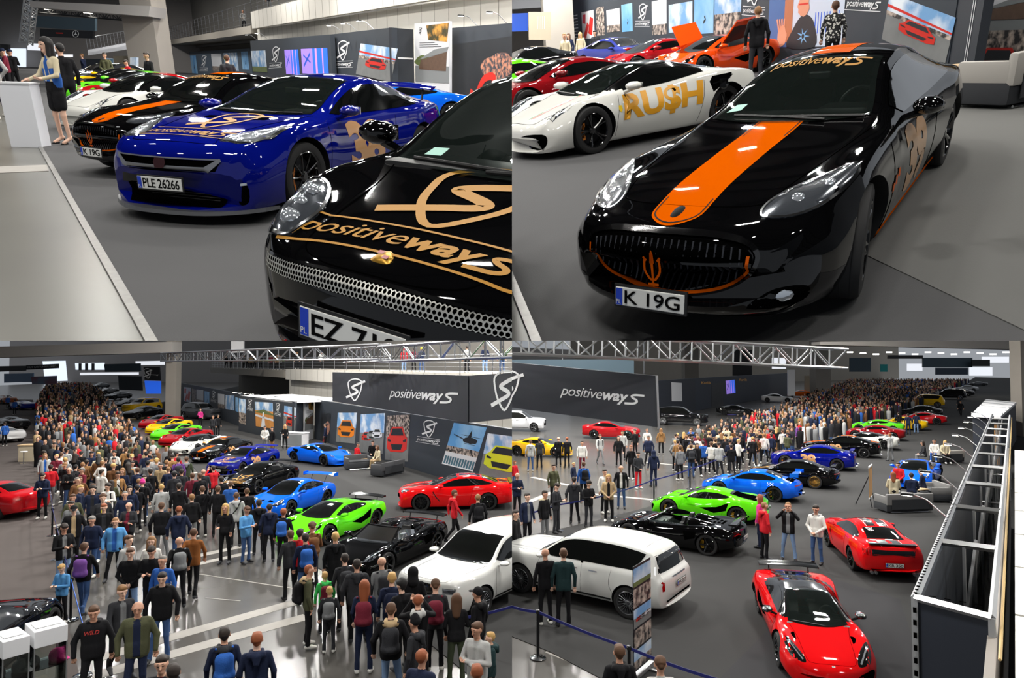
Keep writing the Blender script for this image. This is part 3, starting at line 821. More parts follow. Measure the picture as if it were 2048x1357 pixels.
 if hero:
  wiper(car, B, .85, .35, .74, -.45); wiper(car, B, .78, .62, .80, -.1)
  D(car, B, 'permit_sticker', [(.58, -.52), (.68, -.56), (.66, -.44), (.58, -.42)], 'top', mat('sticker_green', (150, 200, 185), .5), .009, 0, sink=False)
 return car
def build_gtr(label, loc, rz, scale=(1, 1, 1), hero=False, group=None, steer=0.0):
 pm = paint('navy_pearl', (4, 16, 118))
 car, B = base_car('coupe', label, loc, rz, scale, T_GTR, pm, (1.39, -1.39), .355, .27, .395, (.94, -.08, -1.05, -1.75), (.70, -1.55), 'twin', GLOSS, mat('caliper_orange', (205, 120, 40), .4), group,
                      hero=hero, mirror=(.62, .99, .99), sub=8 if hero else 5, nv=34 if hero else 24, bow=(.26, .12), steer=steer, cabin_at=(.75, -.45, .95, BLK) if hero else None)
 CH = mat('satin_grille', (150, 152, 158), .35, .8)
 D(car, B, 'roof_panel', [(-.15, .5), (-.15, -.5), (-.95, -.5), (-.95, .5)], 'top', pm, .002, .1)
 up = [(-.60, .60), (.60, .60), (.52, .44), (.30, .40), (-.30, .40), (-.52, .44)]
 D(car, B, 'upper_grille', up, 'front', VOID, .004, .05)
 V = join2(stroke2([(-.60, .605), (-.46, .50), (.46, .50), (.60, .605)], [.03, .075, .075, .03]), stroke2([(-.60, .606), (.60, .606)], .012))
 D(car, B, 'grille_blade', V, 'front', CH, .02, .05, sink=False, label='satin silver grille blade')
 em = [(-.055, .60), (.055, .60), (.07, .56), (.05, .51), (-.05, .51), (-.07, .56)]
 D(car, B, 'grille_emblem', em, 'front', mat('emblem_dark', (70, 40, 45), .3, .6), .03, 0, sink=False)
 D(car, B, 'bumper_band', [(-.64, .46), (.64, .46), (.68, .33), (-.68, .33)], 'front', BLK, .006, .05)
 D(car, B, 'lower_grille', [(-.62, .34), (.62, .34), (.55, .16), (-.55, .16)], 'front', VOID, .006, .05)
 mesh_b = MB()
 for z in np.linspace(.215, .32, 5):
  pts = [B.hit('front', y, z)[0] for y in np.linspace(-.5, .5, 9)]; pts = [p + Vector((.009, 0, 0)) for p in pts if p]
  if len(pts) > 2: mesh_b.tube(pts, .004, 4)
 obj('grille_mesh', mesh_b, BLK, car)
 lip = MB(); prof = []
 for y in np.linspace(-.92, .92, 17):
  x = 2.40 - .34 * (abs(y) / .92) ** 2.6; prof.append((x, y))
 for z0, z1, ex in ((.10, .135, .03),):
  n = len(prof); V = [(x + ex, y, z0 + .02 * (abs(y) / .9) ** 4) for x, y in prof] + [(x - .22, y * .97, z0) for x, y in prof] + [(x - .22, y * .97, z1) for x, y in prof] + [(x + ex - .01, y, z1 + .02 * (abs(y) / .9) ** 4) for x, y in prof]
  F = []
  for i in range(n - 1):
   for a in range(4): F.append((a * n + i, a * n + i + 1, ((a + 1) % 4) * n + i + 1, ((a + 1) % 4) * n + i))
  F += [(0, n, 2 * n, 3 * n), (n - 1, 2 * n - 1, 3 * n - 1, 4 * n - 1)]
  lip.add(V, F)
 obj('front_splitter', lip, mat('splitter_grey', (92, 94, 98), .4, .3), car)
 D(car, B, 'corner_intake', smooth2([(.68, .36), (.80, .38), (.80, .22), (.72, .20)], 3, True), 'front', VOID, .006, .04, True)
 D(car, B, 'running_light', stroke2([(.69, .375), (.80, .39)], .022), 'front', LENS, .012, .04, True, sink=False)
 hl = [(2.13, .50), (2.0, .48), (1.72, .66), (1.45, .83), (1.58, .86), (1.80, .85), (2.02, .78), (2.10, .66)]
 D(car, B, 'headlight', hl, 'top', mat('lamp_clear', (150, 156, 164), .15, .7), .006, .05, True)
 D(car, B, 'headlight_rim', ring_art(hl, .02), 'top', CHROME, .010, .05, True, sink=False)
 for (x, y, r) in ((2.02, .62, .05), (1.86, .70, .05), (1.70, .78, .035)):
  D(car, B, 'headlight_lens', [(x + r * math.cos(a), y + r * math.sin(a)) for a in np.linspace(0, 2 * math.pi, 18, endpoint=False)], 'top', LENS, .016, .03, True)
 lk = lockup2(1.02); D(car, B, 'bonnet_logo', ([(1.58 - y * 1.0, x) for x, y in lk[0]], lk[1]), 'top', GOLD, .005, .07, sink=False, label='gold film shield logo')
 TAN = mat('number_film', (196, 146, 92), .35, coat=.5)
 num = text2('38', 1.0, -.1, .05, .9)
 D(car, B, 'race_number', ([(.55 - x * .85, .33 + y * .72) for x, y in num[0]], num[1]), 'left', TAN, .004, .08, sink=False, label='tan race number 38')
 D(car, B, 'race_number', ([(-.45 + x * .85, .33 + y * .72) for x, y in num[0]], num[1]), 'right', TAN, .004, .08, sink=False, label='tan race number 38')
 D(car, B, 'bonnet_vent', [(1.25, .28), (1.38, .26), (1.36, .40), (1.25, .42)], 'top', VOID, .003, .05, True)
 seams(car, B, [('top', [(.98, .74), (1.6, .55), (2.05, .46), (2.2, .46), (2.24, 0)]), ('left', [(.98, .25), (.95, .5), (.9, .86)]), ('left', [(-.5, .25), (-.6, .6), (-.7, .88)])])
 number_plate(car, (2.40, 0, .375), 0, 'PLE 26266', .52, .114)
 wing_part(car, -2.15, 1.18, 1.5, .26, pm, (.6,), 1.0, 0, 'rear_spoiler')
 for y in (.45, .68):
  D(car, B, 'tail_lamp', [(y + .085 * math.cos(a), .82 + .085 * math.sin(a)) for a in np.linspace(0, 2 * math.pi, 18, endpoint=False)], 'rear', TAILRED, .008, .05, True)
 exhaust(car, [(-2.34, y, .3) for y in (-.62, -.48, .48, .62)], .055)
 if hero: wiper(car, B, 1.03, .3, .98, -.5); wiper(car, B, .97, .6, 1.05, -.05)
 return car
def build_911(label, loc, rz, scale=(1, 1, 1), hero=False, group=None, col='black', style='y5', rimm=GLOSS, steer=0.0, gt3=False, goldtrim=True):
 pm = paint('black_flat6', (5, 5, 6)) if col == 'black' else paint('shark_blue', (8, 92, 222))
 car, B = base_car('coupe', label, loc, rz, scale, T_911, pm, (1.26, -1.20), .345, .28, .385, (.93, -.06, -.75, -1.45), (.62, -1.25), style, rimm, mat('caliper_yellow', (205, 160, 30), .4) if gt3 else None, group,
                      hero=hero, mirror=(.58, .97, .94), sub=8 if hero else 5, nv=34 if hero else 24, bow=(.42, .26), flare=.035, steer=steer, cabin_at=(.75, -.45, .88, BLK) if hero else None)
 hl = smooth2([(2.02, .56), (1.90, .53), (1.72, .55), (1.55, .64), (1.55, .74), (1.70, .80), (1.88, .76), (2.0, .68)], 5, True)
 D(car, B, 'headlight', hl, 'top', LAMPDARK, .012, .05, True)
 D(car, B, 'headlight_rim', ring_art(hl, .016), 'top', CHROME if not gt3 else GLOSS, .014, .05, True, sink=False)
 for (x, y, r) in ((1.66, .68, .055), (1.78, .655, .045), (1.90, .63, .055)):
  D(car, B, 'headlight_lens', [(x + r * math.cos(a), y + r * math.sin(a)) for a in np.linspace(0, 2 * math.pi, 18, endpoint=False)], 'top', LENS, .024, .03, True)
 if gt3:
  for sg in (1, -1): D(car, B, 'bonnet_duct', [(1.60, sg * .12), (1.75, sg * .10), (1.80, sg * .34), (1.68, sg * .36)], 'top', VOID, .003, .05)
  D(car, B, 'bumper_intake', [(-.6, .30), (.6, .30), (.52, .18), (-.52, .18)], 'front', VOID, .006, .05)
  wing_part(car, -2.05, 1.22, 1.62, .34, pm, (.38,), .88, .16, xb=-1.75)
  D(car, B, 'tail_light_bar', stroke2([(-.74, .76), (.74, .76)], .035), 'rear', TAILRED, .008, .06, sink=False)
  D(car, B, 'engine_lid_vent', [(-1.62, -.42), (-1.62, .42), (-1.95, .46), (-1.95, -.46)], 'top', VOID, .005, .08)
  D(car, B, 'bumper_diffuser', [(-.6, .46), (.6, .46), (.55, .36), (-.55, .36)], 'rear', VOID, .006, .06)
  exhaust(car, [(-2.27, y, .38) for y in (-.08, .08)], .05)
  D(car, B, 'race_dots', join2(*[poly2([(.0 - .95 - i * .06, .72 + j * .05), (.0 - .91 - i * .06, .72 + j * .05), (-.91 - i * .06, .75 + j * .05), (-.95 - i * .06, .75 + j * .05)]) for i in range(5) for j in range(3) if (i + j) % 2 == 0]), 'left', LOGOW, .005, 0, True, sink=False)
 else:
  lk = lockup2(1.12)
  D(car, B, 'bonnet_logo', ([(1.48 - y * 1.0, x) for x, y in lk[0]], lk[1]), 'top', GOLD, .005, .07, sink=False, label='gold film shield logo')
  # honeycomb strip across the nose
  xs_ = np.linspace(-.66, .66, 25); strip = [(y, .515 - .05 * (abs(y) / .66) ** 2.2 + .03 * (abs(y) / .66) ** 6) for y in xs_]
  D(car, B, 'nose_grille', [(y, z + .030 * (1 - .5 * (abs(y) / .66) ** 4)) for y, z in strip] + [(y, z - .030) for y, z in strip[::-1]], 'front', VOID, .004, .04)
  hexes = []
  for i in range(66):
   for j in range(3):
    y = -.65 + i * .02 + (j % 2) * .01; z = .515 - .05 * (abs(y) / .66) ** 2.2 + .03 * (abs(y) / .66) ** 6 + (j - 1) * .0175
    hexes.append(stroke2([(y + .0105 * math.cos(a), z + .0105 * math.sin(a)) for a in np.arange(6) * math.pi / 3 + math.pi / 6], .0045, True))
  if hero: D(car, B, 'grille_honeycomb', join2(*hexes), 'front', mat('honeycomb_metal', (206, 206, 200), .35, .7), .008, 0, sink=False)
  D(car, B, 'nose_grille_edge', stroke2([(y, z + .034) for y, z in strip], .010), 'front', GLOSS, .014, .06, sink=False)
  cr = smooth2([(-.045, .03), (0, .042), (.045, .03), (.038, -.02), (0, -.055), (-.038, -.02)], 4, True)
  D(car, B, 'crest_badge', [(2.06 + y, x) for x, y in cr], 'top', mat('crest_gold', (176, 132, 44), .3, .6), .012, .03)
  D(car, B, 'crest_field', join2(poly2([(2.03, -.032), (2.055, -.032), (2.055, -.004), (2.03, -.004)]), poly2([(2.06, .004), (2.082, .004), (2.082, .032), (2.06, .032)])), 'top', mat('crest_red', (140, 20, 24), .3), .013, 0, sink=False)
  D(car, B, 'corner_intake', smooth2([(.52, .36), (.80, .50), (.82, .40), (.76, .22), (.56, .22)], 3, True), 'front', VOID, .006, .05, True)
  D(car, B, 'intake_blade', stroke2(smooth2([(.50, .37), (.66, .41), (.80, .47)], 4), .030), 'front', BLK, .03, .05, True, sink=False)
  D(car, B, 'corner_blade', stroke2(smooth2([(.52, .22), (.70, .20), (.80, .28)], 4), .022), 'front', mat('blade_grey', (120, 122, 126), .4, .3), .03, .05, True, sink=False)
  number_plate(car, (2.33, 0, .36), 0, 'EZ 718', .52, .114, tilt=-.12)
  D(car, B, 'tail_light_bar', stroke2([(-.74, .76), (.74, .76)], .03), 'rear', TAILRED, .008, .06, sink=False)
  TAN = mat('number_film', (196, 146, 92), .35, coat=.5)
  wing_part(car, -2.0, 1.08, 1.4, .26, pm, (.4,), .88, .05, xb=-1.8)
 seams(car, B, [('top', [(.98, .60), (1.3, .52), (1.75, .46), (2.05, .42), (2.16, .25), (2.18, 0)]), ('left', [(.78, .24), (.80, .5), (.74, .82)]), ('left', [(-.48, .24), (-.6, .55), (-.62, .84)])])
 if hero:
  wiper(car, B, 1.02, .3, .95, -.5); wiper(car, B, .95, .6, 1.03, -.05)
  D(car, B, 'permit_sticker', [(.80, -.46), (.88, -.48), (.88, -.38), (.80, -.37)], 'top', mat('sticker_green', (150, 200, 185), .5), .009, 0, sink=False)
 return car
def build_mid(label, loc, rz, scale=(1, 1, 1), col=(95, 222, 20), kind='mclaren', group=None, hero=False, roofm=None, steer=0.0, style='ten', rimm=GLOSS, caliper=None, spoiler=True, pname=None):
 pm = paint(pname or ('mid_%d_%d_%d' % col), col)
 car, B = base_car('sports_car', label, loc, rz, scale, T_MID, pm, (1.33, -1.33), .345, .28, .385, (.97, -.02, -.95, -1.7), (.70, -1.02), style, rimm, caliper, group, hero=hero,
                      mirror=(.62, .98, .90), sub=8 if hero else 5, nv=32 if hero else 24, bow=(.36, .2), roofm=roofm, steer=steer, cabin_at=(.78, -.30, .84, BLK) if hero else None, mirm=GLOSS if kind == 'mclaren' and roofm else None)
 if kind == 'mclaren':
  hl = smooth2([(2.08, .50), (1.95, .50), (1.72, .62), (1.55, .78), (1.66, .82), (1.86, .78), (2.02, .68)], 4, True)
  D(car, B, 'headlight', hl, 'top', GLOSS, .006, .05, True)
  D(car, B, 'headlight_lens', stroke2(smooth2([(2.03, .54), (1.85, .66), (1.68, .76)], 4), .03), 'top', LENS, .014, .05, True, sink=False)
  D(car, B, 'corner_intake', smooth2([(.42, .34), (.72, .44), (.80, .38), (.70, .20), (.46, .16)], 3, True), 'front', VOID, .006, .05, True)
  D(car, B, 'side_intake', [(.10, .52), (-.55, .60), (-1.02, .80), (-.92, .50), (-.45, .36)], 'left', VOID, .006, .06, True)
  D(car, B, 'side_blade', stroke2(smooth2([(.62, .62), (.1, .58), (-.5, .66), (-1.0, .82)], 5), .03), 'left', pm, .03, .06, True, sink=False)
  D(car, B, 'engine_cover', [(-1.05, .36), (-1.05, -.36), (-1.95, -.50), (-1.95, .50)], 'top', VOID if roofm is None else GLOSS, .014, .08)
  D(car, B, 'tail_lamp', stroke2(smooth2([(.42, .74), (.62, .80), (.78, .74)], 4), .03), 'rear', TAILRED, .01, .05, True, sink=False)
  D(car, B, 'rear_grille', [(-.62, .70), (.62, .70), (.58, .48), (-.58, .48)], 'rear', VOID, .006, .06)
  D(car, B, 'nose_badge', [(2.14, -.03), (2.14, .03), (2.17, .03), (2.17, -.03)], 'top', SILVER, .008, 0)
  if spoiler: wing_part(car, -2.08, 1.0, 1.5, .26, GLOSS if roofm is not None or col[0] > 150 else GLOSS, (.5,), .86, .05, 'rear_wing', -2.0)
  exhaust(car, [(-2.25, y, .62) for y in (-.2, .2)], .06)
 else:
  hl = [(1.98, .62), (1.80, .60), (1.30, .76), (1.34, .80), (1.70, .80), (1.94, .74)]
  D(car, B, 'headlight', hl, 'top', LAMPDARK, .006, .05, True)
  D(car, B, 'headlight_lens', stroke2([(1.9, .68), (1.55, .755)], .03), 'top', LENS, .014, .05, True, sink=False)
  D(car, B, 'front_intake', smooth2([(.30, .34), (.66, .38), (.74, .30), (.66, .16), (.34, .16)], 3, True), 'front', VOID, .006, .05, True)
  D(car, B, 'intake_fin', stroke2([(.36, .17), (.62, .30)], .014), 'front', SILVER, .014, .04, True, sink=False)
  D(car, B, 'side_intake', [(-.95, .78), (-1.00, .62), (-1.08, .66), (-1.42, .84), (-1.40, .88), (-1.02, .86)], 'left', VOID, .007, .05, True)
  D(car, B, 'side_strake', stroke2([(-1.0, .74), (-1.34, .80)], .02), 'left', GLOSS, .012, .05, True, sink=False)
  D(car, B, 'engine_cover', [(-1.1, .34), (-1.1, -.34), (-1.8, -.42), (-1.8, .42)], 'top', TINT, .014, .08)
  for y in (.55,): D(car, B, 'tail_lamp', [(y + .08 * math.cos(a), .74 + .08 * math.sin(a)) for a in np.linspace(0, 2 * math.pi, 16, endpoint=False)], 'rear', TAILRED, .008, .05, True)
  D(car, B, 'rear_grille', [(-.7, .62), (.7, .62), (.62, .44), (-.62, .44)], 'rear', VOID, .006, .06)
 seams(car, B, [('top', [(1.0, .62), (1.4, .52), (1.85, .48), (2.08, .40), (2.12, 0)]), ('left', [(.92, .20), (.90, .45), (.80, .78)]), ('left', [(-.72, .2), (-.80, .5), (-.86, .82)])])
 if hero: wiper(car, B, 1.08, .1, .98, -.5)
 return car, B
def build_roadster(label, loc, rz, scale=(1, 1, 1), group=None):
 pm = paint('black_open', (5, 5, 6))
 op = [(.62, .56), (.62, -.56), (-.62, -.52), (-.62, .52)]
 car, B = base_car('roadster', label, loc, rz, scale, T_ROAD, pm, (1.33, -1.33), .345, .28, .385, (.94, .66, None, None), (.5, -.5), 'five', GLOSS, mat('caliper_yellow', (205, 160, 30), .4), group,
                      mirror=(.62, .98, .90), bow=(.36, .2), openroof=op, cabin_at=(.55, -.22, .80, BLK))
 # free-standing windscreen in its frame
 ws = MB(); fr = []; n = 9
 for t in np.linspace(-1, 1, n): fr.append((Vector((1.0 - .16 * t * t, t * .66, .80)), Vector((.28 - .06 * t * t, t * .54, 1.14))))
 V = [p for a, b in fr for p in (a, b)]; F = [(2 * i, 2 * i + 1, 2 * i + 3, 2 * i + 2) for i in range(n - 1)]
 sc = obj('screen_glass', mesh_from(V, F, 'screen', True), CLEAR, car)
 f2 = MB().tube([fr[0][0]] + [b for a, b in fr] + [fr[-1][0]], .028, 8); obj('screen_frame', f2, GLOSS, car, True)
 for sg in (1, -1):
  g = [(Vector((.55, sg * .70, .84)), Vector((.30, sg * .58, 1.06))), (Vector((.0, sg * .74, .85)), Vector((-.02, sg * .64, 1.04))), (Vector((-.45, sg * .76, .87)), Vector((-.42, sg * .70, .95)))]
  V = [p for a, b in g for p in (a, b)]; obj('side_glass', mesh_from(V, [(0, 1, 3, 2), (2, 3, 5, 4)], 'g', True), CLEAR, car)
  hp = MB(); prof = []
  V = [];
  for x, z, hw in ((-.60, 1.02, .17), (-.75, 1.05, .17), (-1.1, .99, .15), (-1.5, .93, .10)):
   for k in range(7):
    a = math.pi * k / 6; V.append((x, sg * .40 + hw * math.cos(a), .84 + (z - .84) * math.sin(a)))
  F = [(i * 7 + j, i * 7 + j + 1, (i + 1) * 7 + j + 1, (i + 1) * 7 + j) for i in range(3) for j in range(6)] + [tuple(range(7)), tuple(21 + j for j in range(7))[::-1]]
  hp.add(V, F); obj('head_fairing', hp, pm, car, True)
 hl = [(2.0, .56), (1.82, .56), (1.50, .76), (1.56, .82), (1.84, .78), (1.98, .70)]
 D(car, B, 'headlight', hl, 'top', LAMPDARK, .006, .05, True)
 D(car, B, 'headlight_lens', stroke2([(1.92, .64), (1.64, .76)], .035), 'top', LENS, .014, .05, True, sink=False)
 D(car, B, 'front_intake', [(.22, .34), (.70, .38), (.74, .26), (.62, .14), (.26, .14)], 'front', VOID, .006, .05, True)
 D(car, B, 'side_intake', [(-.55, .70), (-.62, .42), (-.95, .52), (-1.0, .74)], 'left', VOID, .006, .05, True)
 D(car, B, 'engine_vents', join2(*[poly2([(-1.2 - k * .13, -.26), (-1.28 - k * .13, -.26), (-1.28 - k * .13, .26), (-1.2 - k * .13, .26)]) for k in range(4)]), 'top', VOID, .006, 0, sink=False)
 D(car, B, 'tail_lamp', stroke2([(.40, .70), (.56, .74), (.74, .70)], .035), 'rear', TAILRED, .01, .05, True, sink=False)
 number_plate(car, (-2.31, 0, .55), math.pi, 'KR 1A', .5, .11)
 wing_part(car, -2.1, 1.02, 1.5, .24, GLOSS, (.5,), .86, .06, 'rear_wing', -2.0)
 seams(car, B, [('top', [(1.0, .62), (1.4, .52), (1.85, .48), (2.08, .40), (2.12, 0)]), ('left', [(.92, .20), (.90, .45), (.80, .78)])])
 return car
def build_pony(label, loc, rz, scale=(1, 1, 1), group=None):
 pm = paint('race_red', (222, 14, 18))
 car, B = base_car('muscle_car', label, loc, rz, scale, T_PONY, pm, (1.42, -1.30), .355, .27, .395, (.98, -.06, -1.05, -1.72), (.70, -1.5), 'twin', GLOSS, None, group, mirror=(.62, .99, 1.02), bow=(.24, .14))
 for y0 in (.06, ):
  for (x0, x1) in ((2.25, 1.05), (-.12, -1.0), (-1.78, -2.32)):
   D(car, B, 'racing_stripe', [(x0, y0), (x0, y0 + .24), (x1, y0 + .24), (x1, y0)], 'top', GLOSS, .003, .1, True, sink=False, label='black racing stripe')
   D(car, B, 'stripe_edge', stroke2([(x0, y0 + .27), (x1, y0 + .27)], .014), 'top', LOGOW, .004, .1, True, sink=False)
 D(car, B, 'headlight', [(2.26, .50), (2.08, .56), (1.86, .80), (1.98, .84), (2.16, .78), (2.24, .66)], 'top', LAMPDARK, .006, .05, True)
 D(car, B, 'headlight_lens', stroke2([(2.2, .60), (2.02, .76)], .04), 'top', LENS, .014, .05, True, sink=False)
 D(car, B, 'grille', [(-.60, .70), (.60, .70), (.66, .58), (.56, .46), (-.56, .46), (-.66, .58)], 'front', VOID, .006, .05)
 D(car, B, 'lower_intake', [(-.62, .38), (.62, .38), (.56, .24), (-.56, .24)], 'front', VOID, .006, .05)
 D(car, B, 'side_cove', stroke2([(.95, .80), (.82, .58), (.66, .40)], .035), 'left', GLOSS, .006, .05, True, sink=False)
 D(car, B, 'rear_panel', [(-.62, .92), (.62, .92), (.60, .74), (-.60, .74)], 'rear', GLOSS, .006, .06)
 for k in range(3): D(car, B, 'tail_lamp', [(.64 + k * .075, .92), (.695 + k * .075, .92), (.685 + k * .075, .74), (.63 + k * .075, .74)], 'rear', TAILRED, .014, .06, True)
 sp = MB().box((-2.26, 0, 1.075), (.16, 1.36, .035), bev=.012); obj('boot_spoiler', sp, GLOSS, car)
 number_plate(car, (-2.43, 0, .50), math.pi, 'KR 350', .5, .11)
 D(car, B, 'rear_diffuser', [(-.66, .36), (.66, .36), (.60, .28), (-.60, .28)], 'rear', VOID, .008, .06)
 exhaust(car, [(-2.38, y, .28) for y in (-.66, -.54, .54, .66)], .045)
 lg = xf2(shield2(), .26, (-.28, 0)); D(car, B, 'rear_window_badge', ([(-1.20 + y, .30 + x) for x, y in xf2(shield2(), .24)[0]], shield2()[1]), 'top', LOGOW, .010, 0, sink=False)
 seams(car, B, [('top', [(1.02, .72), (1.6, .64), (2.1, .60), (2.22, .3), (2.24, 0)]), ('left', [(.98, .25), (.96, .6), (.9, .9)]), ('left', [(-.48, .25), (-.6, .6), (-.66, .92)]), ('top', [(-1.78, .62), (-2.2, .68)])])
 return car
def build_suv(label, loc, rz, scale=(1, 1, 1), group=None, col=(212, 213, 210), name='luxury_car', front=True, roofm=None, style='multi', rimm=mat('rim_grey', (112, 114, 118), .3, .8)):
 pm = paint('suv_%d_%d_%d' % col, col, .1)
 car, B = base_car(name, label, loc, rz, scale, T_SUV, pm, (1.62, -1.68), .40, .29, .45, (1.12, .22, None, -2.7), (.86, -2.05), style, rimm, None, group, mirror=(.85, 1.06, 1.22), bow=(.20, .12), rear='none', flare=.02, roofm=roofm)
 w = [(-.62, 1.58), (.62, 1.58), (.74, 1.20), (-.74, 1.20)]
 D(car, B, 'rear_window', w, 'rear', TINT, .006, .08)
 D(car, B, 'door_pillar', [(-.36, 1.16), (-.28, 1.16), (-.30, 1.70), (-.36, 1.70)], 'left', GLOSS, .012, .08, True)
 D(car, B, 'grille', [(-.42, 1.02), (.42, 1.02), (.45, .50), (-.45, .50)], 'front', GLOSS, .006, .06)
 gb = MB()
 for k in range(-9, 10):
  y = k * .043; p1, _ = B.hit('front', y, 1.0); p2, _ = B.hit('front', y, .52); p3, _ = B.hit('front', y, .76)
  if p1 and p2 and p3: gb.tube([p1 + Vector((.01, 0, 0)), p3 + Vector((.016, 0, 0)), p2 + Vector((.01, 0, 0))], .008, 5)
 obj('grille_bars', gb, DKMETAL, car)
 D(car, B, 'grille_surround', ring_art([(-.46, 1.06), (.46, 1.06), (.49, .46), (-.49, .46)], .035), 'front', pm, .02, .06, sink=False)
 D(car, B, 'headlight', [(.56, .96), (.84, .95), (.83, .82), (.57, .82)], 'front', LAMPDARK, .008, .05, True)
 D(car, B, 'headlight_lens', ring_art([(.57, .95), (.83, .94), (.82, .83), (.58, .83)], .02), 'front', LENS, .014, .05, True, sink=False)
 D(car, B, 'bumper_intake', [(-.66, .44), (.66, .44), (.60, .36), (-.60, .36)], 'front', VOID, .008, .06)
 D(car, B, 'tail_lamp', [(.72, 1.04), (.82, 1.03), (.82, .80), (.73, .80)], 'rear', TAILRED, .008, .05, True)
 D(car, B, 'bumper_trim', [(-.70, .56), (.70, .56), (.66, .50), (-.66, .50)], 'rear', VOID, .008, .06)
 D(car, B, 'tailgate_bar', stroke2([(-.36, 1.06), (.36, 1.06)], .03), 'rear', CHROME, .012, .06, sink=False)
 number_plate(car, (-2.675, 0, .88), math.pi, 'SK 029', .5, .11)
 D(car, B, 'sill_trim', stroke2([(1.1, .40), (-1.2, .40)], .05), 'left', GLOSS, .006, .1, True, sink=False)
 D(car, B, 'bonnet_crease', stroke2(smooth2([(2.55, .46), (1.9, .54), (1.2, .60)], 4), .02), 'top', SILVER, .006, .08, True, sink=False)
 D(car, B, 'door_handle', stroke2([(.05, 1.02), (-.2, 1.02)], .03), 'left', CHROME, .02, .06, True, sink=False)
 D(car, B, 'door_handle', stroke2([(-.55, 1.02), (-.8, 1.02)], .03), 'left', CHROME, .02, .06, True, sink=False)
 seams(car, B, [('top', [(1.22, .80), (1.8, .74), (2.4, .66), (2.56, .5), (2.58, 0)]), ('left', [(1.05, .45), (1.08, .8), (.98, 1.12)]), ('left', [(-.32, .42), (-.32, 1.14)]), ('left', [(-1.30, .5), (-1.15, .8), (-1.2, 1.14)]), ('top', [(-1.95, -.64), (-1.95, .64)])])
 return car
_simple = {}
def far_car(label, loc, rz, col, tab='mid', group=None, scale=(1, 1, 1), name='car'):
 """a parked car further off: shell, glass, wheels; one of each shape and colour is built, others copied"""
 key = (tab, col)
 if key not in _simple:
  T, ax, rw, win, side = {'mid': (T_MID, (1.33, -1.33), .345, (.97, -.02, -.95, -1.7), (.70, -1.02)), 'gt': (T_GT, (1.47, -1.47), .345, (.74, -.04, -1.0, -1.75), (.52, -1.5)),
        '911': (T_911, (1.26, -1.2), .345, (.93, -.06, -.75, -1.45), (.62, -1.25)), 'suv': (T_SUV, (1.62, -1.68), .40, (1.12, .22, None, -2.7), (.86, -2.05)),
        'pony': (T_PONY, (1.42, -1.3), .355, (.98, -.06, -1.05, -1.72), (.70, -1.5))}[tab]
  car, B = base_car(name, label, loc, rz, scale, T, paint('far_%d_%d_%d' % col, col), ax, rw, .27, rw + .045, win, side, 'ten', SILVER if tab == 'suv' else GLOSS, None, group, sub=3, nv=18, rear='top' if win[2] else 'none')
  D(car, B, 'headlight', {'mid': [(2.0, .55), (1.75, .62), (1.6, .78), (1.8, .78)], 'gt': [(2.1, .5), (1.8, .62), (1.62, .82), (1.95, .78)], '911': [(1.95, .58), (1.65, .58), (1.6, .76), (1.85, .74)],
        'suv': [(2.56, .56), (2.46, .56), (2.38, .80), (2.46, .82)], 'pony': [(2.2, .55), (1.95, .6), (1.85, .82), (2.1, .8)]}[tab], 'top', LENS, .008, .08, True)
  D(car, B, 'tail_lamp', [(.45, .86), (.74, .84), (.72, .74), (.46, .76)], 'rear', TAILRED, .008, .08, True)
  _simple[key] = car
  return car
 return dup(_simple[key], loc, rz, label, group, scale)
# ------------------------------------------------------------------ people: one continuous skin grown from a posed skeleton
def surface_nets(F, org, h):
 ins = F < 0; nx, ny, nz = F.shape
 c = [(i, j, k) for i in (0, 1) for j in (0, 1) for k in (0, 1)]
 def sl(a, d): return a[d[0]:nx - 1 + d[0], d[1]:ny - 1 + d[1], d[2]:nz - 1 + d[2]]
 s = sum(sl(ins, d).astype(np.int8) for d in c); act = (s > 0) & (s < 8)
 I = np.argwhere(act); idx = -np.ones(act.shape, int); idx[act] = np.arange(len(I))
 acc = np.zeros((len(I), 3)); cnt = np.zeros(len(I))
 for a in range(8):
  for ax in range(3):
   d0 = c[a]
   if d0[ax]: continue
   d1 = list(d0); d1[ax] = 1; d1 = tuple(d1)
   f0 = sl(F, d0)[act]; f1 = sl(F, d1)[act]; m = (f0 < 0) != (f1 < 0)
   t = np.where(m, f0 / np.where(m, f0 - f1, 1), 0)
   p = np.array(d0, float)[None].repeat(len(I), 0); p[:, ax] += t
   acc[m] += p[m]; cnt[m] += 1
 V = (I + acc / cnt[:, None]) * h + org
 Q = []
 for ax in range(3):
  o1, o2 = [q for q in range(3) if q != ax]
  A = [slice(1, -1)] * 3; A[ax] = slice(0, -1); B = list(A); B[ax] = slice(1, None)
  a = ins[tuple(A)]; b = ins[tuple(B)]
  for sgn in (1, 0):
   m = np.argwhere((a if sgn else ~a) & (~b if sgn else b))
   base = m.copy(); base[:, o1] += 1; base[:, o2] += 1
   q = []
   for d1, d2 in ((1, 1), (0, 1), (0, 0), (1, 0)):
    g = base.copy(); g[:, o1] -= d1; g[:, o2] -= d2
    q.append(idx[g[:, 0], g[:, 1], g[:, 2]])
   q = np.stack(q, 1)
   flip = (sgn == 1) ^ (ax == 1)
   Q.append(q if flip else q[:, ::-1])
 return V, np.concatenate(Q)
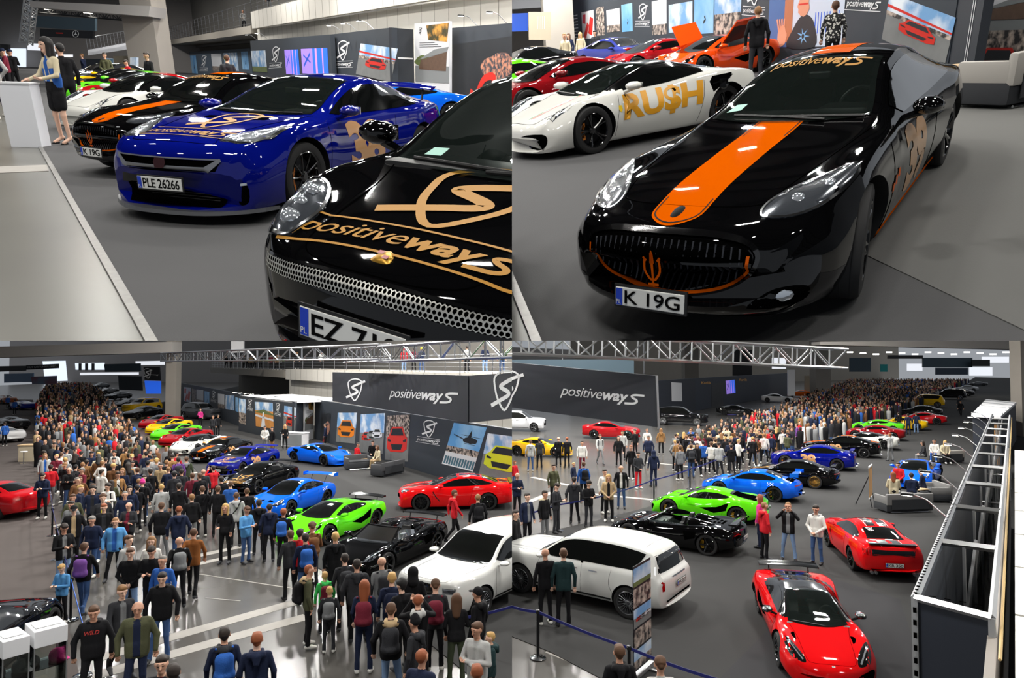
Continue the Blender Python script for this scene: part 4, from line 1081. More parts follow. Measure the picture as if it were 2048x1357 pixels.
def sdf_mesh(prims, h=0.013, k=0.022):
 """prims: (a, b, ra, rb, (sx,sy,sz), label[, k]) tapered limbs smoothly united"""
 P0 = np.array([[min(p[0][i], p[1][i]) - (max(p[2], p[3]) * max(1, 1 / min(p[4]))) for i in range(3)] for p in prims]).min(0) - .04
 P1 = np.array([[max(p[0][i], p[1][i]) + (max(p[2], p[3]) * max(1, 1 / min(p[4]))) for i in range(3)] for p in prims]).max(0) + .04
 n = np.ceil((P1 - P0) / h).astype(int) + 1
 F = np.full(n, 1.0)
 def dist(p, X):
  a, b, ra, rb, s = (np.array(p[0], float), np.array(p[1], float), p[2], p[3], np.array(p[4], float))
  ab = (b - a) * s; pa = (X - a) * s; t = np.clip((pa @ ab) / max(ab @ ab, 1e-9), 0, 1)
  return np.linalg.norm(pa - t[..., None] * ab, axis=-1) - (ra + t * (rb - ra))
 for p in prims:
  kk = p[6] if len(p) > 6 else k
  m = max(p[2], p[3]) * max(1.0, 1 / min(p[4])) + .07
  lo = np.maximum(((np.minimum(p[0], p[1]) - m - P0) / h).astype(int), 0); hi = np.minimum(((np.maximum(p[0], p[1]) + m - P0) / h).astype(int) + 2, n)
  g = np.stack(np.meshgrid(*[np.arange(lo[i], hi[i]) * h + P0[i] for i in range(3)], indexing='ij'), -1)
  d = dist(p, g); S = tuple(slice(lo[i], hi[i]) for i in range(3)); f = F[S]
  hh = np.clip(.5 + .5 * (f - d) / kk, 0, 1)
  F[S] = f * (1 - hh) + d * hh - kk * hh * (1 - hh)
 V, Q = surface_nets(F, P0, h)
 cen = V[Q].mean(1)
 D_ = np.stack([dist(p, cen) for p in prims], 1); lab = np.array([p[5] for p in prims])[D_.argmin(1)]
 return V, Q, lab, cen
ONE = (1, 1, 1)
SKIN, TOP, LEG, SHOE, SHIRT, HAIRC, EYE, LIP = range(8)
def arm_chain(sh, el, wr, grip=0.3, side=1, hand=None, bulk=1.0):
 sh, el, wr = (np.array(q, float) for q in (sh, el, wr))
 pr = [(sh, el, .058 * bulk, .047 * bulk, ONE, TOP), (el, wr, .047 * bulk, .036 * bulk, ONE, TOP)]
 d = (wr - el); d /= np.linalg.norm(d)
 if hand is None: hand = d
 hand = np.array(hand, float); hand /= np.linalg.norm(hand)
 # palm, four fingers and a thumb
 up = np.array([0, 0, 1.0]) if abs(hand[2]) < .8 else np.array([1.0, 0, 0])
 w = np.cross(hand, up); w /= np.linalg.norm(w); pn = np.cross(w, hand) * side
 pal = wr + hand * .05
 pr += [(wr, wr + hand * .03, .028, .030, ONE, SKIN), (pal - w * .018, pal + w * .018, .021, .021, ONE, SKIN)]
 kn = wr + hand * .085
 for i, L in enumerate((.062, .072, .068, .052)):
  b = kn + w * (-.030 + i * .020); m_ = b + (hand * math.cos(grip) + pn * math.sin(grip)) * L * .55
  e = m_ + (hand * math.cos(grip * 2.2) + pn * math.sin(grip * 2.2)) * L * .5
  pr += [(b, m_, .0095, .009, ONE, SKIN, .006), (m_, e, .009, .0075, ONE, SKIN, .006)]
 th = wr + hand * .035 - w * .026
 pr += [(th, th + hand * .035 - w * .024, .012, .010, ONE, SKIN, .008), (th + hand * .035 - w * .024, th + hand * .062 - w * .020 + pn * .01, .010, .008, ONE, SKIN, .006)]
 return pr
def human(arms, legs='stand', lean=0.0, head=(0, 0), bulk=1.0, skirt=False, heels=False, hip=0.93, sit=False, coat=0.84, female=False, h=.0135):
 """arms: ((elbow, wrist, hand dir, grip) left, right); x forward, y left; 1.78 m tall"""
 pr = []; off = 0.0
 L = {'stand': (((.01, .12, .50), (-.02, .13, .09)), ((.02, -.11, .50), (-.01, -.12, .09))),
         'wide': (((.01, .15, .50), (-.02, .19, .09)), ((.02, -.15, .50), (-.01, -.18, .09))),
         'walk': (((.16, .10, .50), (.24, .11, .10)), ((-.03, -.10, .50), (-.30, -.10, .14))),
         'ease': (((.05, .10, .50), (.02, .12, .09)), ((.10, -.14, .49), (.12, -.20, .09))),
         'sit': (((.44, .13, .50), (.40, .14, .10)), ((.44, -.13, .50), (.47, -.13, .10))),
         'crouch': (((.34, .16, .52), (.06, .15, .09)), ((.30, -.17, .42), (-.05, -.14, .09)))}[legs]
 if legs == 'sit': hip = .52
 if legs == 'crouch': hip = .50
 for sg, (kn, an) in ((1, L[0]), (-1, L[1])):
  hp = (0, sg * .085, hip)
  lab = SKIN if skirt else LEG; kb = 1.0 if not skirt else .80
  pr += [(hp, kn, .086 * kb, .058 * kb, ONE, lab), (kn, (an[0], an[1], an[2] + .02), .056 * kb, .040 * kb if not skirt else .030, ONE, lab)]
  if not skirt: pr.append(((an[0], an[1], an[2] + .12), (an[0], an[1], an[2] + .0), .050, .052, ONE, LEG))
  fz = an[2] - .045 + (.0 if not heels else .05)
  td = -.0 if legs != 'walk' or sg > 0 else -.06
  if heels:
   pr += [((an[0] - .02, an[1], an[2] + .02), (an[0] + .13, an[1] + sg * .01, .035), .032, .026, ONE, SKIN), ((an[0] - .04, an[1], an[2]), (an[0] - .05, an[1], .012), .014, .008, ONE, SHOE, .006), ((an[0] + .06, an[1], .02), (an[0] + .17, an[1] + sg * .01, .016), .018, .014, (1, .8, 1), SHOE, .008)]
  else:
   pr += [((an[0] - .03, an[1], fz), (an[0] + .07, an[1] + sg * .012, fz - .004), .046, .045, ONE, SHOE), ((an[0] + .07, an[1] + sg * .012, fz - .004), (an[0] + .17, an[1] + sg * .02, fz - .016 + td), .044, .032, (1, .95, 1), SHOE)]
 def T(p, z0=hip):   # lean the trunk about the hips
  x, y, z = p; c, s = math.cos(lean), math.sin(lean); dz = z - .93
  return (x * c + dz * s, y, hip + dz * c - x * s)
 b = bulk; wf = .90 if female else 1.0
 for sg in (1, -1):
  pr.append((T((0, sg * .095 * wf, 1.37)), T((0, sg * (.072 if not female else .06), 1.02)), .105 * b, .100 * b * (1 if not female else .9), (1.05, 1, 1), TOP, .05))
  pr.append((T((0, sg * .07, 1.04)), T((0, sg * .065, coat + .06)), .105 * b, .112 * b, (1.05, 1, 1.3), TOP if not skirt else LEG, .05))
 pr += [(T((0, -.05, .95)), T((0, .05, .95)), .118, .118, (1.1, 1, 1), LEG),
           (T((-.01, -.15 * wf, 1.435)), T((-.01, .15 * wf, 1.435)), .062 * b, .062 * b, ONE, TOP), (T((-.01, 0, 1.40)), T((0, 0, 1.49)), .09, .06, ONE, TOP)]
 if skirt: pr += [((0, -.08, .86), (.01, -.09, .66), .105, .10, ONE, LEG), ((0, .08, .86), (.01, .09, .66), .105, .10, ONE, LEG)]
 pr += [(T((.0, 0, 1.49)), T((.02, 0, 1.58)), .056, .052, ONE, SKIN)]
 hy, hp_ = head
 hc = np.array(T((.025, 0, 1.665)))
 Rh = np.array(Matrix.Rotation(hy, 3, 'Z') @ Matrix.Rotation(hp_ + lean, 3, 'Y'))
 def Hd(p): return tuple(hc + Rh @ np.array(p))
 pr += [(Hd((-.015, 0, .03)), Hd((.0, 0, .02)), .092, .088, ONE, SKIN), (Hd((.02, 0, -.05)), Hd((.035, 0, -.085)), .066, .042, ONE, SKIN), (Hd((.085, 0, .015)), Hd((.104, 0, -.03)), .012, .017, ONE, SKIN, .012),
           (Hd((.068, -.04, .035)), Hd((.068, .04, .035)), .022, .022, ONE, SKIN)]
 for sg in (1, -1): pr += [(Hd((-.005, sg * .088, .02)), Hd((-.012, sg * .092, -.025)), .016, .010, (1, 1, 1), SKIN, .008)]
 for sg, (el, wr, hd, gr) in ((1, arms[0]), (-1, arms[1])):
  f = lambda q: T((q[0], q[1] * sg, q[2]))
  pr += arm_chain(T((-.01, sg * .185 * wf, 1.43)), f(el), f(wr), gr, sg, None if hd is None else (hd[0], hd[1] * sg, hd[2]), b * (.88 if female else 1.0))
 V, Q, lab, cen = sdf_mesh(pr, h)
 zc = np.array(hip) + (cen[:, 2] - hip) * math.cos(lean) + cen[:, 0] * math.sin(lean) if lean else cen[:, 2]
 if not skirt: lab[(lab == LEG) & (zc > coat + (hip - .93)) & (np.abs(cen[:, 1]) < .24) & (cen[:, 0] < (.2 if not lean else .3)) & (legs not in ('sit', 'crouch'))] = TOP
 # face details and an open jacket front
 loc = (cen - hc) @ Rh
 face = (lab == SKIN) & (loc[:, 0] > .05)
 for sg in (1, -1): lab[face & (np.hypot((loc[:, 1] - sg * .033) / .013, (loc[:, 2] - .010) / .008) < 1)] = EYE
 for sg in (1, -1): lab[face & (np.hypot((loc[:, 1] - sg * .034) / .018, (loc[:, 2] - .042) / .006) < 1)] = HAIRC
 lab[face & (np.hypot(loc[:, 1] / .026, (loc[:, 2] + .066) / .008) < 1)] = LIP
 trunk = (lab == TOP) & (np.abs(cen[:, 1]) < .055) & (cen[:, 0] > .06) if lean == 0 else np.zeros(len(lab), bool)
 lab[trunk & (cen[:, 2] > .85) & (cen[:, 2] < 1.50)] = SHIRT
 me = mesh_from(V, Q, 'person', True)
 for i in range(8): me.materials.append(mat('skin', (205, 160, 135), .55))
 me.polygons.foreach_set('material_index', lab.astype(np.int32)); me.update()
 return {'mesh': me, 'hc': hc, 'R': Rh, 'T': T, 'lean': lean, 'hip': hip}
DN = (0, 0, -1)
POSES = {}
def make_poses():
 rel = ((-.02, .27, 1.16), (.05, .27, .92), DN, .35)
 POSES['relax'] = human((rel, rel), 'stand')
 POSES['relaxw'] = human((((-.04, .28, 1.16), (.04, .28, .92), DN, .35), rel), 'wide', head=(.25, .15))
 POSES['bulky'] = human((((-.02, .31, 1.16), (.06, .30, .93), DN, .35), ((-.02, .31, 1.16), (.06, .30, .93), DN, .35)), 'ease', bulk=1.17, head=(0, .2))
 POSES['walk'] = human((((-.16, .27, 1.17), (-.14, .26, .94), DN, .4), ((.10, .27, 1.17), (.24, .25, .97), (.3, 0, -1), .4)), 'walk', head=(0, .15))
 POSES['phone'] = human((((.05, .25, 1.15), (.29, .07, 1.20), (1, -.3, .3), .6), ((.05, .25, 1.15), (.29, .07, 1.20), (1, -.3, .3), .6)), 'stand', head=(0, .55))
 POSES['shoot'] = human((((.20, .30, 1.34), (.30, .11, 1.58), (.5, -.4, .8), .6), ((.20, .30, 1.34), (.30, .11, 1.58), (.5, -.4, .8), .6)), 'wide')
 POSES['cross'] = human((((.07, .26, 1.17), (.22, -.08, 1.20), (0, -1, 0), .5), ((.07, .26, 1.17), (.25, -.06, 1.16), (0, -1, 0), .5)), 'ease', head=(-.3, .1))
 POSES['clasp'] = human((((.02, .27, 1.15), (.22, .06, .98), (.4, -.8, -.3), .6), ((.02, .27, 1.15), (.22, .06, .98), (.4, -.8, -.3), .6)), 'stand', head=(0, .2))
 POSES['pocket'] = human((((-.10, .30, 1.16), (.06, .22, .97), (.3, -.3, -1), .3), ((-.10, .30, 1.16), (.06, .22, .97), (.3, -.3, -1), .3)), 'ease', head=(.35, .1))
 POSES['sit'] = human((((.08, .25, 1.17), (.28, .12, 1.02), (1, -.3, -.1), .5), ((.08, .25, 1.17), (.28, .12, 1.02), (1, -.3, -.1), .5)), 'sit', lean=.12)
 POSES['crouch'] = human((((.18, .22, 1.14), (.38, .10, 1.10), (1, -.2, 0), .5), ((.18, .22, 1.14), (.38, .10, 1.10), (1, -.2, 0), .5)), 'crouch', lean=.75)
 POSES['rail'] = human((((.22, .28, 1.24), (.42, .10, 1.16), (.5, -.8, 0), .5), ((.22, .28, 1.24), (.42, .10, 1.16), (.5, -.8, 0), .5)), 'ease', lean=.35)
 POSES['woman'] = human((((-.02, .23, 1.18), (.10, .20, .97), DN, .35), ((.02, .23, 1.17), (.22, .10, 1.12), (1, .3, .1), .5)), 'stand', female=True, bulk=.92, coat=.9)
POSE_HOST = None
_acc = {}
def acc_mesh(kind):
 """hair, hats, hoods and bags in head or back coordinates"""
 if kind in _acc: return _acc[kind]
 S = (1, 1, 1)
 if kind == 'short': pr = [((-.03, 0, .055), (-.01, 0, .062), .093, .086, S, 0), ((-.05, 0, .0), (-.055, 0, -.02), .075, .055, S, 0), ((.045, -.04, .098), (.045, .04, .098), .03, .03, S, 0)]
 elif kind == 'buzz': pr = [((-.028, 0, .045), (-.012, 0, .052), .092, .084, S, 0), ((-.05, 0, .0), (-.05, 0, -.01), .066, .055, S, 0)]
 elif kind == 'curly': pr = [((-.03 + .06 * math.cos(a), .075 * math.sin(a), .065 + .02 * (i % 2)), (-.03 + .06 * math.cos(a), .075 * math.sin(a), .075), .042, .045, S, 0) for i, a in enumerate(np.arange(9) * .7)] + [((-.04, 0, .09), (-.02, 0, .1), .08, .075, S, 0), ((-.07, 0, .02), (-.07, 0, -.01), .07, .06, S, 0)]
 elif kind == 'long': pr = [((-.03, 0, .05), (-.01, 0, .06), .098, .09, S, 0), ((-.06, 0, .0), (-.085, 0, -.26), .085, .07, (1.3, .85, 1), 0), ((-.02, .075, .03), (.01, .085, -.2), .035, .03, S, 0), ((-.02, -.075, .03), (.01, -.085, -.2), .035, .03, S, 0)]
 elif kind == 'straight': pr = [((-.03, 0, .05), (-.01, 0, .06), .098, .092, S, 0), ((-.05, 0, .0), (-.06, 0, -.17), .09, .085, (1.2, .9, 1), 0), ((-.0, .075, .04), (.02, .08, -.16), .036, .03, S, 0), ((-.0, -.075, .04), (.02, -.08, -.16), .036, .03, S, 0)]
 elif kind == 'cap': pr = [((-.022, 0, .055), (-.01, 0, .062), .10, .094, S, 0), ((.06, 0, .058), (.15, 0, .045), .06, .055, (1, 1, 4), 0, .01)]
 elif kind == 'beanie': pr = [((-.022, 0, .055), (-.015, 0, .085), .102, .088, S, 0), ((-.02, 0, .13), (-.02, 0, .15), .06, .04, S, 0)]
 elif kind == 'hoodup': pr = [((-.035, 0, .04), (-.03, 0, .03), .118, .12, S, 0), ((-.04, 0, -.05), (-.06, 0, -.16), .11, .13, S, 0)]
 elif kind == 'hood': pr = [((-.09, -.09, 1.47), (-.09, .09, 1.47), .055, .055, S, 0), ((-.09, .09, 1.47), (.03, .085, 1.50), .05, .035, S, 0), ((-.09, -.09, 1.47), (.03, -.085, 1.50), .05, .035, S, 0), ((-.12, 0, 1.45), (-.15, 0, 1.36), .075, .05, S, 0)]
 elif kind == 'backpack': pr = [((-.20, -.06, 1.36), (-.20, .06, 1.36), .085, .085, S, 0, .04), ((-.21, -.08, 1.08), (-.21, .08, 1.08), .095, .095, S, 0, .04), ((-.21, 0, 1.3), (-.21, 0, 1.1), .12, .12, (1.1, .8, 1), 0, .04), ((-.29, -.04, 1.08), (-.29, .04, 1.08), .06, .06, S, 0, .03),
                                   ((-.12, .13, 1.50), (.10, .13, 1.42), .022, .022, S, 0), ((.10, .13, 1.42), (.08, .15, 1.12), .022, .022, S, 0), ((-.12, -.13, 1.50), (.10, -.13, 1.42), .022, .022, S, 0), ((.10, -.13, 1.42), (.08, -.15, 1.12), .022, .022, S, 0)]
 elif kind == 'strap': pr = [((-.12, -.13, 1.50), (.13, 0, 1.25), .018, .018, S, 0), ((.13, 0, 1.25), (.12, .16, 1.0), .018, .018, S, 0), ((-.12, -.13, 1.50), (-.16, 0, 1.25), .018, .018, S, 0), ((-.16, 0, 1.25), (-.02, .19, 1.0), .018, .018, S, 0), ((-.02, .21, .98), (.10, .21, .95), .06, .06, (1, 1.6, 1), 0)]
 V, Q, lab, cen = sdf_mesh(pr, .011 if kind not in ('backpack',) else .014, .03)
 me = mesh_from(V, Q, kind, True); me.materials.append(BLK)
 _acc[kind] = me
 return me
CLOTH = {'blk': (22, 22, 25), 'char': (48, 49, 53), 'navy': (30, 38, 62), 'blue': (44, 92, 170), 'sky': (88, 150, 205), 'jean': (62, 88, 132), 'ljean': (122, 150, 188), 'grey': (122, 124, 126), 'lgrey': (176, 177, 176), 'white': (224, 222, 216),
         'cream': (206, 194, 164), 'beige': (176, 152, 116), 'tan': (150, 112, 70), 'brown': (104, 70, 44), 'olive': (78, 80, 58), 'green': (62, 190, 92), 'red': (200, 34, 44), 'maroon': (112, 36, 52), 'pink': (214, 60, 140), 'yellow': (214, 200, 60), 'orange': (226, 120, 30), 'purple': (110, 70, 140), 'teal': (36, 58, 60), 'rust': (140, 86, 44), 'camo': (62, 70, 52)}
HAIR = {'dk': (38, 28, 22), 'br': (86, 58, 38), 'lb': (136, 98, 60), 'bl': (190, 152, 92), 'gr': (120, 116, 112), 'rd': (140, 74, 40), 'bk': (18, 16, 16)}
SKINS = [(214, 168, 142), (205, 156, 130), (222, 180, 156), (196, 146, 120)]
def cloth(k): return mat('cloth_' + k, CLOTH[k], .85, spec=.2, bump=(55, .25))
def person(px, py=None, pose='relax', face=0.0, top='blk', legs='blk', hair=('short', 'dk'), shirt=None, shoe='white', extra=(), label=None, group=None, H=1.78, loc=None, z=0.0, cat='person', name='person', skin=None, lite=False):
 """stand a figure so that its feet meet a floor pixel; face in degrees about the vertical, 0 = towards the camera, 180 = away, 90 = towards picture left"""
 if loc is None: loc = P(px, py, z)
 Po = POSES[pose] if isinstance(pose, str) else pose
 d = np.array([0, 0]) - np.array(loc[:2]); rz = math.atan2(d[1], d[0]) - R(face)
 o = bpy.data.objects.new(name, Po['mesh'])
 link(o, None, Matrix.Translation(Vector(loc)) @ Matrix.Rotation(rz, 4, 'Z') @ Matrix.Scale(H / 1.78, 4))
 sk = skin if skin is not None else random.randrange(4)
 hm = mat('hair_' + hair[1], HAIR[hair[1]], .7) if hair[1] in HAIR else cloth(hair[1])
 brow = mat('hair_dk', HAIR['dk'], .7) if hair[1] not in HAIR else hm
 mm = [mat('skin_%d' % sk, SKINS[sk], .5), cloth(top), cloth(legs), mat('shoe_' + shoe, CLOTH[shoe], .6), cloth(shirt or top), brow, mat('eye_dark', (30, 24, 22), .3), mat('lip_%d' % sk, (178, 104, 96), .5)]
 for i, m in enumerate(mm):
  o.material_slots[i].link = 'OBJECT'; o.material_slots[i].material = m
 tag(o, label, cat, group)
 def put(kind, nm, m, headspace):
  c = bpy.data.objects.new(nm, acc_mesh(kind)); link(c, o)
  if headspace: c.matrix_local = Matrix.Translation(Vector(Po['hc'])) @ Matrix(Po['R'].tolist()).to_4x4()
  elif Po['lean'] or Po['hip'] != .93:
   c.matrix_local = Matrix.Translation((0, 0, Po['hip'])) @ Matrix.Rotation(Po['lean'], 4, 'Y') @ Matrix.Translation((0, 0, -.93))
  c.material_slots[0].link = 'OBJECT'; c.material_slots[0].material = m
  return c
 if hair[0] != 'bald':
  put(hair[0], {'cap': 'cap', 'beanie': 'beanie', 'hoodup': 'jacket_hood'}.get(hair[0], 'hair'), hm, True)
 for e in extra:
  k, c = e
  if k in ('backpack', 'strap', 'hood'): put(k, {'backpack': 'backpack', 'strap': 'shoulder_bag', 'hood': 'jacket_hood'}[k], cloth(c), False)
 return o
def person_at(px, py, ph=None, **k):
 return person(px, py, **k)
# ------------------------------------------------------------------ trim every bay to what its view shows
SEAM_Y = 682.0
def trim_bays():
 bpy.context.view_layer.update()
 right = Vector((1, 0, 0)); f = Vector((0, math.cos(CAM_UP), math.sin(CAM_UP))); up = Vector((0, -math.sin(CAM_UP), math.cos(CAM_UP)))
 dy = (SEAM_Y - PPY) / FOC
 nup = (up + f * dy).normalized()           # seam between upper and lower bays
 cp = Vector((0, 0, CAM_Z))
 cut = set()
 for o, b in ALL:
  if o.type != 'MESH' or o.name in KEEP: continue
  planes = [(-right if b[1] == 'L' else right), (nup if b[0] == 'T' else -nup)]
  M = np.array(o.matrix_world); me = o.data
  if len(me.vertices) == 0: cut.add(o); continue
  bb = np.array([list(c) + [1] for c in o.bound_box]) @ M.T
  need = []; gone = False
  for n in planes:
   d = (bb[:, :3] - np.array(cp)) @ np.array(n)
   if d.max() < 0: gone = True
   elif d.min() < -1e-4: need.append(n)
  if gone: cut.add(o); continue
  if not need: continue
  mw = o.matrix_world; inv = mw.inverted()
  if me.users > 1: me = me.copy(); o.data = me
  bm = bmesh.new(); bm.from_mesh(me)
  for n in need:
   ln = (mw.to_3x3().transposed() @ n).normalized(); lc = inv @ cp
   bmesh.ops.bisect_plane(bm, geom=bm.verts[:] + bm.edges[:] + bm.faces[:], plane_co=lc, plane_no=ln, clear_inner=True)
  if len(bm.faces) == 0: cut.add(o)
  else: bm.to_mesh(me)
  bm.free()
 # remove what no bay shows; a cut part that still carries pieces keeps its place as an empty
 order = []
 def depth(o):
  k = 0
  while o.parent: o = o.parent; k += 1
  return k
 dead = set()
 for o, b in sorted(ALL, key=lambda q: -depth(q[0])):
  kids = [c for c in o.children if c not in dead]
  if (o in cut or o.type == 'EMPTY') and not kids and o.type in ('MESH', 'EMPTY'): dead.add(o)
  elif o in cut:
   # body wholly hidden but children show: keep a speck-free mesh
   o.data = bpy.data.meshes.new('hidden_part')
 for o in dead: bpy.data.objects.remove(o)
# ------------------------------------------------------------------ furniture of the halls
def PD(px, py, d):
 """point a pixel meets d metres ahead in the current bay"""
 q = ray(px, py); t = d / q[1]
 return np.array([0, 0, BAY[CUR][2]]) + q * t
def quad_slab(q, thick):
 """q: tl, tr, br, bl; a board of real thickness behind that face"""
 q = [Vector(p) for p in q]; n = (q[2] - q[3]).cross(q[0] - q[3]).normalized()
 V = q + [p - n * thick for p in q]
 return MB().add(V, [(0, 3, 2, 1), (4, 5, 6, 7), (0, 1, 5, 4), (1, 2, 6, 5), (2, 3, 7, 6), (3, 0, 4, 7)])
class Face:
 def __init__(s, q):
  q = [Vector(p) for p in q]; s.o = q[3]; s.w = (q[2] - q[3]).length; s.h = (q[0] - q[3]).length
  s.ux = (q[2] - q[3]).normalized(); s.uy = (q[0] - q[3]).normalized()
  s.q = q
 def at(s, u, v): return s.o + s.ux * u + s.uy * v
def board(name, label, cat, q, thick, m, kind=None, group=None):
 o = obj(name, quad_slab(q, thick), m)
 tag(o, label, cat, group, kind)
 return o, Face(q)
def line_wall(A, B, z0, z1):
 """upright quad tl,tr,br,bl on the floor line A (picture left) -> B (picture right)"""
 return [(A[0], A[1], z1), (B[0], B[1], z1), (B[0], B[1], z0), (A[0], A[1], z0)]
def wall_rect(A, B, x0, y0, x1, y1):
 """axis-aligned rectangle on the wall plane spanned by two pixel corners (tl, br)"""
 s0, z0 = wallpt(A, B, x0, y0); s1, z1 = wallpt(A, B, x1, y1)
 A = np.asarray(A, float)[:2]; B = np.asarray(B, float)[:2]; u = (B - A) / np.linalg.norm(B - A)
 a = A + u * s0; b = A + u * s1
 return [(a[0], a[1], z0), (b[0], b[1], z0), (b[0], b[1], z1), (a[0], a[1], z1)]
def wall_quad(A, B, px):
 A = np.asarray(A, float)[:2]; B = np.asarray(B, float)[:2]; u = (B - A) / np.linalg.norm(B - A); r = []
 for x, y in px:
  s, z = wallpt(A, B, x, y); r.append((A[0] + u[0] * s, A[1] + u[1] * s, z))
 return r
def lift(q, d):
 q = [Vector(p) for p in q]; n = (q[2] - q[3]).cross(q[0] - q[3]).normalized()
 return [p + n * d for p in q]
def cloudy(name, a, b, scale=1.2):
 if name in MATS: return MATS[name]
 m = mat(name, a, .5); nt = m.node_tree; bs = nt.nodes['Principled BSDF']
 tc = nt.nodes.new('ShaderNodeTexCoord'); nz = nt.nodes.new('ShaderNodeTexNoise'); nz.inputs['Scale'].default_value = scale; nz.inputs['Detail'].default_value = 8
 rp = nt.nodes.new('ShaderNodeValToRGB'); rp.color_ramp.elements[0].position = .42; rp.color_ramp.elements[1].position = .62
 rp.color_ramp.elements[0].color = rgb(*a); rp.color_ramp.elements[1].color = rgb(*b)
 nt.links.new(tc.outputs['Object'], nz.inputs['Vector']); nt.links.new(nz.outputs['Fac'], rp.inputs[0]); nt.links.new(rp.outputs[0], bs.inputs['Base Color'])
 return m
SKYP = cloudy('print_sky', (112, 160, 208), (226, 234, 242))
SKYB = cloudy('print_blue', (92, 156, 214), (150, 196, 232), .5)
GRASS = mat('print_grass', (96, 110, 62), .6, noise=(4, .4))
ASPH = mat('print_asphalt', (116, 118, 118), .6, noise=(3, .2))
CROWDP = cloudy('print_crowd', (40, 38, 40), (196, 180, 168), 6)
TAWNY = cloudy('print_tawny', (66, 62, 34), (222, 160, 70), 3)
TWIG = cloudy('print_blossom', (52, 60, 70), (206, 140, 110), 8)
PAPER = mat('print_white', (214, 216, 220), .55)
PRED = mat('print_red', (206, 44, 34), .4); PORA = mat('print_orange', (232, 130, 30), .4); PLIM = mat('print_lime', (206, 216, 40), .4)
PDK = mat('print_dark', (28, 32, 38), .5); PGREY = mat('print_grey', (132, 136, 138), .5); PBRN = mat('print_timber', (96, 74, 60), .6, noise=(9, .3)); PVIO = mat('print_violet', (120, 92, 206), .4); PBLU = mat('print_electric', (40, 96, 220), .4)
def rect2(a, b, c, d): return poly2([(a, b), (c, b), (c, d), (a, d)])
def pic_car(f, o, m, cx, cy, w, h, view='front', lift_=.016, nm='printed_car'):
 """a car drawn on a print: body, glass, wheels"""
 def X(p): return [(cx + x * w, cy + y * h) for x, y in p]
 if view == 'front':
  body = X([(-.5, -.30), (-.5, .08), (-.40, .18), (-.26, .48), (.26, .48), (.40, .18), (.5, .08), (.5, -.30), (.3, -.42), (-.3, -.42)])
  gl = X([(-.33, .17), (-.23, .42), (.23, .42), (.33, .17)]); dk = X([(-.30, -.14), (.30, -.14), (.22, -.34), (-.22, -.34)])
  lamps = [X([(-.46, .06), (-.30, .0), (-.32, -.06), (-.46, -.04)]), X([(.46, .06), (.30, .0), (.32, -.06), (.46, -.04)])]
 else:
  body = X([(-.5, -.25), (-.5, .05), (-.3, .15), (-.12, .42), (.16, .42), (.36, .18), (.5, .12), (.5, -.25)])
  gl = X([(-.2, .16), (-.08, .36), (.13, .36), (.26, .16)]); dk = X([(-.42, -.25), (-.40, -.12), (-.28, -.12), (-.26, -.25)]); lamps = [X([(.28, -.25), (.30, -.12), (.42, -.12), (.44, -.25)])]
 flat(nm, poly2(body), m, o, f.o, f.ux, f.uy, lift_)
 flat(nm + '_glass', poly2(gl), PDK, o, f.o, f.ux, f.uy, lift_ + .004)
 flat(nm + '_shade', join2(poly2(dk), *[poly2(q) for q in lamps]), PDK if view != 'front' else PDK, o, f.o, f.ux, f.uy, lift_ + .004)
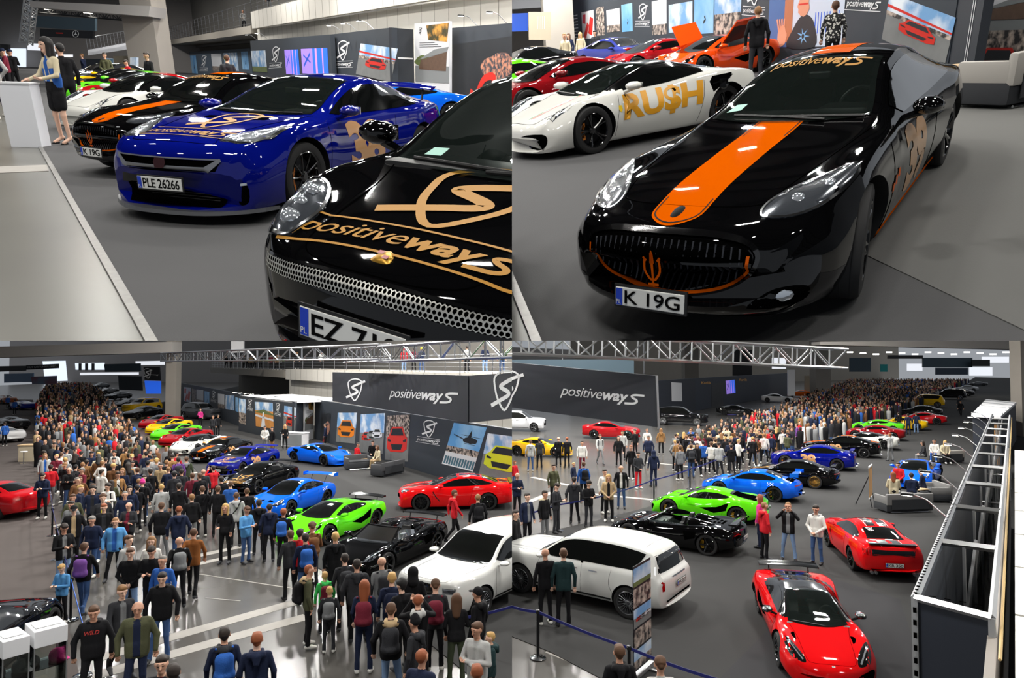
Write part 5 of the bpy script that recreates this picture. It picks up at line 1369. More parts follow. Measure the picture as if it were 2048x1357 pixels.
def picture(o, q, kind, off=.012):
 """printed artwork laid on the quad q of a board"""
 f = Face(q); w, h = f.w, f.h
 def S(nm, art, m, l=.0): flat(nm, art, m, o, f.o, f.ux, f.uy, off + l)
 if kind == 'sky': S('printed_sky', rect2(0, h * .25, w, h), SKYP); S('printed_ground', rect2(0, 0, w, h * .25), GRASS)
 elif kind == 'blue': S('printed_sky', rect2(0, 0, w, h), SKYB); S('printed_figure', stroke2([(w * .5, h * .28), (w * .6, h * .36), (w * .55, h * .45)], w * .06), PDK, .004)
 elif kind == 'clouds': S('printed_sky', rect2(0, 0, w, h), SKYP)
 elif kind == 'people': S('printed_ground', rect2(0, 0, w, h), CROWDP)
 elif kind == 'white': S('printed_sheet', rect2(0, 0, w, h), PAPER); S('printed_street', rect2(0, 0, w, h * .3), CROWDP, .003)
 elif kind == 'redcross':
  S('printed_sheet', rect2(0, 0, w, h), PAPER)
  S('printed_machine', join2(poly2([(w * .1, h * .1), (w * .3, 0), (w * .6, h * .5), (w * .45, h * .6)]), poly2([(w * .5, h * .2), (w * .8, h * .1), (w * .95, h * .7), (w * .7, h * .8)]), poly2([(w * .05, h * .6), (w * .3, h * .55), (w * .35, h * .9), (w * .1, h * .9)])), PRED, .004)
 elif kind == 'fair':
  S('printed_sky', rect2(0, h * .45, w, h), SKYP); S('printed_ground', rect2(0, 0, w, h * .45), CROWDP)
 elif kind == 'road':
  S('printed_sky', rect2(0, h * .62, w, h), SKYP); S('printed_road', rect2(0, 0, w, h * .62), ASPH)
  S('printed_canopy', poly2([(0, h * .72), (w, h * .66), (w, h * .70), (0, h * .78)]), PRED, .004); S('printed_town', rect2(0, h * .55, w, h * .64), CROWDP, .003)
  pic_car(f, o, PRED, w * .52, h * .46, w * .56, h * .36, 'front', off + .012)
 elif kind == 'runway':
  S('printed_sky', rect2(0, h * .62, w, h), SKYP); S('printed_field', rect2(0, 0, w, h * .66), mat('print_desert', (196, 132, 66), .6, noise=(2, .3)), .002); S('printed_hills', poly2([(0, h * .6), (w * .5, h * .72), (w, h * .55), (w, h * .5), (0, h * .58)]), GRASS, .005)
  S('printed_strip', join2(poly2([(w * .3, 0), (w * .55, 0), (w * .5, h * .6), (w * .44, h * .6)]), poly2([(0, h * .42), (w, h * .28), (w, h * .36), (0, h * .5)])), PAPER, .007)
 elif kind == 'building':
  S('printed_sheet', rect2(0, h * .28, w, h), PAPER); S('printed_ground', rect2(0, 0, w, h * .28), PGREY)
  S('printed_trees', smooth_blob(w * .25, h * .36, w * .25, h * .1), GRASS, .003)
  S('printed_hall', poly2([(w * .12, h * .22), (w * .92, h * .20), (w * .95, h * .52), (w * .18, h * .38)]), PBRN, .006); S('printed_roof', poly2([(w * .1, h * .38), (w * .95, h * .52), (w, h * .60), (w * .6, h * .56)]), PGREY, .009)
  S('printed_landscape', poly2([(w * .42, h * .72), (w * .95, h * .68), (w, h * .98), (w * .36, h * .96)]), TAWNY, .006)
  S('printed_logo', xf2(shield2(), h * .12, (w * .18, h * .88)), INK, .006)
  S('printed_lines', join2(*[rect2(w * .15, h * (.60 + k * .035), w * (.8 - .1 * k), h * (.608 + k * .035)) for k in range(3)]), PDK, .006)
 elif kind == 'blossom':
  S('printed_sheet', rect2(0, 0, w, h), PDK); S('printed_blossom', smooth_blob(w * .72, h * .55, w * .24, h * .2), TWIG, .004)
  S('printed_car', join2(stroke2(smooth2([(w * .42, h * .12), (w * .52, h * .36), (w * .66, h * .37), (w * .6, h * .1)], 4), w * .05), poly2([(w * .28, 0), (w * .32, h * .2), (w * .42, h * .1), (w * .4, 0)])), PRED, .006)
 elif kind.startswith('car_'):
  c = {'orange': PORA, 'red': PRED, 'lime': PLIM}[kind[4:].split('_')[0]]
  S('printed_sky', rect2(0, h * .5, w, h), CROWDP if 'red' in kind else SKYP); S('printed_road', rect2(0, 0, w, h * .5), ASPH); pic_car(f, o, c, w * .5, h * .45, w * .86, h * .62, 'front', off + .008)
 elif kind == 'race':
  S('printed_sky', rect2(0, h * .5, w, h), SKYP); S('printed_road', rect2(0, 0, w, h * .52), ASPH, .002)
  for i, m in enumerate((PRED, PGREY, PAPER)): pic_car(f, o, m, w * (.3 + .22 * i), h * (.42 + .04 * i), w * .4, h * .24, 'front', off + .008 + .008 * i, 'printed_racer')
 elif kind == 'heli':
  S('printed_sky', rect2(0, h * .42, w, h), SKYB); S('printed_stands', rect2(0, h * .32, w, h * .46), CROWDP, .003); S('printed_deck', rect2(0, 0, w, h * .34), PAPER, .002)
  S('printed_barrier', join2(*[rect2(w * (.04 + k * .08), h * .03, w * (.10 + k * .08), h * .22) for k in range(12)]), mat('print_teal', (70, 110, 126), .5), .005)
  S('printed_helicopter', join2(smooth_blob(w * .66, h * .66, w * .22, h * .07), stroke2([(w * .45, h * .67), (w * .12, h * .74)], h * .02), stroke2([(w * .35, h * .76), (w * .95, h * .74)], h * .008), stroke2([(w * .5, h * .58), (w * .85, h * .57)], h * .008), poly2([(w * .55, h * .72), (w * .62, h * .90), (w * .66, h * .72)])), PDK, .006)
 elif kind == 'portrait':
  S('printed_room', rect2(0, 0, w, h), mat('print_pale', (198, 208, 226), .4)); S('printed_wall', rect2(0, 0, w * .30, h), mat('print_wave', (70, 104, 160), .4), .003); S('printed_door', rect2(w * .24, h * .1, w * .36, h), mat('print_tan', (176, 112, 78), .4), .005)
  S('printed_railing', join2(*[rect2(w * (.66 + k * .035), h * .24, w * (.67 + k * .035), h * .62) for k in range(9)]), PBLU, .004)
  S('printed_shirt', smooth_poly([(w * .30, 0), (w * .38, h * .36), (w * .48, h * .58), (w * .58, h * .58), (w * .66, h * .40), (w * .68, 0)]), PDK, .008)
  S('printed_face', smooth_blob(w * .50, h * .76, w * .075, h * .19), mat('print_skin', (216, 150, 120), .4), .011); S('printed_glasses', join2(stroke2([(w * .44, h * .80), (w * .56, h * .80)], h * .03)), PRED, .014)
  S('printed_hand', join2(smooth_blob(w * .22, h * .22, w * .07, h * .2), *[stroke2([(w * (.17 + .025 * k), h * .34), (w * (.14 + .035 * k), h * .56)], w * .022) for k in range(4)]), mat('print_skin', (216, 150, 120), .4), .011)
  S('printed_motif', join2(*[poly2([(w * .52 + w * .09 * math.cos(a), h * .2 + h * .16 * math.sin(a)), (w * .52 + w * .02 * math.cos(a + .5), h * .2 + h * .05 * math.sin(a + .5)), (w * .52 + w * .02 * math.cos(a - .5), h * .2 + h * .05 * math.sin(a - .5))]) for a in np.arange(7) * .9]), SKYB, .011)
 elif kind == 'neon':
  S('printed_glow', rect2(0, 0, w * .45, h), mat('screen_violet', (150, 120, 220), .4, emit=.6)); S('printed_glow', rect2(w * .45, 0, w, h), mat('screen_blue', (40, 100, 230), .4, emit=.7))
  S('printed_column', join2(rect2(w * .55, 0, w * .62, h), rect2(w * .80, 0, w * .84, h)), mat('screen_pink', (190, 130, 230), .4, emit=.7), .004); S('printed_shape', join2(stroke2([(w * .08, h * .3), (w * .35, h * .8)], w * .03), stroke2([(w * .08, h * .75), (w * .36, h * .45)], w * .02)), PBLU, .004)
def smooth_blob(cx, cy, rx, ry, n=22, seed=1):
 r = random.Random(seed + int(cx * 100)); return poly2([(cx + rx * math.cos(a) * (1 + .12 * r.uniform(-1, 1)), cy + ry * math.sin(a) * (1 + .12 * r.uniform(-1, 1))) for a in np.linspace(0, 2 * math.pi, n, endpoint=False)])
def smooth_poly(p): return poly2(smooth2(p, 4, True))
def logo_on(o, q, cx, cy, w, m=LOGOW, kind='lockup', off=.012, name='shield_logo'):
 f = Face(q); art = {'lockup': lockup2, 'word': wordmark2}.get(kind, lambda s: xf2(shield2(), s))(w)
 return flat(name, xf2(art, 1, (cx, cy)), m, o, f.o, f.ux, f.uy, off)
def arm_lamp(loc, d, label, group):
 """display lamp on a bent arm, clipped to a wall top; d = direction of the arm"""
 d = Vector(d).normalized(); t = thing('arm_lamp', label, 'lamp', loc, 0, group)
 obj('lamp_arm', MB().tube([(0, 0, 0), tuple(d * .35 + Vector((0, 0, .28))), tuple(d * .62 + Vector((0, 0, .34)))], .014, 6), ALU, t)
 h = obj('lamp_head', MB().box((0, 0, 0), (.22, .14, .05), bev=.012), BLK, t); h.location = d * .68 + Vector((0, 0, .32)); h.rotation_euler = (0, 0, math.atan2(d.y, d.x))
 obj('lamp_lens', MB().box((0, 0, -.028), (.18, .10, .008)), mat('lamp_glow', (255, 244, 225), .4, emit=45), h)
 return t
def truss(name, label, A, B, s=.5, n=10, r=.035, m=ALU, cat='truss', group=None):
 """square lattice beam: chords > part, lacing > part"""
 A = Vector(A); B = Vector(B); d = (B - A); L = d.length; d.normalize(); side = d.cross(Vector((0, 0, 1))).normalized(); up = side.cross(d)
 t = thing(name, label, cat, (0, 0, 0), 0, group); ch = MB(); lc = MB()
 cs = [(-1, -1), (1, -1), (1, 1), (-1, 1)]
 off = [(side * a + up * b) * s / 2 for a, b in cs]
 for o_ in off: ch.tube([A + o_, B + o_], r, 6)
 for i in range(n):
  p = A + d * L * i / n; q = A + d * L * (i + 1) / n
  for k in range(4):
   a, b = off[k], off[(k + 1) % 4]
   lc.tube([p + (a if i % 2 else b), q + (b if i % 2 else a)], r * .55, 5); lc.tube([p + a, p + b], r * .55, 5)
 obj('chords', ch, m, t); obj('lacing', lc, m, t)
 return t
def railing(name, label, pts, h=1.1, n=12, m=ALU, rails=4, group=None, cat='railing'):
 t = thing(name, label, cat, (0, 0, 0), 0, group)
 pts = [Vector(p) for p in pts]
 tr = MB().tube([p + Vector((0, 0, h)) for p in pts], .035, 8); obj('handrail', tr, m, t)
 rl = MB()
 for k in range(rails): rl.tube([p + Vector((0, 0, h * (k + .5) / (rails + .3))) for p in pts], .014, 6)
 obj('rails', rl, m, t)
 for i in range(n + 1):
  u = i / n * (len(pts) - 1); k = min(int(u), len(pts) - 2); p = pts[k].lerp(pts[k + 1], u - k)
  obj('post', MB().tube([p, p + Vector((0, 0, h))], .028, 6), m, t)
 return t
_st = {}
def stanchion(loc, label, group=None, m=None):
 t = thing('barrier_post', label, 'barrier post', loc, 0, group)
 if 'b' not in _st:
  _st['b'] = MB().lathe([(0, .035), (.05, .035), (.13, .022), (.17, .008), (.175, 0), (0, 0)], 28).mesh('base', True); setmat(_st['b'], CHROME)
  _st['p'] = MB().lathe([(.032, .02), (.032, .93), (.038, .93), (.038, 1.0), (.0, 1.01)], 16).mesh('pole', True); setmat(_st['p'], DKMETAL)
  _st['c'] = MB().box((0, 0, .955), (.085, .085, .06), bev=.01).mesh('head'); setmat(_st['c'], BLK)
 link(bpy.data.objects.new('base', _st['b']), t); link(bpy.data.objects.new('pole', _st['p']), t); link(bpy.data.objects.new('belt_head', _st['c']), t)
 return t
BELT = mat('belt_blue', (28, 34, 110), .6); BELTB = mat('belt_bright', (20, 110, 230), .5)
def belt(A, B, label, m=BELT, sag=.03, group='blue barrier belts'):
 A = Vector((A[0], A[1], .955)); B = Vector((B[0], B[1], .955)); n = 8; d = (B - A).normalized(); side = Vector((-d.y, d.x, 0)) * .004; V = []
 for i in range(n + 1):
  t = i / n; p = A.lerp(B, t) - Vector((0, 0, sag * 4 * t * (1 - t)))
  for sz, ss in ((-.028, -1), (.028, -1), (.028, 1), (-.028, 1)): V.append(p + Vector((0, 0, sz)) + side * ss)
 F = [(i * 4 + j, i * 4 + (j + 1) % 4, i * 4 + 4 + (j + 1) % 4, i * 4 + 4 + j) for i in range(n) for j in range(4)]
 return tag(obj('barrier_belt', MB().add(V, F), m), label, 'barrier belt', group)
def sofa(loc, rz, label, L=1.7, group=None, shell=(168, 164, 158)):
 """two-tone booth sofa: pale upper shell around a dark base, on a chrome skid"""
 t = thing('lounge_sofa', label, 'sofa', loc, rz, group)
 CR = mat('sofa_shell_%d' % shell[0], shell, .8); DG = mat('sofa_dark', (46, 48, 52), .85)
 obj('base', MB().box((0, 0, .24), (.86, L, .36), bev=.06), DG, t, True); obj('back_panel', MB().box((-.475, 0, .36), (.02, L * .8, .42), bev=.008), DG, t)
 obj('seat_cushion', MB().box((.06, 0, .44), (.66, L - .24, .12), bev=.04), DG, t, True)
 bk = MB(); bk.box((-.40, 0, .56), (.14, L, .46), bev=.05); bk.box((.0, L / 2 - .06, .52), (.80, .13, .32), bev=.05); bk.box((.0, -L / 2 + .06, .52), (.80, .13, .32), bev=.05)
 obj('backrest', bk, CR, t, True)
 for sg in (1, -1): obj('skid', MB().tube([(-.40, sg * L * .4, .03), (.40, sg * L * .4, .03)], .022, 8), CHROME, t)
 for sx in (-.40, .40): obj('skid', MB().tube([(sx, -L * .4, .03), (sx, L * .4, .03)], .022, 8), CHROME, t)
 for sx in (-.3, .3):
  for sg in (1, -1): obj('foot', MB().tube([(sx, sg * L * .38, .03), (sx, sg * L * .38, .08)], .02, 6), CHROME, t)
 return t
def low_table(loc, rz, label, h=.72, w=.7):
 t = thing('table', label, 'table', loc, rz)
 obj('tabletop', MB().box((0, 0, h), (w, w, .035), bev=.01), mat('beech', (196, 168, 128), .5), t)
 obj('stem', MB().lathe([(.03, .02), (.03, h)], 12), DKMETAL, t); obj('foot', MB().lathe([(0, .02), (.26, .015), (.27, 0), (0, 0)], 24), DKMETAL, t)
 return t
def carpet(poly, z0=-.02, z1=0.0):
 n = len(poly); V = [(x, y, z1) for x, y in poly] + [(x, y, z0) for x, y in poly]
 return MB().add(V, [tuple(range(n)), tuple(range(2 * n - 1, n - 1, -1))] + [(i, n + i, n + (i + 1) % n, (i + 1) % n) for i in range(n)])
CARPET = mat('carpet_dark', (84, 84, 85), .95, spec=.1, noise=(.5, .07), bump=(120, .15))
CARPETB = mat('carpet_stand', (60, 60, 60), .95, spec=.1, noise=(.5, .07), bump=(120, .15))
CARPET2 = mat('carpet_mid', (104, 104, 102), .95, spec=.1, noise=(.5, .07), bump=(120, .15))
CONC = mat('polished_concrete', (106, 105, 100), .3, spec=.5, noise=(.9, .16))
CONCD = mat('polished_concrete_dark', (80, 78, 75), .24, spec=.35, noise=(.7, .22))
STONE = mat('stone_strip', (150, 146, 140), .6, noise=(4, .12))
CONCW = mat('column_concrete', (150, 144, 136), .8, noise=(1.2, .06))
CLAD = mat('cladding', (206, 202, 193), .55, noise=(.3, .04))
JOINT = mat('cladding_joint', (120, 116, 108), .7)
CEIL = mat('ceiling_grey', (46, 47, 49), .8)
UPWALL = mat('upper_wall', (112, 110, 106), .8, noise=(.4, .05))
def clad_wall(name, A, B, z0, z1, pitch=1.2, thick=.3, m=None):
 o = struct(name, quad_slab(line_wall(A, B, z0, z1), thick), m or CLAD)
 f = Face(line_wall(A, B, z0, z1)); n = int(f.w / pitch)
 art = join2(*[rect2(k * pitch - .02, 0, k * pitch + .02, f.h) for k in range(1, n + 1)])
 flat('wall_joint', art, JOINT, o, f.o, f.ux, f.uy, .006)
 return o
def hall_roof(x0, x1, y0, y1, z, pitch=3.0):
 """roof deck with deep ribs"""
 o = struct('ceiling', MB().box(((x0 + x1) / 2, (y0 + y1) / 2, z + .1), (x1 - x0, y1 - y0, .2)), CEIL)
 rb = MB(); y = y0
 while y < y1: rb.box(((x0 + x1) / 2, y, z - .2), (x1 - x0, .25, .4)); y += pitch
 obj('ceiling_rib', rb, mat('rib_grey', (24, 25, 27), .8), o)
 return o
def hall_lamp(loc, power, sx=1.3, sy=.5, label='white rectangular hall lamp hanging under the roof', color=(1, .97, .92)):
 """hanging lamp: housing, bright panel and the light it gives"""
 t = thing('ceiling_lamp', label, 'ceiling lamp', loc, 0, 'hall lamps under the roof')
 KEEP.add(obj('housing', MB().box((0, 0, .06), (sx + .08, sy + .08, .10), bev=.02), SILVER, t).name)
 l = bpy.data.lights.new('lamp', 'AREA'); l.shape = 'RECTANGLE'; l.size = sx; l.size_y = sy; l.energy = power; l.color = color; l.spread = R(170)
 o = bpy.data.objects.new('lamp_light', l); C.objects.link(o); o.parent = t; o.location = (0, 0, -.01)
 return t
make_poses()
# ================================================================== upper left bay: the row of cars seen from the aisle
bay('TL')
e0 = P2(291, 684); e1 = P2(101, 338); ed = (e1 - e0) / np.linalg.norm(e1 - e0)
far = e0 + ed * 150; nearp = e0 - ed * 3
en = np.array([ed[1], -ed[0]])
struct('floor', carpet([tuple(nearp - en * 30), tuple(nearp + en * 40), tuple(far + en * 120), tuple(far - en * 120)], -.05, -.02), CONC)
struct('floor_carpet', carpet([tuple(nearp + en * .06), tuple(nearp + en * 30), tuple(far + en * 110), tuple(far + en * .06)], -.02, .0), CARPET)
struct('trim_1', carpet([tuple(nearp), tuple(nearp + en * .06), tuple(far + en * .06), tuple(far)], -.02, .004), mat('edge_strip', (138, 137, 134), .4, .5, noise=(14, .3)))
s0 = P2(0, 344); s1 = P2(97, 340); s2 = P2(94, 328); s3 = P2(0, 333)
sd = (s0 - s1) / np.linalg.norm(s0 - s1)
struct('trim_2', carpet([tuple(s1), tuple(s2), tuple(s3 + sd * 6), tuple(s0 + sd * 6)], -.02, -.012), STONE)
# cars in the row
build_911('glossy black coupe in the front with a big gold shield on its bonnet', (.34, 4.14, 0), R(-124.2), (.78, 1.22, 1.18), True)
build_gtr('navy blue coupe with gold bonnet shield and tan number 38, between two black cars', (-2.74, 9.25, 0), R(-104.3), (1.17, .96, 1.03), True)
build_maserati('black coupe with orange stripe and orange trident, left of the navy coupe', (-4.74, 11.04, 0), R(-115.7), (.88, .91, 1.01))
c, B = build_mid('white low coupe behind the black orange-striped one, dark slot in its nose', (*(P2(140, 262) + np.array([.47, .88]) * 2.1), 0), R(-118), (.9, .95, 1.0), (214, 214, 208), 'ferrari', roofm=GLOSS, pname='pearl_white')
far_car('dark red low car right behind the white coupe', (-10.7, 20.8, 0), R(-118), (150, 14, 20), 'mid')
far_car('bright green low car further along the row', (-12.8, 24.0, 0), R(-118), (88, 200, 30), 'mid')
far_car('black low car beyond the green one', (-15.0, 27.4, 0), R(-118), (14, 14, 16), 'mid')
far_car('yellow low car far along the row behind the black-shirted visitor', (-17.4, 31.2, 0), R(-118), (224, 178, 20), 'mid')
far_car('dark coupe at the far end of the row', (-20.2, 35.4, 0), R(-118), (26, 27, 30), 'gt')
far_car('silver coupe at the far end of the row', (-23.4, 40.2, 0), R(-118), (150, 152, 156), 'gt')
far_car('blue sports car half hidden behind the navy coupe', (-3.6, 20.5, 0), R(-150), (10, 92, 216), 'mid')
far_car('red low car in front of the display booth', (-7.6, 25.5, 0), R(20), (190, 20, 24), 'mid')
# white counter
c0 = P2(22, 292); c1 = P2(84, 294); cu = (c1 - c0); cw = np.linalg.norm(cu); cu /= cw; cn = np.array([-cu[1], cu[0]])
cc = (c0 + c1) / 2 + cn * .14
t = thing('counter', 'plain white counter at the edge of the aisle, beside the hostess', 'counter', (*cc, -.02), math.atan2(cu[1], cu[0]))
obj('body', MB().box((0, 0, .53), (cw, .28, 1.06), bev=.006), mat('counter_white', (226, 228, 234), .4), t); obj('counter_top', MB().box((0, 0, 1.07), (cw + .03, .31, .03), bev=.004), WHITE, t)
# hostess and visitors
POSES['hostess'] = human((((.06, .24, 1.18), (.28, .16, 1.12), (1, .2, 0), .5), ((.10, .25, 1.17), (.33, .14, 1.10), (1, .2, -.1), .5)), 'stand', female=True, bulk=.92, skirt=True, heels=True, coat=.9, h=.010)
h = person(132, 288, 'hostess', 62, 'cream', 'blk', ('straight', 'bk'), 'blue', 'blk', (), 'woman in cream and blue jacket, black shorts and strappy heels standing at the white counter', H=1.79)
bl = MB();
for sg in (1, -1): bl.tube([(.02, sg * .10, 1.30), (.0, sg * .11, 1.12), (.0, sg * .10, .98)], [.075, .085, .08], 10)
obj('jacket_panel', bl, cloth('blue'), h, True, label='blue side panel of the jacket')
def at_dist(px, d, z=0): q = ray(px, 300); k = d / q[1]; return (q[0] * k, d, z)
person(0, 0, 'pocket', 150, 'lgrey', 'navy', ('cap', 'navy'), label='man in grey hoodie and dark cap at the left edge, behind the counter', loc=at_dist(19, 18.5, -.02))
person(0, 0, 'relax', 120, 'beige', 'blk', ('long', 'lb'), label='fair-haired woman in beige at the very left edge', loc=at_dist(3, 17.5, -.02))
person(0, 0, 'relaxw', 165, 'blk', 'blk', ('buzz', 'bk'), label='visitor in black T-shirt seen from behind between counter and cars', loc=at_dist(158, 16.6))
person(0, 0, 'phone', 70, 'red', 'jean', ('short', 'dk'), label='boy in red jacket beside the concrete column', loc=at_dist(281, 30), H=1.5)
person(0, 0, 'clasp', 60, 'blk', 'blk', ('short', 'dk'), label='dark-haired man in black jacket in front of the column', loc=at_dist(322, 27))
person(0, 0, 'relax', 185, 'char', 'blk', ('buzz', 'br'), label='man in charcoal jacket seen from behind above the black coupe roof', loc=at_dist(473, 25))
person(0, 0, 'clasp', 20, 'olive', 'blk', ('short', 'dk'), label='man in olive jacket near the beige display box', loc=at_dist(241, 34))
for i, (px, d, tp) in enumerate(((34, 33, 'navy'), (42, 36, 'blk'), (50, 31, 'maroon'), (58, 38, 'grey'), (27, 40, 'red'), (48, 44, 'beige'), (62, 34, 'blk'), (198, 42, 'navy'))):
 person(0, 0, ['relax', 'pocket', 'phone', 'walk'][i % 4], rng.uniform(-180, 180), tp, 'blk', (['short', 'long', 'cap', 'buzz'][i % 4], ['dk', 'br', 'navy', 'lb'][i % 4]), label='visitor far down the aisle behind the counter', group='visitors far down the aisle', loc=at_dist(px, d, -.02))
# display booths along the right side
W0, W1 = P2(512, 81, 3.2), P2(783, 55, 3.2)
boards = []
q = wall_quad(W0, W1, [(500, 82), (660, 69), (660, 400), (500, 400)]); q = [(a, b, z if i < 2 else 0) for i, (a, b, z) in enumerate(q)]
q[2] = (q[1][0], q[1][1], 0); q[3] = (q[0][0], q[0][1], 0)
o, f = board('display_wall', 'dark slate booth wall with a purple screen, left half', 'display wall', q, .25, SLATE)
picture(o, wall_rect(W0, W1, 569, 100, 600, 150), 'neon'); picture(o, wall_rect(W0, W1, 602, 98, 658, 150), 'neon')
pxart('shield_logo', o, f, [(538, 94), (564, 92), (564, 135), (538, 137)], lockup2(), LOGOW)
picture(o, wall_rect(W0, W1, 502, 102, 535, 145), 'sky')
q = [(a[0], a[1], z) for a, z in ((P2(661, 69, 3.2), 3.2), (W1, 3.2), (W1, 0), (P2(661, 69, 3.2), 0))]
o, f = board('display_wall', 'slate booth wall with white shield and petrol station print', 'display wall', q, .25, SLATE)
pxart('shield_logo', o, f, [(664, 83), (706, 79), (706, 135), (664, 136)], lockup2(), LOGOW)
picture(o, wall_quad(W0, W1, [(722, 87), (783, 83), (782, 165), (712, 148)]), 'road')
S1 = P2(827, 59, 3.2)
q = [(W1[0], W1[1], 3.2), (S1[0], S1[1], 3.2), (S1[0], S1[1], 0), (W1[0], W1[1], 0)]
o, f = board('booth_side', 'dark end face of the booth with a thin white edge line', 'display wall', q, .2, mat('slate_dark', (40, 45, 53), .6))
flat('edge_line', rect2(f.w * .1, f.h * .62, f.w * .95, f.h * .64), LOGOW, o, f.o, f.ux, f.uy, .01)
Q0, Q1 = P2(829, 47, 3.4), P2(899, 42, 3.4)
q = [(Q0[0], Q0[1], 3.4), (Q1[0], Q1[1], 3.4), (Q1[0], Q1[1], 0), (Q0[0], Q0[1], 0)]
o, f = board('poster_board', 'white poster board with timber hall print and tawny landscape', 'poster', q, .12, PAPER)
picture(o, lift([tuple(v) for v in [f.at(.02, f.h - .02), f.at(f.w - .02, f.h - .02), f.at(f.w - .02, f.h * .32), f.at(.02, f.h * .32)]], .0), 'building')
N0, N1 = P2(901, 56, 3.2), P2(1024, 46, 3.2); N1 = N1 + (N1 - N0) * .3
q = [(N0[0], N0[1], 3.2), (N1[0], N1[1], 3.2), (N1[0], N1[1], 0), (N0[0], N0[1], 0)]
o, f = board('display_wall', 'slate wall with blossom and red car print at the right', 'display wall', q, .25, SLATE)
picture(o, wall_quad(N0, N1, [(903, 90), (1040, 84), (1040, 200), (903, 200)]), 'blossom')
M0, M1 = P2(309, 111, 3.0), P2(502, 98, 3.0)
mdir = (P2(512, 81, 3.2) - P2(783, 55, 3.2)); mdir /= np.linalg.norm(mdir)
M1 = P2(500, 97, 3.2); M0 = M1 + mdir * 45
q = [(M0[0], M0[1], 3.2), (M1[0], M1[1], 3.2), (M1[0], M1[1], 0), (M0[0], M0[1], 0)]
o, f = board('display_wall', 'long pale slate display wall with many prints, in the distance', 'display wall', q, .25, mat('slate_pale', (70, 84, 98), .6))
for x0, x1, k in ((324, 340, 'people'), (343, 354, 'people'), (356, 378, 'white'), (380, 396, 'blue'), (422, 446, 'white'), (447, 478, 'clouds'), (482, 499, 'blue')):
 ya = 116 + (102 - 116) * (x0 - 324) / 175; picture(o, wall_rect(M0, M1, x0, ya, x1, ya + 36), k)
pxart('shield_logo', o, f, [(399, 111), (416, 110), (416, 142), (399, 142)], lockup2(), LOGOW)
# arm lamps on the booth walls
wn = np.array([-(W1 - W0)[1], (W1 - W0)[0]]); wn /= np.linalg.norm(wn); wn = -wn if wn[1] > 0 else wn
for i, (px, py) in enumerate(((514, 80), (535, 78), (685, 66), (715, 63), (748, 59))):
 p = P2(px, py, 3.2); arm_lamp((p[0], p[1], 3.2), (wn[0] * .9 - .3, wn[1], 0), 'arm lamp on top of the slate booth walls', 'arm lamps over the booths')
for px, py in ((955, 52), (1014, 47)):
 p = P2(px, py, 3.2); arm_lamp((p[0], p[1], 3.2), (wn[0] - .3, wn[1], 0), 'arm lamp on top of the slate booth walls', 'arm lamps over the booths')
# upper hall wall, gallery and column
u = (W0 - W1) / np.linalg.norm(W0 - W1); nrm = -wn
cA = W1 + nrm * 3.2 - u * 14; cB = W1 + nrm * 3.2 + u * 40
zt_ = wallpt(cB, cA, 520, 24)[1]; zm_ = wallpt(cB, cA, 520, 58)[1]
clad_wall('wall_right', cB, cA, 0, zm_, 1.5); clad_wall('wall_right_upper', cB - u * 1 - nrm * .6, cA - nrm * .6, zm_, zt_, 1.5)
struct('wall_right_top', quad_slab(line_wall(cB + nrm * 3 + u * 60, cA + nrm * 3, zt_ - 2, 22), .3), UPWALL)
gA = cB; gB = cB + u * 62; gz0 = wallpt(gB, gA, 420, 80)[1]; gz1 = wallpt(gB, gA, 420, 68)[1]
struct('gallery_slab', quad_slab(line_wall(gB - nrm * .5, gA - nrm * .5, gz0, gz1), 6.0), mat('slab_beige', (158, 152, 142), .8))
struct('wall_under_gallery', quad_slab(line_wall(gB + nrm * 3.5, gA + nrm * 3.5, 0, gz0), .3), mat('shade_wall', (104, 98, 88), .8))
railing('railing', 'grey metal railing of the gallery above the booths', [(*(gB - nrm * .3), gz1), (*(gA - nrm * .3), gz1)], 1.9, 22, SILVER)
railing('railing', 'grey metal railing on top of the pale cladding', [(*(gA - nrm * .3), zt_), (*(cA - nrm * .3), zt_)], 1.2, 22, SILVER)
person(0, 0, 'rail', 10, 'lgrey', 'blk', ('bald', 'dk'), label='man in pale shirt leaning on the gallery railing', loc=(*(gA + u * 8 + nrm * .6), gz1))
person(0, 0, 'relax', 20, 'char', 'grey', ('short', 'dk'), label='man in charcoal standing on the gallery above the booths', loc=(*(gA - u * 3 + nrm * .6), zt_))
pc = PD(307, 150, 46)
struct('column', MB().box((pc[0], 46, 9), (1.9, 1.9, 18)), CONCW)
struct('beam', quad_slab([tuple(PD(60, 2, 44)), tuple(PD(300, 12, 44)), tuple(PD(297, 33, 44)), tuple(PD(60, 14, 44))], 2.0), mat('beam_pale', (176, 172, 168), .8))
struct('wall_far', quad_slab([(-150, 118, 30), (40, 118, 30), (40, 118, 0), (-150, 118, 0)], .5), mat('far_wall', (150, 146, 144), .8))
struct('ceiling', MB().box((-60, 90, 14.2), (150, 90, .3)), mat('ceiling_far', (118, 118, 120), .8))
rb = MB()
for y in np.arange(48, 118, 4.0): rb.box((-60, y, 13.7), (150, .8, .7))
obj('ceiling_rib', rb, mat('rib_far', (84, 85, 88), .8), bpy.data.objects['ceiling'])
def hang(name, label, cat, px, d, m, thick=.3): return board(name, label, cat, [tuple(PD(x, y, d)) for x, y in px], thick, m)
o, f = hang('hanging_banner', 'wide grey-blue banner hanging over the far aisle', 'banner', [(62, 31), (190, 37), (190, 62), (66, 54)], 62, mat('banner_blue', (70, 88, 100), .6))
o, f = hang('hanging_sign', 'black sign with round three-pointed emblem hanging over the aisle', 'sign', [(80, 57), (186, 62), (185, 77), (80, 73)], 58, mat('sign_black', (20, 21, 26), .5))
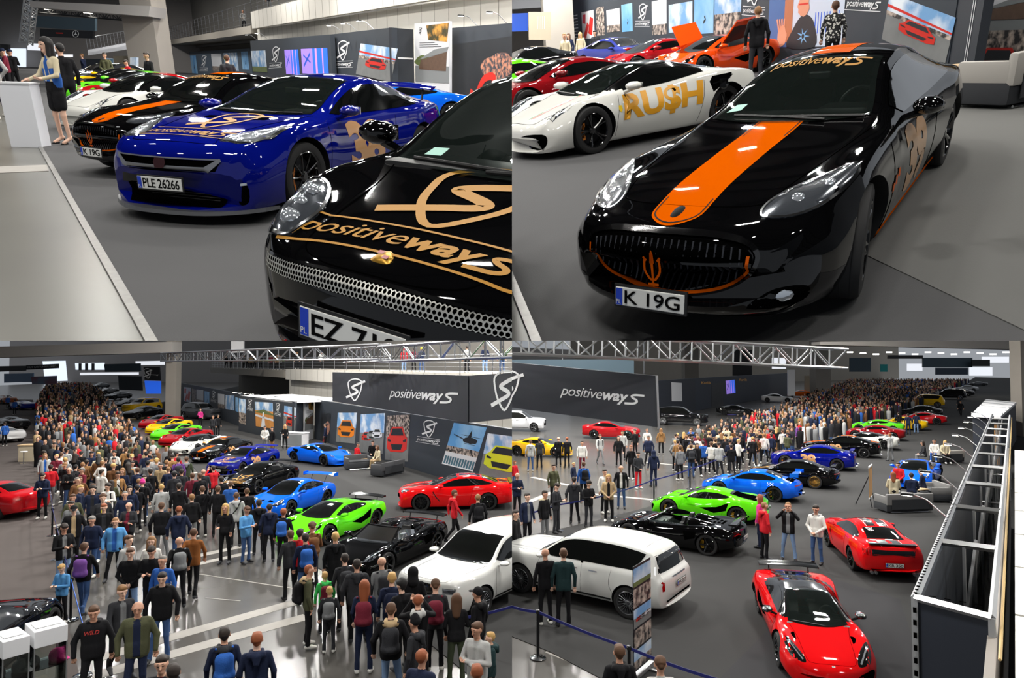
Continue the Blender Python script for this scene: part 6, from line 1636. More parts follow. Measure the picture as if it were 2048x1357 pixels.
em = join2(stroke2([(math.cos(a) * .42, math.sin(a) * .42) for a in np.linspace(0, 2 * math.pi, 28, endpoint=False)], .07, True), *[poly2([(0, 0), (.07 * math.cos(a + 1.2), .07 * math.sin(a + 1.2)), (.42 * math.cos(a), .42 * math.sin(a)), (.07 * math.cos(a - 1.2), .07 * math.sin(a - 1.2))]) for a in (math.pi / 2, math.pi * 7 / 6, math.pi * 11 / 6)])
flat('round_emblem', xf2(em, f.h * .95, (f.w * .68, f.h * .5)), LOGOW, o, f.o, f.ux, f.uy, .02)
flat('sign_bars', rect2(f.w * .3, f.h * .45, f.w * .44, f.h * .58), PRED, o, f.o, f.ux, f.uy, .02)
truss('lighting_truss', 'slim lighting truss with spotlights under the pale beam', PD(64, 16, 50), PD(285, 36, 50), .5, 16, .05, DKMETAL)
for x, y in ((98, 19), (176, 26), (252, 32), (72, 10)):
 p = PD(x, y, 49.5); t = thing('spotlight', 'bright spotlight on the lighting truss', 'spotlight', p, 0, 'spotlights on the truss'); obj('housing', MB().lathe([(.0, .3), (.22, .3), (.3, 0), (.28, 0), (.0, .05)], 14), DKMETAL, t)
 obj('lens', MB().lathe([(0, -.01), (.27, -.01), (.27, .02), (0, .02)], 14), mat('spot_glow', (255, 246, 225), .4, emit=12), t)
truss('ground_truss', 'aluminium truss leg hanging at the left of the banner', PD(62, 2, 47), PD(52, 88, 47), .5, 9, .05)
hang('light_box', 'white light box sign above the far stand', 'sign', [(55, 86), (117, 90), (117, 103), (55, 100)], 80, mat('lightbox', (235, 238, 245), .5, emit=.9))
hang('light_box', 'long bright white sign strip over the distant stand', 'sign', [(112, 109), (143, 109), (143, 114), (112, 114)], 90, mat('lightbox', (235, 238, 245), .5, emit=.9))
hang('hall_window', 'tall bright daylight window at the far left', 'window', [(0, 96), (50, 97), (50, 134), (0, 134)], 115, mat('window_glow', (222, 232, 246), .5, emit=1.1))
hang('dark_sign', 'small dark sign with white letters at the far left', 'sign', [(0, 88), (16, 89), (16, 101), (0, 101)], 60, mat('sign_black', (20, 21, 26), .5))
hang('gallery_front', 'pale gallery front crossing the far hall', 'gallery', [(175, 100), (272, 82), (272, 96), (176, 111)], 86, mat('fascia_pale', (196, 198, 204), .6))
railing('railing', 'grey railing on the far gallery front', [tuple(PD(176, 101, 85)), tuple(PD(272, 83, 85))], 1.3, 14, SILVER)
hang('display_box', 'beige display box beside the concrete column', 'display box', [(226, 112), (257, 112), (257, 148), (228, 148)], 47, mat('box_beige', (170, 160, 140), .7))
hang('stand_board', 'blue-white display panel left of the beige box', 'display wall', [(205, 116), (226, 118), (226, 138), (206, 138)], 48, SKYB)
hang('stand_board', 'dark display panel left of the blue one', 'display wall', [(165, 118), (204, 118), (204, 136), (166, 136)], 50, SLATE)
hang('poster_board', 'pale poster between column and gallery', 'poster', [(260, 115), (272, 115), (272, 135), (260, 135)], 44, SKYP)
# ================================================================== upper right bay: the black coupe close up
bay('TR')
def at_px(px, d, z=0, py=120): q = ray(px, py); k = d / q[1]; return (q[0] * k, d, z)
e0, e1 = P2(1024, 584), P2(1063, 684); ed = (e0 - e1) / np.linalg.norm(e0 - e1); en = np.array([ed[1], -ed[0]])
struct('floor', carpet([tuple(e1 - ed * 4 - en * 6), tuple(e1 - ed * 4 + en * 70), tuple(e1 + ed * 110 + en * 90), tuple(e1 + ed * 110 - en * 40)], -.05, -.012), CONC)
b0, b1 = P2(1750, 520), P2(2048, 662); bd = (b1 - b0) / np.linalg.norm(b1 - b0)
bl_, br_ = b0 - bd * 30, b0 + bd * 30
struct('floor_carpet', carpet([tuple(e1 - ed * 3 + en * .06), tuple(e1 - ed * 3 + en * 60), tuple(e1 + ed * 100 + en * 60), tuple(e1 + ed * 100 + en * .06)], -.012, 0), CARPET)
bn = np.array([bd[1], -bd[0]]); bn = bn if bn[1] > 0 else -bn
struct('floor_carpet_pale', carpet([tuple(b0 - bd * 1.1), tuple(b0 + bd * 14), tuple(b0 + bd * 14 + bn * 30), tuple(P2(1880, 150))], 0, .006), CARPET2)
struct('trim_3', carpet([tuple(e1 - ed * 3), tuple(e1 - ed * 3 + en * .06), tuple(e1 + ed * 60 + en * .06), tuple(e1 + ed * 60)], -.012, .004), mat('edge_strip', (172, 170, 166), .35))
build_maserati('glossy black coupe with a broad orange stripe, nearest car, number 39 on its flank', (2.84, 5.95, 0), R(-128.4), (1.40, .855, .97), True, steer=R(12))
c, B = build_mid('white sports car with black roof and gold lettering on its door', (2.27, 11.58, 0), R(-153.7), (.97, 1.01, .97), (214, 214, 208), 'ferrari', roofm=GLOSS, hero=True, caliper=mat('caliper_orange', (225, 150, 30), .4), style='y5', pname='pearl_white')
GO = mat('gold_letter', (214, 150, 24), .4)
a = text2('RU$H', 1.0, .12, .045, 1.0); w = max(v[0] for v in a[0])
D(c, B, 'door_lettering', ([(.78 - x * 1.62 / w, .44 + y * .46 + (x / w) * .05) for x, y in a[0]], a[1]), 'left', GO, .005, .1, sink=False, label='gold lettering on the door')
D(c, B, 'fender_shield', [(.86, .64), (.80, .64), (.79, .58), (.83, .54), (.87, .58)], 'left', mat('shield_yellow', (232, 196, 40), .3), .006, 0, sink=False)
D(c, B, 'fuel_cap', [(-1.20 + .10 * math.cos(t), .74 + .10 * math.sin(t)) for t in np.linspace(0, 2 * math.pi, 24, endpoint=False)], 'left', GLOSS, .008, .04)
for m_, o_ in ((mat('stripe_green', (30, 120, 60), .4), -.06), (PRED, .06)): D(c, B, 'bonnet_stripe', stroke2([(2.0, .20 + o_ * .4), (1.06, .24 + o_ * .4)], .03), 'top', m_, .004, .08, sink=False)
far_car('dark red low car right behind the white sports car', (1.75, 16.2, 0), R(-157), (120, 14, 20), 'mid')
far_car('bright green low car at the left edge, yellow seats inside', (.55, 20.2, 0), R(-158), (92, 206, 30), 'mid')
far_car('dark red low car far behind the green one', (-.2, 24.2, 0), R(-158), (120, 20, 24), 'mid')
far_car('black low car by the pillar at the left', at_px(1045, 31), R(-158), (16, 16, 18), 'gt')
far_car('violet blue saloon in front of the long display wall', at_px(1240, 33), R(-60), (44, 52, 120), 'gt')
far_car('red low car with raised tail behind the white one', at_px(1310, 27), R(-160), (150, 20, 26), 'mid')
oc, OB = build_mid('orange red sports car with both doors raised', (*at_px(1425, 22.5)[:2], 0), R(-150), (1, 1, 1), (232, 74, 16), 'mclaren', pname='orange_red', spoiler=False)
for sg in (1, -1):
 d_ = MB(); V = [(.55, sg * .82, .98), (-.45, sg * .80, 1.10), (-.55, sg * 1.25, 1.62), (.45, sg * 1.30, 1.55)]; V += [(x, y, z - .05) for x, y, z in V]
 d_.add(V, [(0, 1, 2, 3), (7, 6, 5, 4), (0, 4, 5, 1), (1, 5, 6, 2), (2, 6, 7, 3), (3, 7, 4, 0)]); obj('raised_door', d_, paint('orange_red', (232, 74, 16)), oc)
 obj('door_lining', MB().add([(.50, sg * .86, .93), (-.40, sg * .84, 1.05), (-.48, sg * 1.20, 1.52), (.40, sg * 1.25, 1.46)], [(0, 1, 2, 3)]), BLK, oc)
# display walls
A, B_ = P2(1145, 15, 3.2), P2(1893, 146)
q = line_wall(A, B_, 0, 3.9)
o, f = board('display_wall', 'long slate display wall with prints and shield logos behind the cars', 'display wall', q, .25, SLATE)
for x0, y0, x1, y1, k in ((1163, 25, 1190, 76, 'redcross'), (1192, 16, 1210, 70, 'people'), (1213, 21, 1241, 62, 'white'), (1243, 10, 1266, 62, 'blue'), (1304, 3, 1334, 68, 'white'), (1338, 10, 1385, 62, 'clouds'), (1389, -8, 1427, 66, 'blue'), (1430, -20, 1481, 66, 'fair')):
 picture(o, wall_rect(A, B_, x0, y0, x1, y1), k)
picture(o, wall_rect(A, B_, 1540, -4, 1683, 92), 'portrait')
picture(o, wall_quad(A, B_, [(1781, -14), (1892, -14), (1889, 136), (1764, 78)]), 'road')
for q4 in ([(1270, 8), (1300, 6), (1300, 53), (1270, 53)], [(1484, -46), (1531, -46), (1531, 34), (1484, 30)], [(1692, -88), (1768, -88), (1762, 24), (1690, 20)]): pxart('shield_logo', o, f, q4, lockup2(), LOGOW)
r = wall_rect(A, B_, 1146, 24, 1159, 80); fr = Face(r)
flat('text_column', join2(*[rect2(fr.w * .1, fr.h * (.08 + k * .11), fr.w * .9, fr.h * (.11 + k * .11)) for k in range(8)]), LOGOW, o, fr.o, fr.ux, fr.uy, .012)
E1 = P2(1944, 150); q = line_wall(B_ + np.array([.02, 0]), E1, 0, 3.9)
o, f = board('booth_side', 'dark slate end face of the booth at the right', 'display wall', q, .2, mat('slate_dark', (40, 45, 53), .6))
flat('edge_line', join2(rect2(f.w * .62, 0, f.w * .64, f.h), rect2(f.w * .70, 0, f.w * .72, f.h)), LOGOW, o, f.o, f.ux, f.uy, .01)
G0, G1 = np.array(at_px(1946, 17.2)[:2]), np.array(at_px(2075, 15.2)[:2])
q = line_wall(G0, G1, 0, 3.6); o, f = board('poster_board', 'grey poster wall with timber hall print and a red car print', 'poster', q, .15, PAPER)
picture(o, wall_rect(G0, G1, 1952, -40, 2060, 60), 'building'); picture(o, wall_rect(G0, G1, 1952, 62, 2040, 200), 'car_red_floor')
pp = at_px(1120, 44); struct('column', MB().box((pp[0], 44, 6), (1.7, 1.7, 12)), CONCW)
o, f = board('display_box', 'beige display box with a framed grid beside the pillar', 'display box', [tuple(PD(x, y, 36)) for x, y in ((1057, 24), (1102, 24), (1102, 80), (1058, 80))], .3, mat('box_beige', (170, 160, 140), .7))
flat('grid_window', join2(*[rect2(f.w * .38 + k * f.w * .08, f.h * .4, f.w * .40 + k * f.w * .08, f.h * .85) for k in range(5)]), PAPER, o, f.o, f.ux, f.uy, .01)
board('stand_wall', 'blue lit stand wall at the far left', 'display wall', [tuple(PD(x, y, 50)) for x, y in ((1000, 28), (1056, 26), (1056, 62), (1000, 64))], .3, PBLU)
struct('wall_back', quad_slab(line_wall((-30, 75), (60, 75), 0, 14), .3), mat('back_wall_tr', (128, 122, 116), .8))
board('fascia', 'pale fascia beam across the top left', 'beam', [tuple(PD(x, y, 55)) for x, y in ((1000, -14), (1100, -18), (1100, 14), (1000, 20))], .5, mat('fascia_pale', (196, 198, 204), .6))
person(0, 0, 'relax', 178, 'blk', 'char', ('buzz', 'lb'), label='man in black hoodie seen from behind, facing the display wall', loc=at_px(1512, 19.0), extra=(('hood', 'blk'),), H=1.82)
pt = person(0, 0, 'relax', 176, 'grey', 'blk', ('short', 'br'), label='person in black and white patterned shirt seen from behind before the screen', loc=at_px(1662, 18.5), H=1.74)
mp = mat('shirt_pattern', (30, 30, 32), .8)
if 'vor' not in MATS:
 nt = mp.node_tree; bs = nt.nodes['Principled BSDF']; tc = nt.nodes.new('ShaderNodeTexCoord'); vo = nt.nodes.new('ShaderNodeTexVoronoi'); vo.inputs['Scale'].default_value = 16
 rp = nt.nodes.new('ShaderNodeValToRGB'); rp.color_ramp.interpolation = 'CONSTANT'; rp.color_ramp.elements[0].color = rgb(214, 212, 204); rp.color_ramp.elements[1].position = .42; rp.color_ramp.elements[1].color = rgb(24, 24, 26)
 nt.links.new(tc.outputs['Object'], vo.inputs['Vector']); nt.links.new(vo.outputs['Distance'], rp.inputs[0]); nt.links.new(rp.outputs[0], bs.inputs['Base Color']); MATS['vor'] = mp
pt.material_slots[TOP].material = mp; pt.material_slots[SHIRT].material = mp
for px, d, tp, hr, lb in ((1140, 37, 'navy', ('long', 'br'), 'dark-clothed woman standing at the pillar end of the wall'), (1132, 33, 'cream', ('short', 'lb'), 'person in cream seated low before the wall'), (1163, 39, 'cream', ('long', 'bl'), 'blonde person in cream before the red print'), (1192, 38, 'char', ('short', 'dk'), 'dark-haired man in charcoal before the wall prints')):
 person(0, 0, 'relax', 30, tp, 'blk', hr, label=lb, loc=at_px(px, d), H=1.7)
s = sofa((*P2(2034, 203)[:2], 0), R(112), 'cream and charcoal lounge sofa on a chrome skid at the right edge', 1.9)
low_table((*P2(1926, 178)[:2], 0), 0, 'small beech-topped table beside the lounge sofa', .42, .44)
struct('wall_stand', quad_slab(line_wall((4.6, -8), (12.2, 8.0), 0, 3.4), .3), SLATE)
# ================================================================== lower left bay: the crowded aisle from the gallery
bay('BL')
def hd(px, py, H=1.78): return P(px, py, H) * np.array([1, 1, 0])
struct('floor', carpet([(-140, 2), (140, 2), (140, 260), (-140, 260)], -.05, -.02), CONCD)
lp = [P2(x, y) for x, y in ((66, 800), (84, 900), (96, 1010), (120, 1180), (170, 1400))]
struct('floor_carpet', carpet([tuple(p) for p in lp] + [(lp[-1][0] - 40, lp[-1][1] - 6), (-120, 120)], -.02, 0), mat('carpet_brown', (86, 80, 78), .95, spec=.1, noise=(.5, .07)))
rp_ = [P2(x, y) for x, y in ((300, 810), (360, 900), (430, 990), (560, 1095), (690, 1165), (800, 1240), (1024, 1420))]
struct('floor_carpet_row', carpet([tuple(p) for p in rp_[::-1]] + [(-75, 190), (20, 190), (30, 8)], -.02, 0), CARPETB)
def strip(name, pts, w=.42):
 a, b = P2(*pts[0]), P2(*pts[1]); d = (b - a) / np.linalg.norm(b - a); n = np.array([-d[1], d[0]]) * w
 struct(name, carpet([tuple(a), tuple(b), tuple(b + n), tuple(a + n)], -.02, -.014), STONE)
strip('trim_1', ((200, 1322), (606, 1206)), .42); strip('trim_2', ((180, 1345), (606, 1228)), -.42)
strip('trim_3', ((300, 1135), (500, 1092)), .35); strip('trim_4', ((300, 1146), (500, 1102)), -.30)
strip('trim_5', ((100, 1055), (330, 1010)), .3); strip('trim_6', ((100, 990), (290, 958)), .3)
strip('trim_7', ((395, 1148), (590, 1178)), .05); strip('trim_8', ((410, 1196), (480, 1202)), .04)
for i, (x0, y0, x1, y1) in enumerate(((90, 935, 200, 915), (280, 965, 400, 945))): strip('trim_%d' % (9 + i), ((x0, y0), (x1, y1)), .3)
# the row of show cars
H8 = R(-110)
build_suv('white luxury off-roader with tall dark grille, cut by the right edge, crowd before it', (-.66, 18.68, 0), R(-124.8), (1.02, 1.12, .95))
build_roadster('black open-top two-seater behind the white off-roader', (-3.95, 21.7, 0), R(-114.7), (1.04, 1.08, .97))
build_mid('bright green sports car beside the black open-top car', (-6.58, 25.0, 0), R(-113.6), (1.02, 1.03, .98), caliper=mat('caliper_yellow', (205, 160, 30), .4))
build_911('bright blue coupe with tall rear wing', (-9.36, 29.0, 0), R(-109.2), (.98, .99, .97), col='blue', gt3=True)
build_911('black coupe with gold bonnet film between the blue winged car and the navy coupe', (*P2(521, 953, .6), 0), R(-107), goldtrim=True)
build_gtr('navy blue coupe in the middle of the row', (*P2(488, 921, .6), 0), R(-104))
build_maserati('black coupe with orange roof stripe, left of the navy coupe in the row', (*P2(443, 899, .6), 0), R(-102))
c, B = build_mid('white sports car with gold door lettering in the row', (*P2(398, 886, .6), 0), R(-102), (1, 1, 1), (214, 214, 208), 'ferrari', roofm=GLOSS, pname='pearl_white')
a = text2('RU$H', 1.0, .12, .045); w = max(v[0] for v in a[0]); D(c, B, 'door_lettering', ([(.78 - x * 1.5 / w, .46 + y * .42) for x, y in a[0]], a[1]), 'left', mat('gold_letter', (214, 150, 24), .4), .005, .2, sink=False)
for px, py, col, tab, lb in ((372, 872, (140, 16, 22), 'mid', 'dark red low car behind the white one in the row'), (352, 862, (88, 204, 30), 'mid', 'green low car behind the dark red one'), (338, 851, (224, 182, 20), 'mid', 'yellow low car with black bonnet'), (322, 842, (168, 20, 30), 'mid', 'red low car beside the yellow one'),
                             (285, 826, (14, 14, 16), 'gt', 'black coupe with shiny bonnet further up the row'), (284, 816, (222, 176, 24), 'suv', 'yellow off-roader far up the row'), (258, 806, (20, 20, 23), 'mid', 'black low car far up the row, left of the yellow one'), (236, 792, (30, 30, 34), 'gt', 'dark coupe far up the row beneath the light boxes'), (215, 782, (24, 24, 27), 'mid', 'dark car at the far end of the row'), (200, 772, (60, 62, 66), 'gt', 'grey car at the far end of the row')):
 far_car(lb, (*P2(px, py, .6), 0), R(-103), col, tab)
build_mid('bright blue low sports car facing away from the row, by the lounge', (*P2(641, 908, .55), 0), R(-35), (1.05, 1, 1), (10, 92, 216), 'ferrari', pname='racing_blue')
build_pony('red muscle car with dark side glass parked across behind the row', (-2.43, 29.58, 0), R(185.1), (1.04, 1, 1.02))
far_car('grey off-roader in front of the long display wall', (*P2(403, 822, .9), 0), R(-30), (66, 68, 72), 'suv')
far_car('deep red car whose rear enters at the left edge', (*P2(-22, 994, .7), 0), R(165), (168, 16, 24), 'gt')
far_car('white car with dark roof at the far left', (*P2(2, 868, .6), 0), R(150), (206, 206, 206), 'mid')
far_car('black low car behind the white one at the far left', (*P2(18, 846, .6), 0), R(150), (22, 22, 24), 'mid')
far_car('orange-brown car at the far left among visitors', (*P2(8, 800, .6), 0), R(150), (166, 96, 60), 'gt')
far_car('dark blue car by the far left aisle', (*P2(44, 812, .5), 0), R(150), (30, 44, 130), 'mid')
far_car('black car whose rounded tail enters at the lower left edge', (*P2(-62, 1262, .8), 0), R(100), (14, 14, 17), 'gt')
# display walls
W = [P2(937, 846, 3.2), P2(630, 800, 3.2), P2(560, 785, 3.2)]
K0 = W[0]; K1 = W[1]; dv = (K1 - K0) / np.linalg.norm(K1 - K0); K0x = K0 - dv * 14
q = line_wall(K1, K0x, 0, 3.2)
o, f = board('display_wall', 'slate wall with orange, racing and red car prints, white shield and helicopter print', 'display wall', q, .25, SLATE)
for x0, y0, x1, y1, k in ((640, 826, 664, 890, 'blossom'), (672, 826, 716, 884, 'car_orange'), (718, 829, 772, 905, 'race'), (770, 832, 822, 920, 'car_red')): picture(o, wall_quad(K1, K0x, [(x0 + 4, y0), (x1, y0 + 6), (x1 - 6, y1 + 4), (x0, y1)]), k)
picture(o, wall_quad(K1, K0x, [(908, 846), (968, 856), (946, 944), (884, 928)]), 'heli'); picture(o, wall_quad(K1, K0x, [(976, 867), (1040, 882), (1036, 966), (958, 948)]), 'car_lime')
pxart('shield_logo', o, f, [(834, 838), (882, 843), (880, 892), (832, 884)], lockup2(), LOGOW)
T0, T1, T2 = P2(478, 792, 3.2), P2(589, 804, 3.2), P2(607, 802, 3.2)
q = line_wall(T0, T1, 0, 3.2); o, f = board('display_wall', 'slate booth front with desert runway print and two white shields', 'display wall', q, .2, SLATE)
picture(o, wall_quad(T0, T1, [(510, 804), (546, 810), (548, 858), (512, 853)]), 'runway'); picture(o, wall_quad(T0, T1, [(569, 812), (590, 816), (590, 872), (566, 866)]), 'road'); picture(o, wall_quad(T0, T1, [(478, 797), (493, 799), (492, 850), (478, 846)]), 'fair')
for q4 in ([(494, 797), (506, 799), (506, 823), (494, 820)], [(549, 805), (562, 807), (562, 834), (549, 830)]): pxart('shield_logo', o, f, q4, lockup2(), LOGOW)
q = line_wall(T1, T2, 0, 3.2); board('booth_side', 'dark end face of the slate booth', 'display wall', q, .2, mat('slate_dark', (40, 45, 53), .6))
bd_ = (T1 - T0) / np.linalg.norm(T1 - T0); bn_ = np.array([-bd_[1], bd_[0]])
struct('roof_booth', MB().add([(*T0, 3.2), (*T1, 3.2), (*(T1 + bn_ * 5), 3.2), (*(T0 + bn_ * 5), 3.2), (*T0, 3.1), (*T1, 3.1), (*(T1 + bn_ * 5), 3.1), (*(T0 + bn_ * 5), 3.1)], [(0, 1, 2, 3), (7, 6, 5, 4), (0, 4, 5, 1), (1, 5, 6, 2), (2, 6, 7, 3), (3, 7, 4, 0)]), WHITE)
q = line_wall(T2 + (K1 - T2) * .1, K1 - (K1 - T2) * .1, 0, 3.2); o, f = board('poster_board', 'white poster board with timber hall print at the booth corner', 'poster', q, .1, PAPER)
picture(o, lift([tuple(f.at(.05, f.h - .1)), tuple(f.at(f.w - .05, f.h - .1)), tuple(f.at(f.w - .05, .8)), tuple(f.at(.05, .8))], 0), 'building')
F0, F1 = P2(359, 766, 3.2), P2(480, 788, 3.2)
q = line_wall(F0, F1, 0, 3.2); o, f = board('display_wall', 'long slate display wall receding left with narrow prints', 'display wall', q, .25, SLATE)
for x0, x1, k in ((368, 382, 'redcross'), (384, 392, 'people'), (393, 407, 'white'), (409, 419, 'blue'), (436, 449, 'white'), (451, 469, 'clouds'), (471, 477, 'blue')):
 ya = 770 + (x0 - 359) * .19; picture(o, wall_quad(F0, F1, [(x0, ya + 3), (x1, ya + 5), (x1, ya + 34), (x0, ya + 31)]), k)
pxart('shield_logo', o, f, [(421, 781), (433, 783), (433, 806), (421, 803)], lockup2(), LOGOW)
for i in range(9):
 p = T0 + (T1 - T0) * (i + .5) / 9; arm_lamp((*p, 3.22), (-bn_[0], -bn_[1], 0), 'arm lamp along the booth roof', 'arm lamps on the booth roof')
# pale cladding, gallery, truss
cl0 = K0x + bn_ * 6.5 - dv * 10; cl1 = T0 + bn_ * 7 + dv * 8
zt_ = wallpt(cl1, cl0, 600, 739)[1]; zm_ = wallpt(cl1, cl0, 600, 760)[1]
clad_wall('wall_right', cl1, cl0, 0, zm_, 1.6); clad_wall('wall_right_upper', cl1 - bn_ * .7 - dv * 1, cl0 - bn_ * .7, zm_, zt_, 1.6)
gz = wallpt(cl1, cl0, 400, 736)[1]
struct('gallery_slab', quad_slab(line_wall(cl1 + dv * 45 - bn_ * .6, cl1 - bn_ * .6, gz - .8, gz), 6), mat('slab_beige', (158, 152, 142), .8))
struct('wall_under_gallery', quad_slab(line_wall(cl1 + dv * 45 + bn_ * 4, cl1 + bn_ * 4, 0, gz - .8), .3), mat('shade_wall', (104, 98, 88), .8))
struct('wall_right_top', quad_slab(line_wall(cl1 + dv * 60 + bn_ * 6, cl0 + bn_ * 6, 5, 24), .3), UPWALL)
struct('gallery_floor', quad_slab(line_wall(cl1 - bn_ * .6, cl0 - bn_ * .6, zt_ - .1, zt_ + .02), 6), mat('slab_beige', (158, 152, 142), .8))
railing('railing', 'grey metal railing along the far gallery', [(*(cl1 + dv * 44 - bn_ * .5), gz), (*(cl1 - bn_ * .5), gz)], 1.5, 18, SILVER, cat='railing')
railing('railing', 'grey metal railing above the pale cladding', [(*(cl1 - bn_ * .5), zt_), (*(cl0 - bn_ * .5), zt_)], 1.2, 24, SILVER)
gal = [(453, 702, 'char'), (462, 700, 'blk'), (488, 698, 'grey'), (495, 700, 'blk'), (502, 697, 'beige'), (510, 698, 'blk'), (521, 696, 'char'), (542, 696, 'maroon'), (554, 696, 'tan'), (561, 697, 'grey'), (594, 700, 'blk'), (643, 690, 'lgrey')]
for i, (x, y, tp) in enumerate(gal):
 A_ = cl1 + bn_ * .3; Bq = cl0 + bn_ * .3; s_, z_ = wallpt(A_, Bq, x, 730); u_ = (Bq - A_) / np.linalg.norm(Bq - A_); p = A_ + u_ * s_
 person(0, 0, ['rail', 'relax', 'pocket'][i % 3], [10, 30, 170, -20][i % 4], tp, 'blk', (['short', 'long', 'buzz', 'cap'][i % 4], ['dk', 'br', 'lb', 'navy'][i % 4]), label='onlooker on the gallery above the pale cladding', group='onlookers on the gallery', loc=(*p, zt_ + .02 if s_ > 0 else gz))
for x, tp, lg, hr, lb in ((808, 'red', 'ljean', ('cap', 'red'), 'person in red top and red cap on the gallery above the banner'), (843, 'navy', 'jean', ('cap', 'yellow'), 'person with yellow cap on the gallery above the banner'), (828, 'maroon', 'blk', ('short', 'dk'), 'dark-haired person between red and yellow caps on the gallery'), (934, 'lgrey', 'blk', ('short', 'dk'), 'person in pale jacket with bag on the gallery above the banner corner'), (970, 'navy', 'ljean', ('short', 'br'), 'person in pale jeans on the gallery near the right edge'), (1004, 'olive', 'jean', ('short', 'dk'), 'person in olive on the gallery by the right edge')):
 A_ = cl1 + bn_ * .3; Bq = cl0 + bn_ * .3; s_, z_ = wallpt(A_, Bq, x, 720); u_ = (Bq - A_) / np.linalg.norm(Bq - A_); p = A_ + u_ * s_
 person(0, 0, 'relax', 160, tp, lg, hr, label=lb, loc=(*p, zt_ + .02))
truss('ceiling_truss', 'long aluminium truss hanging across in front of the gallery', PD(330, 715, 62), PD(770, 704, 34), .75, 22, .055, SILVER); truss('ceiling_truss', 'aluminium truss carrying the banner, at the right', PD(700, 712, 38), PD(1060, 694, 25), .75, 14, .055, SILVER)
# hanging cube banner
b0, b1, b2, b3 = PD(665, 745, 44), PD(936, 752, 28), PD(936, 846, 28), PD(665, 803, 44)
BAN = mat('banner_slate', (42, 45, 53), .6)
o, f = board('hanging_banner', 'large dark hanging banner with white shield and word mark, left face', 'banner', [b0, b1, b2, b3], .15, BAN)
pxart('shield_logo', o, f, [(692, 757), (732, 757), (730, 804), (692, 802)], shield2(), LOGOW)
pxart('word_mark', o, f, [(780, 777), (917, 785), (915, 812), (778, 801)], wordmark2(), LOGOW)
c0_, c1_, c2_, c3_ = PD(938, 752, 28), PD(1110, 740, 21.5), PD(1110, 828, 21.5), PD(938, 846, 28)
o, f = board('hanging_banner', 'dark hanging banner face with a white shield at the right edge', 'banner', [c0_, c1_, c2_, c3_], .15, BAN)
pxart('shield_logo', o, f, [(982, 742), (1044, 738), (1042, 822), (982, 824)], shield2(), LOGOW)
for x, d in ((690, 42), (800, 36), (920, 29), (1000, 25)):
 p = PD(x, 750, d); tag(obj('hanging_wire', MB().tube([p, p + np.array([0, 0, 1.6])], .02, 5), SILVER), 'thin wire holding the hanging banner', 'wire', 'wires of the hanging banner')
# far end of the hall
struct('column', MB().box((*PD(347, 760, 72)[:2], 9), (1.1, 1.1, 18)), CONCW)
struct('wall_far', quad_slab([(-160, 215, 40), (60, 215, 40), (60, 215, 0), (-160, 215, 0)], .5), mat('far_wall', (150, 146, 144), .8))
struct('beam', quad_slab([tuple(PD(-20, 694, 70)), tuple(PD(345, 684, 70)), tuple(PD(345, 705, 70)), tuple(PD(-20, 716, 70))], 2.0), mat('beam_pale', (176, 172, 168), .8))
def hang(name, label, cat, px, d, m, thick=.3): return board(name, label, cat, [tuple(PD(x, y, d)) for x, y in px], thick, m)
LB = mat('lightbox', (235, 238, 245), .5, emit=.9)
o, f = hang('hanging_sign', 'long black sign with white lettering over the far aisle', 'sign', [(52, 731), (116, 728), (116, 737), (52, 740)], 110, mat('sign_black', (20, 21, 26), .5)); flat('sign_letters', xf2(text2('FIRST CAR TUNING PARTS', fit=f.w * .9), 1, (f.w * .05, f.h * .3)), LOGOW, o, f.o, f.ux, f.uy, .03)
hang('hanging_sign', 'black sign at the far left edge', 'sign', [(-5, 733), (50, 732), (50, 742), (-5, 744)], 108, mat('sign_black', (20, 21, 26), .5))
hang('hall_window', 'tall bright daylight window in the far wall', 'window', [(85, 723), (130, 722), (134, 762), (90, 764)], 200, mat('window_glow', (222, 232, 246), .5, emit=1.3))
hang('hall_window', 'row of small bright windows in the far wall', 'window', [(150, 727), (208, 726), (208, 740), (151, 740)], 190, mat('window_glow', (222, 232, 246), .5, emit=1.3))
for x in (157, 170, 183): hang('window_pier', 'dark pier between the small far windows', 'pier', [(x, 727), (x + 5, 727), (x + 5, 741), (x, 741)], 188, mat('sign_black', (20, 21, 26), .5))[0]['group'] = 'piers between the small far windows'
hang('hanging_banner', 'blue-grey banner hanging far over the row', 'banner', [(208, 729), (280, 727), (281, 743), (210, 744)], 120, mat('banner_blue', (70, 88, 100), .6))
o, f = hang('hanging_sign', 'black hanging sign with white shield above the blue screen', 'sign', [(287, 734), (318, 734), (320, 762), (289, 760)], 90, mat('sign_black', (20, 21, 26), .5)); flat('shield_logo', xf2(shield2(), f.h * .8, (f.w * .24, f.h * .5)), LOGOW, o, f.o, f.ux, f.uy, .03)
flat('sign_letters', xf2(wordmark2(f.w * .5), 1, (f.w * .44, f.h * .4)), LOGOW, o, f.o, f.ux, f.uy, .03)
hang('lit_screen', 'bright blue lit stand wall under the black shield sign', 'screen', [(289, 762), (320, 763), (320, 788), (292, 788)], 92, mat('screen_blue', (40, 100, 230), .4, emit=.7))
hang('stand_wall', 'grey stand wall with white light strip', 'stand', [(236, 752), (282, 753), (284, 782), (238, 780)], 108, SLATE)
hang('stand_wall', 'pale blue stand wall at the far left', 'stand', [(8, 748), (66, 747), (66, 764), (8, 766)], 120, mat('stand_blue', (126, 150, 180), .6))
hang('stand_wall', 'red and blue stand wall by the far left aisle', 'stand', [(62, 754), (112, 752), (112, 768), (64, 769)], 118, cloudy('stand_mix', (120, 40, 60), (90, 140, 170), .2))
hang('light_strip', 'long white light strip under the far banner', 'light', [(160, 746), (276, 745), (276, 750), (160, 751)], 140, LB)
